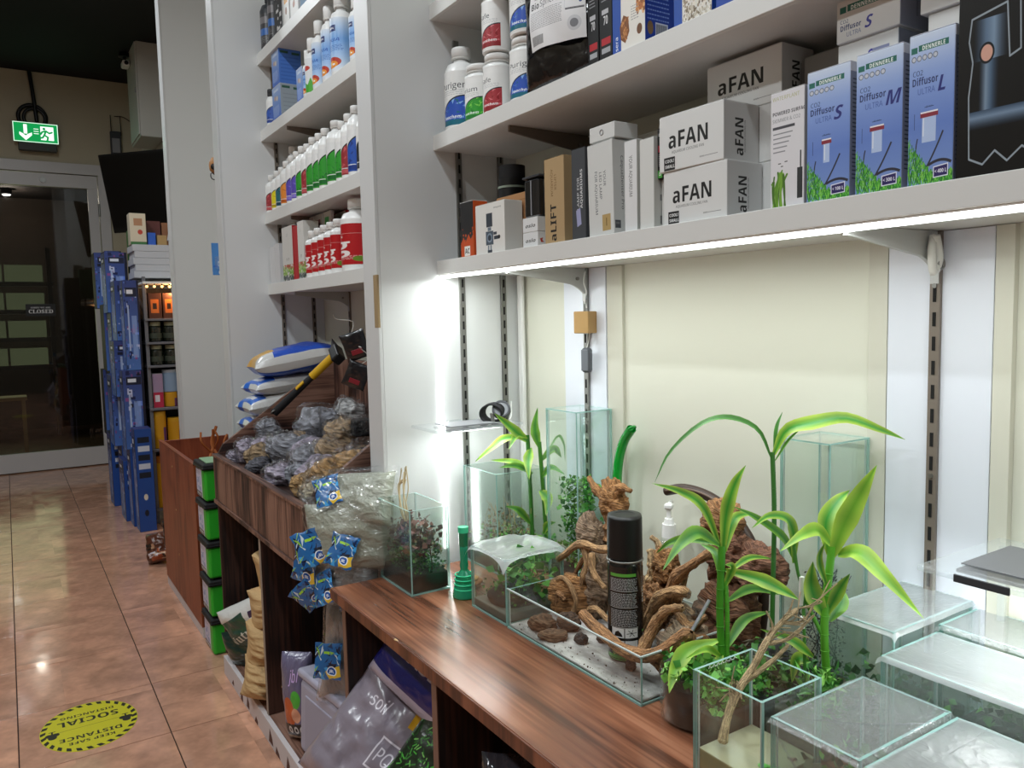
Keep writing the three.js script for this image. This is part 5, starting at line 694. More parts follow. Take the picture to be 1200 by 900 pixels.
// ---------------------------------------------------------------- far display rack at the end of the aisle
{
  const fr = T('display_rack', 'crowded metal display rack at the end of the aisle', 'rack'), fm = mat(0x6a6a70, 0.5);
  for (const [x, z] of [[0.93, -6.78], [1.44, -6.78], [0.93, -8.25], [1.44, -8.25]]) box('post', fm, fr, x, x + 0.025, 0, 1.97, z - 0.025, z, 0.002);
  const ys = [0.12, 0.60, 0.93, 1.27, 1.455, 1.64, 1.93]; ys.forEach((y, i) => { box('rack_shelf', i === 6 ? MT.white : fm, fr, 0.93, 1.46, y - 0.018, y, -7.3, -6.755, 0.002); });
  box('back_panel', mat(0x55555c, 0.6), fr, 0.957, 1.44, 0.1, 1.9, -7.32, -7.305, 0.001); box('upper_deck', MT.white, fr, 0.93, 1.46, 1.952, 1.97, -8.25, -7.302, 0.002);
  for (let i = 0; i < 9; i++) { const l = T('fairy_light', `tiny warm bulb under the top rack shelf, ${['1st', '2nd', '3rd', '4th', '5th', '6th', '7th', '8th', '9th'][i]} from the left`, 'light', 0.96 + i * 0.055, 1.892, -6.765, 0, 'warm bulbs on the far rack'); M('bulb', new THREE.SphereGeometry(0.010, 10, 8), new THREE.MeshStandardMaterial({ color: 0xffb060, emissive: new THREE.Color(1, 0.5, 0.16), emissiveIntensity: 3 }), l); M('socket', CY(0.006, 0.006, 0.018, 8), MT.black, l, 0, 0.014, 0); }
  const wl = new THREE.PointLight(new THREE.Color(1, 0.5, 0.2), POWER.warm); wl.position.set(1.15, 1.85, -6.76); wl.castShadow = true; scene.add(wl);
  const O = ['first', 'second', 'third', 'fourth', 'fifth', 'sixth', 'seventh', 'eighth'];
  const tubJar = (label, x, y, z, r, h, c, lid, tex, gp) => { const t = T('food_tub', label, 'tub', x, y, z, 0, gp); M('tub_body', lathe([[0, 0], [r * 0.95, 0], [r, 0.005], [r, h * 0.85], [r * 0.9, h * 0.87], [0, h * 0.87]], 22), tex ? printed(tex, 0.4) : mat(c, 0.45), t); M('lid', CY(r * 0.98, r * 0.98, h * 0.13, 22), lid, t, 0, h * 0.93, 0); return t; };
  const yl = wt(256, 128, (x) => { fill(x, '#c02a2a', 150, 20, 50, 24); fill(x, '#6a3a7a', 20, 60, 30, 40); fill(x, '#e8dca0', 80, 40, 50, 60); }, '#d89a1a'), br = wt(128, 128, (x) => { fill(x, '#c06a2a', 20, 30, 80, 70); fill(x, '#2a1a10', 40, 50, 40, 30); }, '#4a2a1c');
  for (let i = 0; i < 4; i++) carton('carton', `brown box under the warm bulbs, ${O[i]} from the left`, 'box', [0.97 + i * 0.105, 1.065 + i * 0.105], [1.64, 1.64 + 0.20], [-6.95, -6.80], { side: br, color: 0x4a2a1c, group: 'brown boxes under the bulbs' });
  const dj = phys(0x1a2018, 0.2, { clearcoat: 0.6 });
  for (let r = 0; r < 2; r++) for (let i = 0; i < 4; i++) { const t = T('dark_jar', `dark green glass jar, ${O[i]} from the left, ${r ? 'upper' : 'lower'} row of the far rack`, 'jar', 1.01 + i * 0.112, [1.27, 1.455][r], -6.84, 0, 'dark jars on the far rack'); M('jar_body', lathe([[0, 0], [0.05, 0], [0.053, 0.01], [0.053, 0.11], [0.04, 0.13], [0, 0.13]], 20), dj, t); M('lid', CY(0.044, 0.044, 0.03, 20), mat(0x8a8a70, 0.5), t, 0, 0.143, 0); M('pale_label', CY(0.0536, 0.0536, 0.04, 20, true), mat(0x3e463a, 0.5), t, 0, 0.05, 0); }
  for (let i = 0; i < 3; i++) tubJar(`pale blue tub, ${O[i]} from the left on the far rack`, 1.10 + i * 0.12, 0.93 + 0.12, -6.86, 0.055, 0.18, 0x8ea6c4, mat(0xb8c4d4, 0.4), null, 'pale blue tubs');
  carton('carton', 'red and lilac box left of the pale blue tubs', 'box', [0.965, 1.04], [0.93, 1.20], [-6.92, -6.80], { side: wt(64, 128, (x) => { fill(x, '#c02a4a', 0, 70, 64, 58); fill(x, '#e8e0e8', 10, 80, 30, 26); }, '#a890b0') });
  for (let i = 0; i < 3; i++) tubJar(`small cream tub under the blue ones, ${O[i]} from the left`, 1.10 + i * 0.12, 0.93, -6.86, 0.05, 0.118, 0xd8c89a, mat(0xd8a020, 0.4), yl, 'small yellow tubs');
  for (let i = 0; i < 4; i++) tubJar(`yellow food tub, ${O[i]} from the left on the middle far shelf`, 1.0 + i * 0.115, 0.60, -6.84, 0.053, [0.30, 0.24, 0.28, 0.2][i], 0xd89a1a, mat(0xd8a020, 0.4), yl, 'yellow tubs on the middle shelf');
  for (let i = 0; i < 4; i++) tubJar(`orange yellow tub, ${O[i]} from the left on the low far shelf`, 1.0 + i * 0.115, 0.12, -6.84, 0.054, [0.42, 0.34, 0.38, 0.3][i], 0xd08a1a, mat(0xb86a1a, 0.4), yl, 'orange tubs on the low shelf');
  // white flat cartons on top
  for (let i = 0; i < 5; i++) carton('carton', `flat white carton, ${O[i]} from the bottom of the pile on the far rack`, 'box', [0.905 + (i % 2) * 0.012, 1.46], [1.972 + i * 0.0535, 1.972 + i * 0.0535 + 0.051], [-7.32, -6.99], { color: 0xb7b7bc, group: 'flat white cartons', flap: true });
  carton('carton', 'beige and red upright box left of the flat white cartons', 'box', [0.90, 1.02], [2.2405, 2.49], [-7.18, -7.04], { side: wt(64, 128, (x) => { disc(x, 40, 76, 10, '#b03a2a'); fill(x, '#a87a5a', 16, 20, 34, 30); fill(x, '#3a6a3a', 0, 116, 64, 12); }, '#cdbfa8'), color: 0xb8ae9c });
  carton('carton', 'green topped box at the back on the far rack', 'box', [0.94, 1.10], [1.972, 2.40], [-7.6, -7.34], { color: 0x3a6a34 });
  carton('carton', 'small blue box on the flat white cartons', 'box', [1.03, 1.09], [2.2405, 2.34], [-7.15, -7.05], { color: 0x2a5ab8 }); carton('carton', 'small tan box on the flat white cartons', 'box', [1.10, 1.17], [2.2405, 2.32], [-7.12, -7.03], { color: 0xa88858 }); carton('carton', 'white box tilted on top of the far pile', 'box', [1.19, 1.33], [2.2745, 2.40], [-7.16, -7.02], { color: 0xcfcfd2, rz: -0.2 }); carton('carton', 'brown cardboard box at the back of the far pile', 'box', [1.16, 1.34], [2.2405, 2.44], [-7.32, -7.18], { color: 0x8a5a3a }); carton('carton', 'dark red box at the back of the far pile', 'box', [1.04, 1.15], [2.2405, 2.45], [-7.30, -7.18], { color: 0x5a2a26 });
  // blue equipment boxes stacked on the aisle side
  const blueBox = (s) => wt(128, 256, (x) => { seed(s); const g = x.createLinearGradient(0, 0, 0, 256); g.addColorStop(0, '#34427e'); g.addColorStop(1, '#4a72b8'); x.fillStyle = g; x.fillRect(0, 0, 128, 256); for (let i = 0; i < 12; i++) fill(x, ['#c8cce8', '#101a4a', '#6a8ae0', '#8a4a8a', '#0c1230'][i % 5], rnd(0, 110), rnd(0, 240), rnd(6, 30), rnd(5, 16)); for (let i = 0; i < 40; i++) fill(x, ['#b8bedc', '#141c40', '#5a74c0', '#7a4a86'][i % 4], rnd(0, 120), rnd(0, 250), rnd(3, 12), rnd(3, 12)); fill(x, 'rgba(190,205,232,0.8)', 30, 70, 12, 130); fill(x, 'rgba(150,175,225,0.7)', 60, 100, 40, 120); fill(x, '#141a34', 20, 20, 90, 26); fill(x, '#dfe3ee', 30, 26, 50, 12); fill(x, '#0f1228', 112, 0, 16, 256); });
  const BB = [1, 2, 3, 4].map(blueBox), bsd = wt(64, 256, (x) => { for (let i = 0; i < 5; i++) fill(x, ['#101a2a', '#c8d0e0'][i % 2], 10, 20 + i * 22, 44, 14); disc(x, 30, 170, 8, '#e0d8c8'); disc(x, 30, 210, 8, '#101a2a'); }, '#1f4a96');
  const stacks = [[-6.74, -6.56, 0.78, 0.90, [0.80]], [-6.97, -6.77, 0.735, 0.90, [0.62, 0.62, 0.70]], [-7.30, -7.0, 0.725, 0.90, [0.5, 0.52, 0.45, 0.48]], [-7.64, -7.33, 0.72, 0.90, [0.58, 0.6, 0.52, 0.5]], [-7.96, -7.67, 0.72, 0.90, [0.65, 0.55, 0.58, 0.46]], [-8.22, -7.99, 0.715, 0.89, [0.6, 0.6, 0.55, 0.5]]];
  stacks.forEach(([z0, z1, x0, x1, hs], i) => { let y = 0; hs.forEach((h, j) => { carton('equipment_box', `blue equipment box, stack ${O[i]} from the near end, ${['on the floor', 'second up', 'third up', 'at the top'][j]}`, 'box', [x0 + [0, 0.03, 0.012, 0.05][(i + j) % 4], x1], [y + 0.001, y + h - 0.002], [z0, z1], { front: i > 3 && j > 0 ? undefined : BB[(i * 2 + j) % 4], side: j === 0 ? bsd : BB[(i + j) % 4], color: i > 3 ? 0x12131c : 0x27356e, group: 'blue boxes at the end of the aisle' }); y += h; }); });
  const sb = bag('snack_bag', 'crumpled brown and white bag on the floor by the reddish cabinet', 'bag', 0.80, 0.11, -5.62, [-0.3, -0.6, 0.2], 0.22, 0.20, 0.13, { seed: 51, amp: 0.2, mat: glossBag(wt(128, 128, (x) => { seed(5); for (let i = 0; i < 18; i++) fill(x, ['#d8d0d8', '#1c1614', '#a8502a', '#c8a080'][i % 4], rnd(0, 100), rnd(0, 110), rnd(10, 50), rnd(8, 26)); }, '#5a3020')) });
  bag('black_bag', 'crumpled black bag leaning on the reddish cabinet', 'bag', 0.86, 0.25, -5.40, [-0.2, -0.5, 0.1], 0.18, 0.16, 0.10, { seed: 53, amp: 0.2, mat: phys(0x101014, 0.3, { clearcoat: 0.5, side: THREE.DoubleSide }) });
}

// ---------------------------------------------------------------- glass tanks, plants and wood on the counter
const Y0 = 0.8005;
function tank(label, [x0, x1], [z0, z1], h, o = {}) {
  const t = T(o.name || 'glass_tank', label, o.cat || 'tank', (x0 + x1) / 2, o.y ?? Y0, (z0 + z1) / 2, o.ry || 0), w = x1 - x0, d = z1 - z0, e = o.th ?? 0.004, G = o.dirty ? MT.glassDirty : MT.glass, E = MT.glassEdge;
  M('base_pane', B(w, e, d), [E, E, G, G, E, E], t, 0, e / 2, 0);
  for (const s of [-1, 1]) { M('glass_pane', B(e, h - e - 0.0004, d), [G, G, E, E, E, E], t, s * (w - e) / 2, e + (h - e) / 2, 0); M('glass_pane', B(w - 2 * e - 0.0008, h - e - 0.0004, e), [E, E, E, E, G, G], t, 0, e + (h - e) / 2, s * (d - e) / 2); }
  const c = RB(0.0025, h - e - 0.002, 0.0025, 0.0008); for (const a of [-1, 1]) for (const b of [-1, 1]) M('corner_seal', c, MT.silicone, t, a * (w / 2 - e - 0.0017), e + (h - e) / 2, b * (d / 2 - e - 0.0017));
  if (o.soil) { const g = RB(w - 2 * e - 0.001, o.soil, d - 2 * e - 0.001, 0.004, 3), p = g.attributes.position; for (let i = 0; i < p.count; i++) if (p.getY(i) > 0) p.setY(i, p.getY(i)); M('soil_bed', g, o.soilMat || MT.soil, t, 0, e + o.soil / 2 + 0.0005, 0); }
  if (o.top) M('cover_pane', B(w, 0.003, d), [E, E, G, G, E, E], t, 0, h + 0.0018, 0);
   return t;
}
function leafGeo(pts, w, ci, sd = 0) {
  const cv = new THREE.CatmullRomCurve3(pts.map(p => V(Math.min(p[0], 1.452), p[1], p[2]))), n = 18, pos = [], col = [], idx = [], hint = V(-0.62, 0.5, 0.6).normalize();
  const C = [[0.075, 0.26, 0.03], [0.12, 0.36, 0.035], [0.24, 0.50, 0.045], [0.06, 0.22, 0.04]][ci], E = [[0.26, 0.48, 0.06], [0.50, 0.64, 0.09], [0.50, 0.70, 0.09], [0.12, 0.32, 0.06]][ci];
  for (let j = 0; j <= n; j++) {
    const t = j / n, p = cv.getPoint(t), tg = cv.getTangent(t), side = V().crossVectors(tg, hint).normalize(), up = V().crossVectors(side, tg).normalize();
    const ww = w * 1.12 * (t < 0.38 ? Math.pow(0.12 + 0.88 * t / 0.38, 0.7) : Math.pow(Math.max(0, (1 - t) / 0.62), 0.85) * (1 + 0.35 * (t - 0.38) * (1 - t) * 4)) + 0.0002, wave = 0.10 * w * Math.sin(t * 9 + sd);
    for (let k = -2; k <= 2; k++) { const s = k / 2, q = p.clone().addScaledVector(side, s * ww).addScaledVector(up, Math.abs(s) * ww * 0.32 + s * wave - (k ? 0 : 0.0004)); pos.push(q.x, q.y, q.z); const m = k === 0 ? -0.25 : Math.abs(s) > 0.7 ? 1 : 0.25, b = 1 - 0.1 * Math.sin(t * 20 + sd); col.push(...C.map((c, i) => Math.max(0.004, (c + (E[i] - c) * m) * b))); }
  }
  for (let j = 0; j < n; j++) for (let k = 0; k < 4; k++) { const a = j * 5 + k; idx.push(a, a + 5, a + 1, a + 1, a + 5, a + 6); }
  const g = new THREE.BufferGeometry(); g.setAttribute('position', new THREE.Float32BufferAttribute(pos, 3)); g.setAttribute('color', new THREE.Float32BufferAttribute(col, 3)); g.setIndex(idx); g.computeVertexNormals(); return g;
}
function plant(name, label, data, stemC, [ox, oy, oz]) {
  const t = T(name, label, 'plant', ox, oy, oz), sh = p => [p[0] - ox, p[1] - oy, p[2] - oz];
  data.s.forEach(([r, pts], i) => { const cv = new THREE.CatmullRomCurve3(pts.map(p => V(...sh(p)))), s = M('stem', new THREE.TubeGeometry(cv, 30, r *= 0.8, 10), mat(stemC[i % stemC.length], 0.45), t); for (let k = 1; k < 7; k++) { const p = cv.getPoint(k / 7.3), q = cv.getTangent(k / 7.3), n = M('node_ring', new THREE.TorusGeometry(r * 0.98, r * 0.14, 6, 18), mat(stemC[i % stemC.length], 0.5), s, p.x, p.y, p.z); n.quaternion.setFromUnitVectors(V(0, 0, 1), q); } });
  data.l.forEach(([w, c, pts], i) => { const g = leafGeo(pts, w, c, i * 1.7); g.translate(-ox, -oy, -oz); M('leaf', g, leafM, t); });
  return t;
}
// clumps of tiny leaves nobody could count
function foliageGeo(n, fn, cols, size = [0.006, 0.012], round = 0.5) {
  const pos = [], col = [], idx = []; let b = 0;
  for (let i = 0; i < n; i++) {
    const c = V(...fn(i)), s = rnd(...size), d = V(rnd(-1, 1), rnd(-0.4, 0.9), rnd(-1, 1)).normalize(), e = V(rnd(-1, 1), rnd(-1, 1), rnd(-1, 1)).cross(d).normalize(), f = V().crossVectors(d, e), C = cols[Math.floor(rnd(0, cols.length))], k = rnd(0.7, 1.2);
    const P = [c, c.clone().addScaledVector(d, s * 0.45).addScaledVector(e, s * round).addScaledVector(f, s * 0.12), c.clone().addScaledVector(d, s), c.clone().addScaledVector(d, s * 0.45).addScaledVector(e, -s * round).addScaledVector(f, s * 0.12)];
    for (const p of P) { pos.push(p.x, p.y, p.z); col.push(C[0] * k, C[1] * k, C[2] * k); } idx.push(b, b + 1, b + 2, b, b + 2, b + 3); b += 4;
  }
  const g = new THREE.BufferGeometry(); g.setAttribute('position', new THREE.Float32BufferAttribute(pos, 3)); g.setAttribute('color', new THREE.Float32BufferAttribute(col, 3)); g.setIndex(idx); g.computeVertexNormals(); return g;
}
function foliage(parent, n, fn, cols, size, round, name = 'foliage') { const m = M(name, foliageGeo(n, fn, cols, size, round), leafSolid, parent); m.userData.kind = 'stuff'; return m; }
const inBox = (x0, x1, y0, y1, z0, z1, pw = 1) => () => [rnd(x0, x1), y0 + (y1 - y0) * Math.pow(rnd(), pw), rnd(z0, z1)];
const GR = { moss: [[0.02, 0.10, 0.015], [0.04, 0.16, 0.02], [0.08, 0.24, 0.03]], lush: [[0.05, 0.24, 0.03], [0.12, 0.38, 0.05], [0.22, 0.50, 0.08]], red: [[0.16, 0.035, 0.03], [0.10, 0.03, 0.03], [0.07, 0.05, 0.04], [0.20, 0.07, 0.05]], olive: [[0.10, 0.12, 0.04], [0.16, 0.17, 0.06], [0.20, 0.14, 0.06]], brown: [[0.24, 0.12, 0.04], [0.15, 0.08, 0.03], [0.20, 0.18, 0.06]], dark: [[0.015, 0.05, 0.012], [0.03, 0.07, 0.02]] };
function twigs(parent, list, r, m, name = 'twig') { return list.map(p => M(name, tube(p, r, 18, 5), m, parent)); }
const tan = mat(0xb59a72, 0.8), oliveStem = mat(0x5b6a2c, 0.7);
{ // 1: front left tank with red plants and pale roots
  const t = tank('open glass tank of red leaved plants at the left end of the counter', [0.92, 1.045], [-2.20, -1.985], 0.245, { soil: 0.05, dirty: true }); seed(101);
  const F = (x0, x1, y0, y1, z0, z1, pw) => inBox(x0, x1, y0, y1, z0, z1, pw);
  foliage(t, 900, F(-0.052, 0.052, 0.05, 0.12, -0.098, 0.098), [...GR.dark, ...GR.moss], [0.006, 0.014], 0.4, 'ground_cover');
  foliage(t, 240, F(-0.05, 0.05, 0.10, 0.19, -0.095, 0.095), GR.red, [0.012, 0.026], 0.42); foliage(t, 260, F(-0.05, 0.05, 0.09, 0.16, -0.095, 0.095), GR.olive, [0.008, 0.018], 0.4);
  seed(102); const pale = mat(0xcdb991, 0.8); for (let i = 0; i < 11; i++) { const a = rnd(-0.012, 0.012), b = -0.045 + rnd(-0.012, 0.012), q = rnd(0, 6.3); M('dry_root', tube([[a, 0.16, b], [a + 0.012 * Math.cos(q), 0.215, b + 0.03 * Math.sin(q)], [a + 0.018 * Math.cos(q + 0.5), 0.26 + rnd(0, 0.03), b + 0.035 * Math.sin(q + 0.3)], [a + 0.008 * Math.cos(q), 0.29 + rnd(0, 0.05), b + 0.012 * Math.sin(q)]], 0.0017, 16, 5), pale, t); }
  for (let i = 0; i < 9; i++) M('plant_stem', tube([[rnd(-0.04, 0.04), 0.05, rnd(-0.08, 0.08)], [rnd(-0.04, 0.04), 0.11, rnd(-0.08, 0.08)], [rnd(-0.04, 0.04), 0.17, rnd(-0.08, 0.08)]], 0.0016, 10, 5), mat(0x5a2a20, 0.7), t);
}
{ // 2: taller tank behind it
  const t = tank('tall glass tank with brown plants behind the red planted one', [1.217, 1.40], [-2.20, -2.0], 0.31, { soil: 0.035, dirty: true }); seed(103);
  foliage(t, 420, inBox(-0.08, 0.08, 0.04, 0.16, -0.09, 0.09, 1.4), GR.brown, [0.007, 0.016], 0.4); foliage(t, 260, inBox(-0.08, 0.08, 0.04, 0.11, -0.09, 0.09), GR.lush, [0.008, 0.018], 0.4, 'ground_cover');
  for (let i = 0; i < 14; i++) { const a = rnd(-0.07, 0.07), b = rnd(-0.08, 0.08); M('thin_twig', tube([[a, 0.04, b], [a + rnd(-0.02, 0.02), 0.12, b + rnd(-0.02, 0.02)], [a + rnd(-0.04, 0.03), 0.19, b + rnd(-0.03, 0.03)]], 0.001, 10, 4), tan, t); }
}
{ // 3: tall narrow tank by the wall
  const t = tank('tall narrow glass tank with moss, beside the curved green hose', [1.325, 1.455], [-1.885, -1.74], 0.51, { soil: 0.04, top: true }); seed(104);
  foliage(t, 1500, () => { const a = rnd(0, 6.3), r = 0.045 * Math.sqrt(rnd()), y = 0.05 + 0.26 * rnd(); return [r * Math.cos(a) * (1.1 - y), y, r * Math.sin(a)]; }, [...GR.moss, ...GR.moss, ...GR.lush], [0.005, 0.013], 0.35); foliage(t, 260, inBox(-0.05, 0.05, 0.05, 0.3, -0.06, 0.06), GR.lush, [0.012, 0.022], 0.5, 'broad_leaves');
}
{ // 4: wrapped cube tank in front
  const t = tank('small cube tank wrapped in cling film beside the green bottle', [1.023, 1.207], [-1.822, -1.648], 0.168, { soil: 0.022, soilMat: MT.gravel, dirty: true }); seed(105);
  const g = new THREE.PlaneGeometry(0.21, 0.2, 26, 26); g.rotateX(-PI / 2); const p = g.attributes.position; for (let i = 0; i < p.count; i++) { const x = p.getX(i), z = p.getZ(i), ex = Math.max(0, Math.abs(x) - 0.088) / 0.017, ez = Math.max(0, Math.abs(z) - 0.083) / 0.017; p.setY(i, 0.171 - 0.02 * (1 - (Math.abs(x) / 0.09) ** 4) * (1 - (Math.abs(z) / 0.085) ** 4) * 0.7 - 0.012 * (ex + ez) + 0.004 * fbm(x * 50, z * 50, 3, 3)); } g.computeVertexNormals(); M('film_cover', g, MT.filmTop, t); M('film_roll', tube([[-0.092, 0.171, -0.08], [-0.096, 0.174, 0], [-0.09, 0.171, 0.08], [0.0, 0.176, 0.089], [0.09, 0.172, 0.084]], 0.003, 40, 6), MT.film, t);
  M('soil_slope', rockGeo(0.075, 0.035, 0.07, 8, 0.15, 7), MT.soil, t, -0.0, 0.036, -0.005); foliage(t, 160, inBox(-0.03, 0.08, 0.05, 0.145, -0.075, 0.075), GR.lush, [0.016, 0.034], 0.45); foliage(t, 300, inBox(-0.075, 0.08, 0.03, 0.08, -0.075, 0.075), GR.moss, [0.006, 0.012], 0.4, 'ground_cover');
  for (let i = 0; i < 7; i++) M('plant_stem', tube([[rnd(-0.02, 0.06), 0.04, rnd(-0.05, 0.05)], [rnd(-0.02, 0.06), 0.09, rnd(-0.05, 0.05)], [rnd(-0.02, 0.06), 0.13, rnd(-0.05, 0.05)]], 0.0015, 10, 5), oliveStem, t);
}
{ // green ribbed bottle and wood chip between the tanks
  const t = T('green_bottle', 'green translucent ribbed bottle standing left of the wrapped cube tank', 'bottle', 1.045, Y0, -1.90), pr = [[0, 0], [0.033, 0]]; for (let i = 0; i < 12; i++) { const y = 0.004 + i * 0.0065, r = 0.035 - 0.0012 * i - (i > 8 ? (i - 8) * 0.003 : 0); pr.push([r, y], [r - 0.0022, y + 0.0032]); } pr.push([0.0125, 0.09], [0.0105, 0.105], [0.0115, 0.135], [0.0115, 0.150], [0, 0.150]);
  M('bottle_body', lathe(pr, 36), MT.greenGlass, t); M('neck_plug', CY(0.0135, 0.0125, 0.038, 24), phys(0x0c6b48, 0.3, { clearcoat: 0.5 }), t, 0, 0.165, 0); M('cap', CY(0.0148, 0.0148, 0.016, 24), mat(0x35c08c, 0.4), t, 0, 0.192, 0); for (let i = 0; i < 5; i++) M('coil', new THREE.TorusGeometry(0.030 - 0.001 * i, 0.0022, 6, 36), mat(0x2cc890, 0.25), t, 0, 0.012 + i * 0.013, 0, PI / 2);
  const w = T('bark_chip', 'reddish wood chip behind the green bottle', 'chip', 1.10, Y0 + 0.012, -1.96, 0.5); M('chip', rockGeo(0.045, 0.014, 0.03, 12, 0.25, 6), mat(0x9a5a2e, 0.8), w); M('split_face', rockGeo(0.03, 0.006, 0.02, 13, 0.2, 4), mat(0xc08a50, 0.8), w, 0, 0.011, 0);
}
plant('lucky_bamboo', 'leafy green stems rising between the two tall left tanks', {s:[[0.008,[[1.377,0.902,-1.969],[1.378,1.029,-1.981],[1.378,1.194,-1.998]]],[0.008,[[1.341,0.903,-1.992],[1.344,1.017,-2.002],[1.348,1.216,-2.019]]]],l:[[0.0146,1,[[1.349,1.194,-2.017],[1.288,1.243,-2.013],[1.224,1.296,-2.011]]],[0.0133,0,[[1.377,1.175,-1.997],[1.369,1.234,-2.007],[1.38,1.3,-2.007]]],[0.012,1,[[1.347,1.21,-2.019],[1.308,1.22,-2.016],[1.269,1.18,-2.006]]],[0.012,1,[[1.347,1.21,-2.019],[1.294,1.205,-2.064],[1.259,1.172,-2.096],[1.221,1.132,-2.128]]],[0.0093,2,[[1.35,1.115,-2.008],[1.316,1.13,-2.061],[1.272,1.132,-2.119]]],[0.0093,0,[[1.354,1.096,-2.004],[1.299,1.126,-2.012],[1.24,1.126,-2.02]]],[0.012,0,[[1.378,1.135,-1.992],[1.434,1.166,-1.995],[1.502,1.138,-1.984]]],[0.0146,1,[[1.354,1.176,-2.011],[1.326,1.142,-1.984],[1.305,1.092,-1.951]]],[0.004,0,[[1.383,1.135,-1.989],[1.446,1.207,-1.987],[1.517,1.185,-1.971],[1.567,1.128,-1.965]]],[0.0159,1,[[1.37,1.043,-1.988],[1.372,1.022,-1.949],[1.347,0.978,-1.925]]],[0.0106,0,[[1.339,0.94,-1.997],[1.294,0.99,-1.995],[1.244,1.012,-1.994]]],[0.0106,1,[[1.371,0.91,-1.974],[1.372,0.941,-1.952],[1.383,0.954,-1.923]]],[0.0093,0,[[1.377,1.082,-1.987],[1.384,1.12,-1.945],[1.397,1.105,-1.893]]]]}, [0x3f7a22, 0x2f6a1c], [1.36, Y0, -1.985]).children.forEach(c => { if (c.name === 'stem') c.position.y -= 0; });
{ const c = T('glass_cup', 'small clear cup of pebbles holding the left leafy stems', 'cup', 1.362, Y0, -1.957); M('cup_wall', lathe([[0, 0], [0.034, 0], [0.036, 0.002], [0.038, 0.10], [0.0365, 0.10], [0.0345, 0.004], [0, 0.003]], 28), MT.glass, c); M('pebbles', CY(0.033, 0.033, 0.05, 20), MT.gravel, c, 0, 0.03, 0); seed(5); foliage(c, 160, inBox(-0.03, 0.03, 0.05, 0.11, -0.03, 0.03), GR.lush, [0.008, 0.018], 0.4); }
{ const h = T('green_hose', 'bright green curved hose standing against the wall behind the driftwood', 'hose', 0, 0, 0); M('tube', tube([[1.415, 0.94, -1.675], [1.417, 1.10, -1.676], [1.42, 1.18, -1.669], [1.422, 1.235, -1.648], [1.42, 1.272, -1.615]], 0.0135, 40, 14), phys(0x0aa636, 0.15, { transmission: 0.3, thickness: 0, clearcoat: 0.6 }), h); M('tube_end', new THREE.TorusGeometry(0.011, 0.0035, 8, 20), mat(0x0c8a30, 0.3), h, 1.42, 1.272, -1.615, 0.9, 0, 0); }

// ---- long shallow tank with white sand, and the driftwood
{
  const t = tank('long shallow open tank with white sand, scattered stones and driftwood', [1.02, 1.32], [-1.638, -1.14], 0.10, { soil: 0.006, soilMat: mat(0xd9d2cf, 0.85, { map: rockTexNoise }) }); seed(106);
  const sp = M('dirt_specks', foliageGeo(160, () => { const e = rnd() ** 2; return [-0.143 + 0.2 * e, 0.0112, rnd(-0.24, 0.24)]; }, [[0.05, 0.03, 0.02], [0.12, 0.06, 0.03]], [0.002, 0.006], 0.5), leafSolid, t); sp.userData.kind = 'stuff';
  for (const s of [-1, 1]) M('rim_strip', RB(0.004, 0.004, 0.498, 0.001), MT.silicone, t, s * 0.148, 0.101, 0); M('rim_strip', RB(0.3, 0.004, 0.004, 0.001), MT.silicone, t, 0, 0.101, 0.247);
}
const SB = Y0 + 0.0108;
[['brown stone slab nearest the wrapped tank', 1.070, -1.553, .034, .022, .036, 0x7a5a42], ['flat brown stone slab in the front of the sandy tank', 1.060, -1.49, .024, .012, .034, 0x806048], ['mid brown stone beside the burl wood', 1.125, -1.52, .03, .022, .028, 0x6a503e], ['round grey pebble in the sandy tank', 1.098, -1.437, .016, .014, .015, 0x4b4a4a], ['grey brown pebble right of the round one', 1.15, -1.415, .022, .018, .02, 0x5a5048], ['small dark pebble in front of the spray can', 1.10, -1.262, .013, .012, .013, 0x5a4440], ['pale grey stone under the branch end', 1.15, -1.185, .032, .026, .028, 0x8a8580]].forEach(([l, x, z, a, b, c, k], i) => { const t = T('stone', l, 'stone', x, SB + b * 0.75, z, i); M('stone_body', rockGeo(a, b, c, i * 9 + 2, 0.3, 7), mat(k, 0.85, { map: rockTexNoise, bumpMap: rockTexNoise, bumpScale: 0.003 }), t); });
const barkTex = dataTex(512, 256, (u, v) => { const a = fbm(u * 6, v * 26, 5, 4), b = fbm(u * 30, v * 60, 9, 2), k = 1 + 0.55 * a + 0.25 * b; return [208 * k, 198 * k, 186 * k].map(x => Math.max(20, Math.min(255, x))); });
const bark = c => mat(c, 0.82, { map: barkTex, bumpMap: barkTex, bumpScale: 0.004 });
const BK = { tan: bark(0xd0aa80), brown: bark(0xb88c64), orange: bark(0xbf9060), dark: bark(0x6a4a3a), grey: bark(0xa08c7a), red: bark(0x8e6654), pale: bark(0xe0c49c), dk2: bark(0x86604a) };
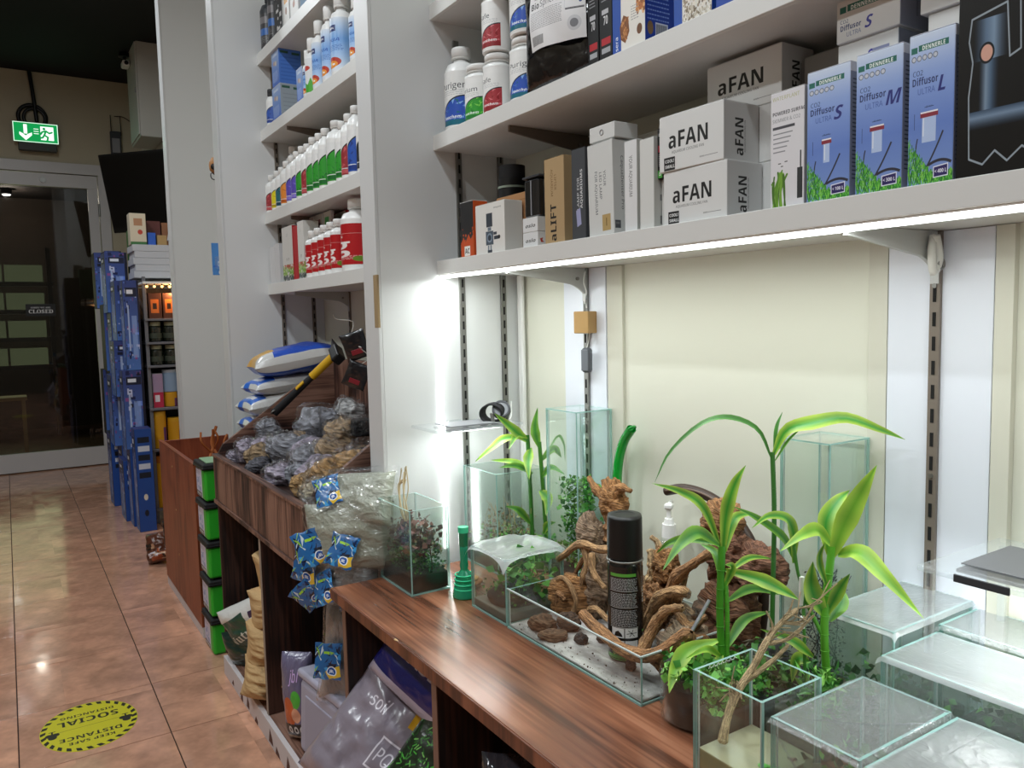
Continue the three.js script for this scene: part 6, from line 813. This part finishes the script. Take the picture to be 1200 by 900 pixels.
function branchGeo(pts, r0, r1, sd, rough = 0.28) {
  const cv = new THREE.CatmullRomCurve3(pts.map(p => V(...p))), n = 12 * pts.length, k = 12, fr = cv.computeFrenetFrames(n, false), pos = [], uv = [], idx = [];
  for (let j = 0; j <= n; j++) { const t = j / n, c = cv.getPointAt(t), r = (r0 + (r1 - r0) * t) * (1 + 0.25 * fbm(t * 6, sd, 0, 2)) * (j === n ? 0.25 : j === 0 ? 0.6 : 1); for (let i = 0; i <= k; i++) { const a = i / k * 2 * PI, ca = Math.cos(a), sa = Math.sin(a), q = r * (1 + rough * 1.7 * fbm(ca * 1.4 + sd, sa * 1.4, t * 9, 3)); const p = c.clone().addScaledVector(fr.normals[j], ca * q).addScaledVector(fr.binormals[j], sa * q); pos.push(p.x, p.y, p.z); uv.push(t * n * 0.05, i / k); } }
  for (let j = 0; j < n; j++) for (let i = 0; i < k; i++) { const a = j * (k + 1) + i; idx.push(a, a + 1, a + k + 1, a + 1, a + k + 2, a + k + 1); }
  const g = new THREE.BufferGeometry(); g.setAttribute('position', new THREE.Float32BufferAttribute(pos, 3)); g.setAttribute('uv', new THREE.Float32BufferAttribute(uv, 2)); g.setIndex(idx); g.computeVertexNormals(); return g;
}
function drift(label, c, m, parts) { const t = T('driftwood', label, 'driftwood', ...c); for (const p of parts) { if (p.pts) M(p.n || 'branch', branchGeo(p.pts.map(q => [q[0] - c[0], q[1] - c[1], q[2] - c[2]]), p.r[0], p.r[1], p.s ?? 1, p.g), p.m || m, t); else { const b = M(p.n || 'burl', rockGeo(...p.d, p.s ?? 3, p.a ?? 0.35, 11, true), p.m || m, t, p.at[0] - c[0], p.at[1] - c[1], p.at[2] - c[2]); if (p.rot) b.rotation.set(...p.rot); } } return t; }
drift('long curved tan branch lying across the front of the spray can', [1.085, SB + 0.03, -1.25], BK.brown, [{ pts: [[1.085, 0.893, -1.415], [1.08, 0.875, -1.34], [1.078, 0.862, -1.26], [1.085, 0.872, -1.19], [1.10, 0.92, -1.12], [1.11, 0.95, -1.09]], r: [0.013, 0.017], s: 2 }, { pts: [[1.10, 0.868, -1.225], [1.115, 0.912, -1.21], [1.12, 0.965, -1.175], [1.115, 0.99, -1.12]], r: [0.014, 0.008], s: 4, m: BK.tan }, { pts: [[1.10, 0.872, -1.2], [1.12, 0.835, -1.18], [1.14, 0.815, -1.17]], r: [0.014, 0.008], s: 6, n: 'stub' }]);
drift('flat orange burl slab with rings leaning at the left of the driftwood heap', [1.185, 0.87, -1.585], BK.orange, [{ d: [0.024, 0.052, 0.058], at: [1.185, 0.862, -1.585], s: 5, a: 0.22, rot: [0, 0.7, 0.1] }, { pts: [[1.165, 0.815, -1.625], [1.155, 0.885, -1.63], [1.16, 0.915, -1.585], [1.165, 0.87, -1.54], [1.165, 0.83, -1.555]], r: [0.008, 0.006], s: 3, m: BK.tan, n: 'rim_ridge' }, { pts: [[1.155, 0.845, -1.605], [1.150, 0.875, -1.595], [1.155, 0.862, -1.57]], r: [0.010, 0.006], s: 8, m: BK.brown, n: 'knot' }]);
drift('orange brown stump piece topping the heap below the green hose', [1.30, 1.10, -1.55], BK.orange, [{ d: [0.032, 0.05, 0.036], at: [1.30, 1.095, -1.555], s: 9, a: 0.3 }, { pts: [[1.30, 1.09, -1.565], [1.295, 1.125, -1.62], [1.30, 1.15, -1.655]], r: [0.018, 0.006], s: 2 }, { pts: [[1.30, 1.10, -1.545], [1.295, 1.14, -1.52], [1.29, 1.143, -1.47]], r: [0.02, 0.005], s: 4 }, { pts: [[1.30, 1.10, -1.57], [1.305, 1.15, -1.60]], r: [0.016, 0.007], s: 5 }, { pts: [[1.30, 1.10, -1.55], [1.30, 1.05, -1.56], [1.29, 0.99, -1.56]], r: [0.022, 0.016], s: 7, m: BK.brown }]);
drift('grey bark chunk under the orange stump piece', [1.255, 0.985, -1.585], BK.grey, [{ d: [0.030, 0.055, 0.036], at: [1.26, 1.0, -1.60], s: 15, a: 0.3 }, { d: [0.035, 0.07, 0.045], at: [1.24, 0.90, -1.545], s: 16, a: 0.4 }]);
drift('tangle of tan roots spreading left above the burl slab', [1.20, 0.94, -1.56], BK.tan, [{ pts: [[1.20, 0.935, -1.665], [1.195, 0.965, -1.62], [1.20, 1.0, -1.57], [1.215, 1.0, -1.51], [1.22, 1.01, -1.45]], r: [0.008, 0.012], s: 2 }, { pts: [[1.21, 1.0, -1.56], [1.20, 0.955, -1.54], [1.195, 0.90, -1.555], [1.20, 0.84, -1.56]], r: [0.010, 0.006], s: 5 }, { pts: [[1.20, 0.99, -1.52], [1.19, 0.945, -1.50], [1.195, 0.915, -1.46]], r: [0.010, 0.006], s: 6 }, { pts: [[1.21, 0.98, -1.55], [1.205, 0.93, -1.585], [1.21, 0.88, -1.62]], r: [0.007, 0.004], s: 7, m: BK.brown }, { pts: [[1.2, 0.84, -1.53], [1.185, 0.86, -1.48], [1.18, 0.85, -1.43], [1.17, 0.88, -1.40]], r: [0.009, 0.006], s: 8 }]);
drift('mid brown chunk of wood directly behind the spray can', [1.24, 0.92, -1.36], BK.brown, [{ d: [0.04, 0.07, 0.05], at: [1.245, 0.87, -1.41], s: 21, a: 0.35, m: BK.grey }, { d: [0.035, 0.05, 0.04], at: [1.235, 0.91, -1.33], s: 22, a: 0.35 }, { pts: [[1.25, 0.93, -1.36], [1.245, 0.98, -1.345], [1.25, 1.03, -1.36]], r: [0.02, 0.009], s: 3, m: BK.pale }]);
drift('orange knotted wood right of the spray can top', [1.255, 1.0, -1.31], BK.orange, [{ d: [0.026, 0.034, 0.026], at: [1.255, 1.0, -1.315], s: 25, a: 0.4 }, { pts: [[1.25, 0.99, -1.31], [1.25, 0.95, -1.28], [1.24, 0.93, -1.26]], r: [0.015, 0.008], s: 2 }, { pts: [[1.25, 1.0, -1.32], [1.26, 1.045, -1.345], [1.25, 1.06, -1.36]], r: [0.010, 0.006], s: 4, m: BK.pale }]);
drift('large reddish brown root block behind the front leafy plant', [1.30, 0.98, -1.17], BK.dk2, [{ d: [0.058, 0.082, 0.065], at: [1.315, 0.905, -1.17], s: 31, a: 0.4 }, { d: [0.042, 0.05, 0.042], at: [1.32, 1.04, -1.185], s: 32, a: 0.42, m: BK.red }, { d: [0.035, 0.04, 0.035], at: [1.32, 1.12, -1.20], s: 33, a: 0.42, m: BK.brown }, { d: [0.045, 0.05, 0.045], at: [1.31, 1.04, -1.085], s: 34, a: 0.3, m: BK.red }]);
drift('tan root rising to the right in front of the red block', [1.22, 0.98, -1.24], BK.tan, [{ pts: [[1.20, 0.84, -1.335], [1.205, 0.92, -1.30], [1.21, 0.965, -1.25], [1.215, 0.975, -1.20]], r: [0.013, 0.014], s: 2 }, { pts: [[1.22, 0.90, -1.285], [1.225, 0.985, -1.255], [1.225, 1.045, -1.19], [1.23, 1.075, -1.15]], r: [0.014, 0.010], s: 5, m: BK.brown }, { pts: [[1.21, 0.93, -1.24], [1.20, 0.91, -1.18], [1.205, 0.945, -1.14]], r: [0.010, 0.007], s: 6, m: BK.brown }, { pts: [[1.21, 0.88, -1.25], [1.20, 0.885, -1.19], [1.2, 0.90, -1.13]], r: [0.013, 0.008], s: 8, m: BK.brown }]);
drift('pale twisted root standing between the spray can and pump bottle', [1.25, 0.95, -1.27], BK.pale, [{ pts: [[1.255, 0.82, -1.27], [1.25, 0.89, -1.285], [1.26, 0.95, -1.27], [1.25, 1.0, -1.245]], r: [0.016, 0.008], s: 12 }, { d: [0.034, 0.045, 0.038], at: [1.26, 0.86, -1.255], s: 51, a: 0.4, m: BK.grey }, { pts: [[1.25, 0.9, -1.28], [1.235, 0.93, -1.24], [1.23, 0.925, -1.20]], r: [0.010, 0.006], s: 14, m: BK.tan }, { pts: [[1.26, 0.94, -1.27], [1.27, 0.985, -1.29], [1.265, 1.02, -1.315]], r: [0.009, 0.005], s: 16 }]);
drift('grey brown chunk at the right end of the sandy tank', [1.185, 0.865, -1.20], BK.grey, [{ d: [0.045, 0.05, 0.05], at: [1.20, 0.86, -1.20], s: 41, a: 0.35 }]);
{ const a = T('driftwood', 'smooth dark brown arched branch behind the front leafy plant', 'driftwood', 1.38, 1.0, -1.3); M('arched_branch', tube([[0.02, 0.13, -0.16], [0.02, 0.146, -0.10], [0.02, 0.142, -0.02], [0.02, 0.115, 0.05], [0.02, 0.06, 0.11], [0.02, -0.02, 0.145], [0.01, -0.12, 0.15], [0, -0.19, 0.14]], 0.0125, 50, 12), mat(0x3c2a22, 0.5), a); M('groove', tube([[0.008, 0.134, -0.15], [0.008, 0.150, -0.08], [0.008, 0.143, 0.0], [0.008, 0.11, 0.066], [0.008, 0.05, 0.122]], 0.003, 40, 6), mat(0x6a5648, 0.5), a); }
{ // spray can standing in the sand
  const t = T('spray_can', 'black spray can with large black cap standing in the sandy tank', 'can', 1.137, SB + 0.0004, -1.32, 2.28), R = 0.0395;
  const lb = canvasTex(768, 640, (x) => { fill(x, '#121314', 0, 0, 768, 640); fill(x, '#5aa23e', 290, 26, 190, 22); seed(61); for (const [y, h, n] of [[62, 84, 10], [166, 96, 11], [284, 120, 13]]) { lines(x, 290, y, 200, h, n, '#b4b6b8', 4); fill(x, '#cfcfcf', 284, y + h + 2, 210, 3); } for (const [a, b] of [[300, 412], [398, 412], [300, 500], [398, 500]]) fill(x, '#d8d8d8', a, b, 92, 68); poly(x, [[320, 470], [330, 440], [350, 430], [372, 450], [382, 472]], '#222'); x.strokeStyle = '#222'; x.lineWidth = 4; for (let i = 0; i < 6; i++) { x.beginPath(); x.moveTo(444, 446); x.lineTo(444 + 36 * Math.cos(i), 446 + 26 * Math.sin(i)); x.stroke(); } disc(x, 346, 534, 26, '#6a3a2a', 18); x.lineWidth = 7; x.beginPath(); x.moveTo(412, 522); x.lineTo(476, 550); x.stroke(); for (let i = 0; i < 60; i++) disc(x, rnd(300, 492), rnd(580, 606), rnd(3, 8), ['#7a9a2a', '#b0a84a', '#3a5a1a'][i % 3]);
    fill(x, '#5aa23e', 540, 440, 60, 16); tx(x, 'PRO', 566, 250, 60, '#cfd2d2', { rot: -PI / 2, bold: true }); lines(x, 530, 60, 60, 120, 10, '#8e9092', 3); fill(x, '#3f8a34', 0, 606, 768, 24); });
  M('can_body', lathe([[0, 0], [R * 0.95, 0], [R, 0.004], [R, 0.215], [R * 0.97, 0.222], [R * 0.80, 0.236], [0, 0.236]], 40), phys(0x141516, 0.25, { clearcoat: 0.6 }), t); M('printed_label', CY(R + 0.0004, R + 0.0004, 0.205, 48, true), phys(0xffffff, 0.25, { map: lb, clearcoat: 0.5 }), t, 0, 0.108, 0);
  M('seam_ring', new THREE.TorusGeometry(R * 0.99, 0.0025, 8, 48), MT.steel, t, 0, 0.2265, 0, PI / 2); M('bottom_ring', new THREE.TorusGeometry(R * 0.97, 0.002, 8, 48), mat(0x2c7a2c, 0.4), t, 0, 0.006, 0, PI / 2);
  M('cap', lathe([[0, 0], [R * 0.99, 0], [R, 0.003], [R * 0.985, 0.088], [R * 0.94, 0.096], [R * 0.62, 0.096], [R * 0.58, 0.0945], [0, 0.0945]], 40), mat(0x0d0e0f, 0.42), t, 0, 0.231, 0);
}
{ // pump bottle behind
  const t = T('pump_bottle', 'clear bottle with a white pump head against the wall', 'bottle', 1.385, Y0, -1.437, 0.6); M('bottle_body', RB(0.075, 0.215, 0.05, 0.012, 3), MT.glass, t, 0, 0.1085, 0); M('liquid', RB(0.068, 0.12, 0.043, 0.01, 3), phys(0xdfe8e6, 0.05, { transmission: 0.9, thickness: 0 }), t, 0, 0.065, 0); M('collar', CY(0.0175, 0.0185, 0.034, 24), MT.plasticW, t, 0, 0.234, 0); M('collar_step', CY(0.011, 0.014, 0.014, 20), MT.plasticW, t, 0, 0.258, 0); M('pump_stem', CY(0.006, 0.006, 0.03, 14), MT.plasticW, t, 0, 0.276, 0); M('pump_head', RB(0.022, 0.014, 0.022, 0.005, 2), MT.plasticW, t, 0, 0.296, 0); const n = M('nozzle', RB(0.045, 0.010, 0.012, 0.004, 2), MT.plasticW, t, 0.012, 0.299, 0.0);
}
{ const t = T('glass_strip', 'grey edged glass strip leaning on the wood beside the front leafy plant', 'glass', 1.145, 0.93, -1.125); t.rotation.set(0.20, 0, -0.55, 'YXZ'); M('strip', B(0.004, 0.15, 0.006), [MT.grey, MT.grey, MT.silicone, MT.silicone, MT.silicone, MT.silicone], t); M('strip_pane', B(0.002, 0.14, 0.05), MT.glass, t, 0, 0, -0.028); }

// ---- tanks at the right, with plants
{
  const t = tank('tall empty glass tank with dry moss at the right wall', [1.325, 1.455], [-1.05, -0.935], 0.52, { top: true }); seed(107); foliage(t, 900, () => { const a = rnd(0, 6.3), r = 0.05 * Math.sqrt(rnd()); return [r * Math.cos(a), 0.01 + 0.22 * rnd() ** 1.3, r * Math.sin(a) * 0.95]; }, [[0.03, 0.03, 0.022], [0.05, 0.05, 0.03], [0.02, 0.025, 0.018]], [0.003, 0.009], 0.3, 'dry_moss'); for (let i = 0; i < 10; i++) M('thin_twig', tube([[rnd(-0.04, 0.04), 0.05, rnd(-0.04, 0.04)], [rnd(-0.05, 0.05), 0.15, rnd(-0.045, 0.045)], [rnd(-0.05, 0.05), 0.24, rnd(-0.045, 0.045)]], 0.001, 10, 4), MT.charcoal, t);
}
{
  const c = T('glass_jar', 'round glass jar of soil holding the front leafy plant', 'jar', 1.09, Y0, -1.045), R = 0.079; M('jar_wall', lathe([[0, 0], [R * 0.94, 0], [R, 0.006], [R, 0.098], [R - 0.003, 0.100], [R - 0.004, 0.098], [R - 0.004, 0.007], [0, 0.004]], 48), MT.glass, c); M('soil_bed', CY(R - 0.006, R - 0.006, 0.07, 40), MT.soil, c, 0, 0.041, 0); seed(108); foliage(c, 260, () => { const a = rnd(0, 6.3), r = R * 0.92 * Math.sqrt(rnd()); return [r * Math.cos(a), 0.076 + rnd(0, 0.045), r * Math.sin(a)]; }, GR.lush, [0.012, 0.022], 0.5);
}
plant('dracaena', 'broad leafed young plant with bright edges in the round glass jar', {s:[[0.0091,[[1.128,0.87,-1.023],[1.13,0.999,-1.034],[1.142,1.131,-1.04]]],[0.0058,[[1.136,0.916,-1.022],[1.142,0.999,-1.027],[1.143,1.064,-1.032]]]],l:[[0.0116,1,[[1.142,1.114,-1.038],[1.149,1.201,-1.034],[1.162,1.256,-1.024],[1.175,1.29,-1.01]]],[0.0091,1,[[1.139,1.131,-1.042],[1.101,1.215,-1.054],[1.057,1.245,-1.066],[1.0,1.266,-1.084]]],[0.0124,0,[[1.139,1.131,-1.042],[1.08,1.167,-1.043],[1.027,1.155,-1.036],[0.974,1.119,-1.027]]],[0.0074,0,[[1.136,1.134,-1.044],[1.097,1.141,-1.089],[1.08,1.13,-1.119],[1.068,1.105,-1.144]]],[0.0091,1,[[1.143,1.114,-1.037],[1.187,1.178,-1.046],[1.235,1.179,-1.044]]],[0.0074,0,[[1.135,1.065,-1.038],[1.156,1.107,-1.07],[1.157,1.116,-1.112]]],[0.0124,1,[[1.144,1.084,-1.034],[1.186,1.07,-0.986],[1.209,1.054,-0.949],[1.219,1.042,-0.922]]],[0.0083,0,[[1.142,1.023,-1.029],[1.215,1.033,-1.031],[1.296,1.005,-1.024]]],[0.0058,1,[[1.147,1.078,-1.031],[1.204,1.099,-1.026],[1.266,1.088,-1.015]]],[0.0074,1,[[1.139,1.048,-1.033],[1.144,1.095,-1.017],[1.122,1.104,-1.014]]],[0.0141,2,[[1.124,0.949,-1.033],[1.056,0.936,-1.052],[1.02,0.904,-1.047],[0.996,0.878,-1.036]]],[0.0066,2,[[1.128,0.916,-1.027],[1.075,0.949,-1.017],[1.013,0.95,-1.009]]],[0.0091,0,[[1.134,0.929,-1.025],[1.192,0.975,-1.028],[1.262,0.98,-1.019]]],[0.0099,1,[[1.128,0.925,-1.028],[1.093,0.906,-1.013],[1.054,0.896,-1.001]]]]}, [0x3f8a1c, 0x4f9a28], [1.13, Y0 + 0.07, -1.03]);
plant('bamboo_stalk', 'tallest bamboo stalk with long arching leaves in front of the wall', {s:[[0.0059,[[1.243,0.957,-1.002],[1.261,1.185,-1.013],[1.266,1.303,-1.022]]]],l:[[0.0051,3,[[1.265,1.286,-1.021],[1.232,1.351,-1.03],[1.174,1.378,-1.05],[1.12,1.372,-1.065],[1.05,1.319,-1.086],[1.011,1.266,-1.086]]],[0.0034,3,[[1.268,1.294,-1.02],[1.276,1.353,-1.02],[1.288,1.382,-1.016]]],[0.0136,1,[[1.268,1.299,-1.02],[1.283,1.348,-1.001],[1.316,1.362,-0.967],[1.359,1.372,-0.926],[1.402,1.351,-0.882],[1.432,1.332,-0.847]]],[0.0025,0,[[1.269,1.286,-1.018],[1.287,1.329,-0.999],[1.305,1.357,-0.978]]],[0.0102,1,[[1.287,1.083,-0.986],[1.27,1.149,-0.974],[1.239,1.185,-0.968],[1.19,1.196,-0.97],[1.144,1.181,-0.969]]],[0.0076,0,[[1.288,1.091,-0.987],[1.257,1.139,-0.987],[1.197,1.186,-1.006],[1.146,1.213,-1.018]]]]}, [0x2f6424], [1.243, Y0 + 0.1, -1.002]);
plant('dracaena', 'bright green plant with the largest leaves beside the wrapped tanks', {s:[[0.0089,[[1.166,0.934,-0.823],[1.169,1.038,-0.831],[1.189,1.171,-0.832]]],[0.0045,[[1.165,1.016,-0.832],[1.147,1.071,-0.849],[1.139,1.113,-0.858]]],[0.0037,[[1.133,1.173,-0.868],[1.136,1.128,-0.862],[1.14,1.098,-0.856],[1.134,0.927,-0.843]]]],l:[[0.0164,2,[[1.186,1.149,-0.832],[1.193,1.217,-0.81],[1.203,1.275,-0.786],[1.209,1.322,-0.763]]],[0.0141,1,[[1.185,1.149,-0.832],[1.194,1.209,-0.848],[1.226,1.243,-0.847],[1.257,1.258,-0.845]]],[0.0112,2,[[1.189,1.171,-0.832],[1.152,1.205,-0.835],[1.113,1.203,-0.836],[1.063,1.182,-0.842]]],[0.0149,2,[[1.197,1.156,-0.826],[1.185,1.173,-0.779],[1.176,1.149,-0.727],[1.182,1.095,-0.662]]],[0.0149,1,[[1.17,1.05,-0.832],[1.142,1.103,-0.838],[1.134,1.155,-0.83]]],[0.0097,1,[[1.172,1.05,-0.831],[1.178,1.104,-0.808],[1.177,1.136,-0.789]]],[0.0112,0,[[1.177,1.041,-0.827],[1.21,1.069,-0.826],[1.226,1.089,-0.836]]],[0.0052,1,[[1.178,1.097,-0.832],[1.147,1.157,-0.827],[1.136,1.193,-0.808]]],[0.0082,1,[[1.149,0.979,-0.839],[1.104,1.016,-0.847],[1.043,1.046,-0.865]]],[0.0104,1,[[1.142,0.972,-0.842],[1.135,0.972,-0.859],[1.131,0.926,-0.869]]]]}, [0x5aa428, 0x4f9428, 0x3f7a2c], [1.165, Y0 + 0.05, -0.835]);
{ // white rings round the thin stalk
  const t = T('stalk_tape', 'white tape bands round the thin stalk beside the big leaves', 'tape', 1.139, 1.095, -0.856); for (const [y, h] of [[0.0, 0.05], [-0.055, 0.02], [-0.10, 0.006], [-0.13, 0.004]]) M('tape_band', CY(0.0046, 0.0046, h, 14), MT.white, t, y < -0.05 ? -0.001 : 0, y, y < -0.05 ? 0.004 : 0);
  const v = T('glass_vase', 'glass vase holding the tall stalk and the big leafed plant', 'vase', 1.195, Y0, -0.92); M('vase_wall', B(0.115, 0.12, 0.003), MT.glass, v, 0, 0.061, 0.118); M('vase_wall', B(0.115, 0.12, 0.003), MT.glass, v, 0, 0.061, -0.118); M('vase_wall', B(0.003, 0.12, 0.232), MT.glass, v, 0.056, 0.061, 0); M('vase_wall', B(0.003, 0.12, 0.232), MT.glass, v, -0.056, 0.061, 0); M('pebbles', RB(0.105, 0.06, 0.226, 0.006), MT.gravel, v, 0, 0.031, 0); seed(109); foliage(v, 420, inBox(-0.05, 0.05, 0.06, 0.14, -0.11, 0.11), GR.moss, [0.008, 0.02], 0.4, 'ground_cover');
  foliage(v, 130, () => { const a = rnd(0, 6.3), r = 0.03 * rnd(); return [-0.045 + r * Math.cos(a), 0.09 + 0.07 * rnd(), 0.10 + r * Math.sin(a)]; }, GR.lush, [0.018, 0.034], 0.13, 'fern_tuft'); foliage(v, 200, inBox(-0.05, 0.05, 0.06, 0.13, -0.11, 0.0), [[0.12, 0.10, 0.06], [0.10, 0.14, 0.05]], [0.01, 0.03], 0.1, 'dry_sprigs');
  for (const [x, z, r] of [[0.02, -0.06, 0.04], [0.01, 0.03, 0.03]]) M('dark_stone', rockGeo(r, r * 0.9, r, x * 99 + 7, 0.25, 6), mat(0x3c3a3a, 0.8, { map: rockTexNoise }), v, x, 0.10, z);
}
{ // square tank with water and roots
  const t = tank('square glass tank of yellowish water with floating leaves and pale roots', [0.912, 1.054], [-0.893, -0.753], 0.20, { th: 0.005 }); seed(110);
  M('water_body', RB(0.1285, 0.060, 0.1265, 0.002), phys(new THREE.Color(0.66, 0.58, 0.30), 0.04, { transmission: 0.6, thickness: 0 }), t, 0, 0.036, 0); M('water_line', RB(0.129, 0.0014, 0.127, 0.0004), phys(new THREE.Color(0.78, 0.74, 0.55), 0.1, { transmission: 0.6, thickness: 0 }), t, 0, 0.0668, 0); M('mud', RB(0.1285, 0.010, 0.1265, 0.003), mat(0x9a8448, 0.95), t, 0, 0.0105, 0);
  for (const [a, b, q] of [[-0.03, 0.045, 0], [-0.015, 0.05, 1], [-0.022, 0.036, 2]]) { const g = CY(0.0085, 0.0085, 0.001, 16); g.scale(1.3, 1, 0.85); M('floating_leaf', g, mat(0x5fae4a, 0.4), t, a, 0.0684, b, 0, q, 0); }
  const s = M('water_snail', rockGeo(0.008, 0.008, 0.013, 4, 0.2, 5), mat(0x6a4a44, 0.4), t, 0.03, 0.061, 0.045); M('snail_shell_rim', new THREE.TorusGeometry(0.006, 0.0015, 6, 14), mat(0x8a5a5a, 0.4), s, 0, 0.004, 0.006);
  x_handwriting(t);
}
function x_handwriting(t) { const m = mat(0xf2f2ee, 0.5); seed(12); for (let i = 0; i < 7; i++) { const x = -0.03 + i * 0.010; M('pen_mark', tube([[x, 0.188, -0.0738], [x + 0.003, 0.193, -0.0738], [x + 0.005, 0.187 + rnd(0, 0.004), -0.0738], [x + 0.008, 0.190, -0.0738]], 0.0006, 10, 4), m, t); } }
{ // branching root standing in the square tank
  const R = [[[0.950,0.874,-0.865],[0.965,0.91,-0.868],[0.987,0.947,-0.868],[1.016,0.983,-0.861],[1.04,1.029,-0.85],[1.063,1.06,-0.839],[1.088,1.084,-0.825]],[[1.002,0.962,-0.868],[1.046,0.997,-0.843],[1.072,1.025,-0.829]],[[1.036,1.023,-0.852],[1.05,1.054,-0.846],[1.043,1.082,-0.853]],[[1.043,1.026,-0.848],[1.073,1.035,-0.83],[1.111,1.073,-0.809]],[[1.05,1.046,-0.845],[1.076,1.082,-0.832],[1.083,1.1,-0.83]],[[0.99,0.951,-0.875],[0.96,0.963,-0.872],[0.94,0.971,-0.87]],[[0.992,0.954,-0.873],[0.973,0.97,-0.865],[0.98,0.999,-0.865]],[[0.984,0.946,-0.87],[0.963,0.955,-0.865],[0.943,0.947,-0.865]],[[1.063,1.06,-0.839],[1.093,1.063,-0.819],[1.112,1.091,-0.81]]];
  const tr = T('planter_tray', 'low dark tray of small green plants behind the square water tank', 'tray', 1.055, Y0, -0.928); M('tray_wall', RB(0.15, 0.09, 0.055, 0.006, 2), MT.blackSoft, tr, 0, 0.045, 0); M('moss_mound', rockGeo(0.065, 0.02, 0.022, 8, 0.2, 6), mat(0x2a3a16, 0.95), tr, 0, 0.09, 0); seed(120); foliage(tr, 300, inBox(-0.073, 0.073, 0.092, 0.125, -0.027, 0.027), [...GR.moss, ...GR.lush], [0.005, 0.010], 0.4, 'ground_cover'); foliage(tr, 150, inBox(-0.073, 0.073, 0.095, 0.150, -0.026, 0.026), GR.lush, [0.012, 0.02], 0.5);
  const t = T('branching_root', 'pale branching root standing up out of the square tank', 'root', 0.987, 0.947, -0.869), m = bark(0xf4dfb8), rr = [.0085, .006, .003, .004, .003, .0018, .0018, .0018, .003]; R.forEach((p, i) => M(i ? 'side_root' : 'main_root', branchGeo(p.map(q => [q[0] - 0.987, q[1] - 0.947, q[2] + 0.869]), rr[i], rr[i] * 0.5, i + 1, 0.15), m, t)); seed(9);
  for (let i = 0; i < 8; i++) { const a = rnd(-0.05, -0.005), b = rnd(0.0, 0.04); M('root_hair', tube([[0, 0, 0], [a * 0.6, 0.012 + rnd(0, 0.02), b * 0.4], [a, rnd(-0.005, 0.02), b]], 0.0011, 12, 4), m, t); } for (let i = 0; i < 9; i++) { const p = R[0][4 + i % 3]; M('root_hair', tube([[p[0] - 0.987, p[1] - 0.947, p[2] + 0.869], [p[0] - 0.987 + rnd(0, 0.04), p[1] - 0.947 + rnd(0, 0.03), p[2] + 0.869 + rnd(0, 0.03)], [p[0] - 0.987 + rnd(0.03, 0.08), p[1] - 0.947 + rnd(-0.01, 0.05), p[2] + 0.869 + rnd(0, 0.05)]], 0.0013, 12, 4), m, t); }
}
// film covered tanks
function covered(label, X, Z, h, cover, sd, o = {}) {
  const t = tank(label, X, Z, h, { soil: 0.04, dirty: true, th: 0.005 }), w = X[1] - X[0], d = Z[1] - Z[0]; seed(sd);
  const g = new THREE.PlaneGeometry(w + 0.012, d + 0.012, 30, 30); g.rotateX(-PI / 2); const p = g.attributes.position;
  for (let i = 0; i < p.count; i++) { const x = p.getX(i), z = p.getZ(i), ex = Math.max(0, Math.abs(x) - w / 2), ez = Math.max(0, Math.abs(z) - d / 2), s = (1 - (2 * x / w) ** 4) * (1 - (2 * z / d) ** 4); p.setY(i, h + 0.0012 - 0.006 * (o.sag ?? 1) * Math.max(0, s) - 2.6 * (ex + ez) * (ex || ez ? 0.5 : 0) + (o.crump ?? 0.0012) * fbm(x * 28 + sd, z * 28, sd, 3)); } g.computeVertexNormals(); M('film_cover', g, cover, t);
  foliage(t, 180, inBox(-w * 0.42, w * 0.42, 0.045, h * 0.62, -d * 0.42, d * 0.42, 1.4), [...GR.moss, ...GR.dark, [0.1, 0.12, 0.06]], [0.010, 0.024], 0.42);
  if (o.skirt) { const k = new THREE.PlaneGeometry(d + 0.004, h * 0.8, 24, 16), q = k.attributes.position; for (let i = 0; i < q.count; i++) q.setZ(i, 0.003 * fbm(q.getX(i) * 30 + sd, q.getY(i) * 30, 2, 3) + 0.003); k.computeVertexNormals(); M('film_skirt', k, MT.film, t, -w / 2 - 0.004, h * 0.6, 0, 0, -PI / 2, 0); }
  if (o.stripe) { for (const [pts] of o.stripe) M('film_fold', tube(pts, 0.0016, 24, 5), MT.film, t); }
  return t;
}
covered('glass tank with clouded film cover under the big leaf tip', [1.208, 1.46], [-0.865, -0.728], 0.245, MT.filmTop, 201, { sag: 0.6 });
covered('film covered tank in the middle right, longest of the row', [1.163, 1.328], [-0.722, -0.40], 0.22, MT.filmTop, 202, { skirt: true });
covered('tank with heavy condensation drops on its cover by the wall', [1.334, 1.465], [-0.722, -0.36], 0.232, MT.filmDrops, 203, { sag: 0.3 });
covered('front right tank with shiny wrinkled film and small drops', [0.922, 1.15], [-0.745, -0.60], 0.18, MT.filmDrops, 204, { skirt: true, crump: 0.003, stripe: [[[[-0.11, 0.18, -0.07], [-0.05, 0.176, -0.02], [0.0, 0.178, 0.03], [0.05, 0.18, 0.07]]], [[[-0.117, 0.16, -0.06], [-0.119, 0.10, 0.0], [-0.117, 0.05, 0.05]]]] });
covered('nearest tank at the bottom right corner with glossy film', [0.922, 1.15], [-0.592, -0.30], 0.176, MT.filmTop, 205, { skirt: true, crump: 0.003 });

for (const o of scene.children) o.traverse(m => { if (m.isMesh) { m.castShadow = true; m.receiveShadow = true; } });
renderer.render(scene, camera);
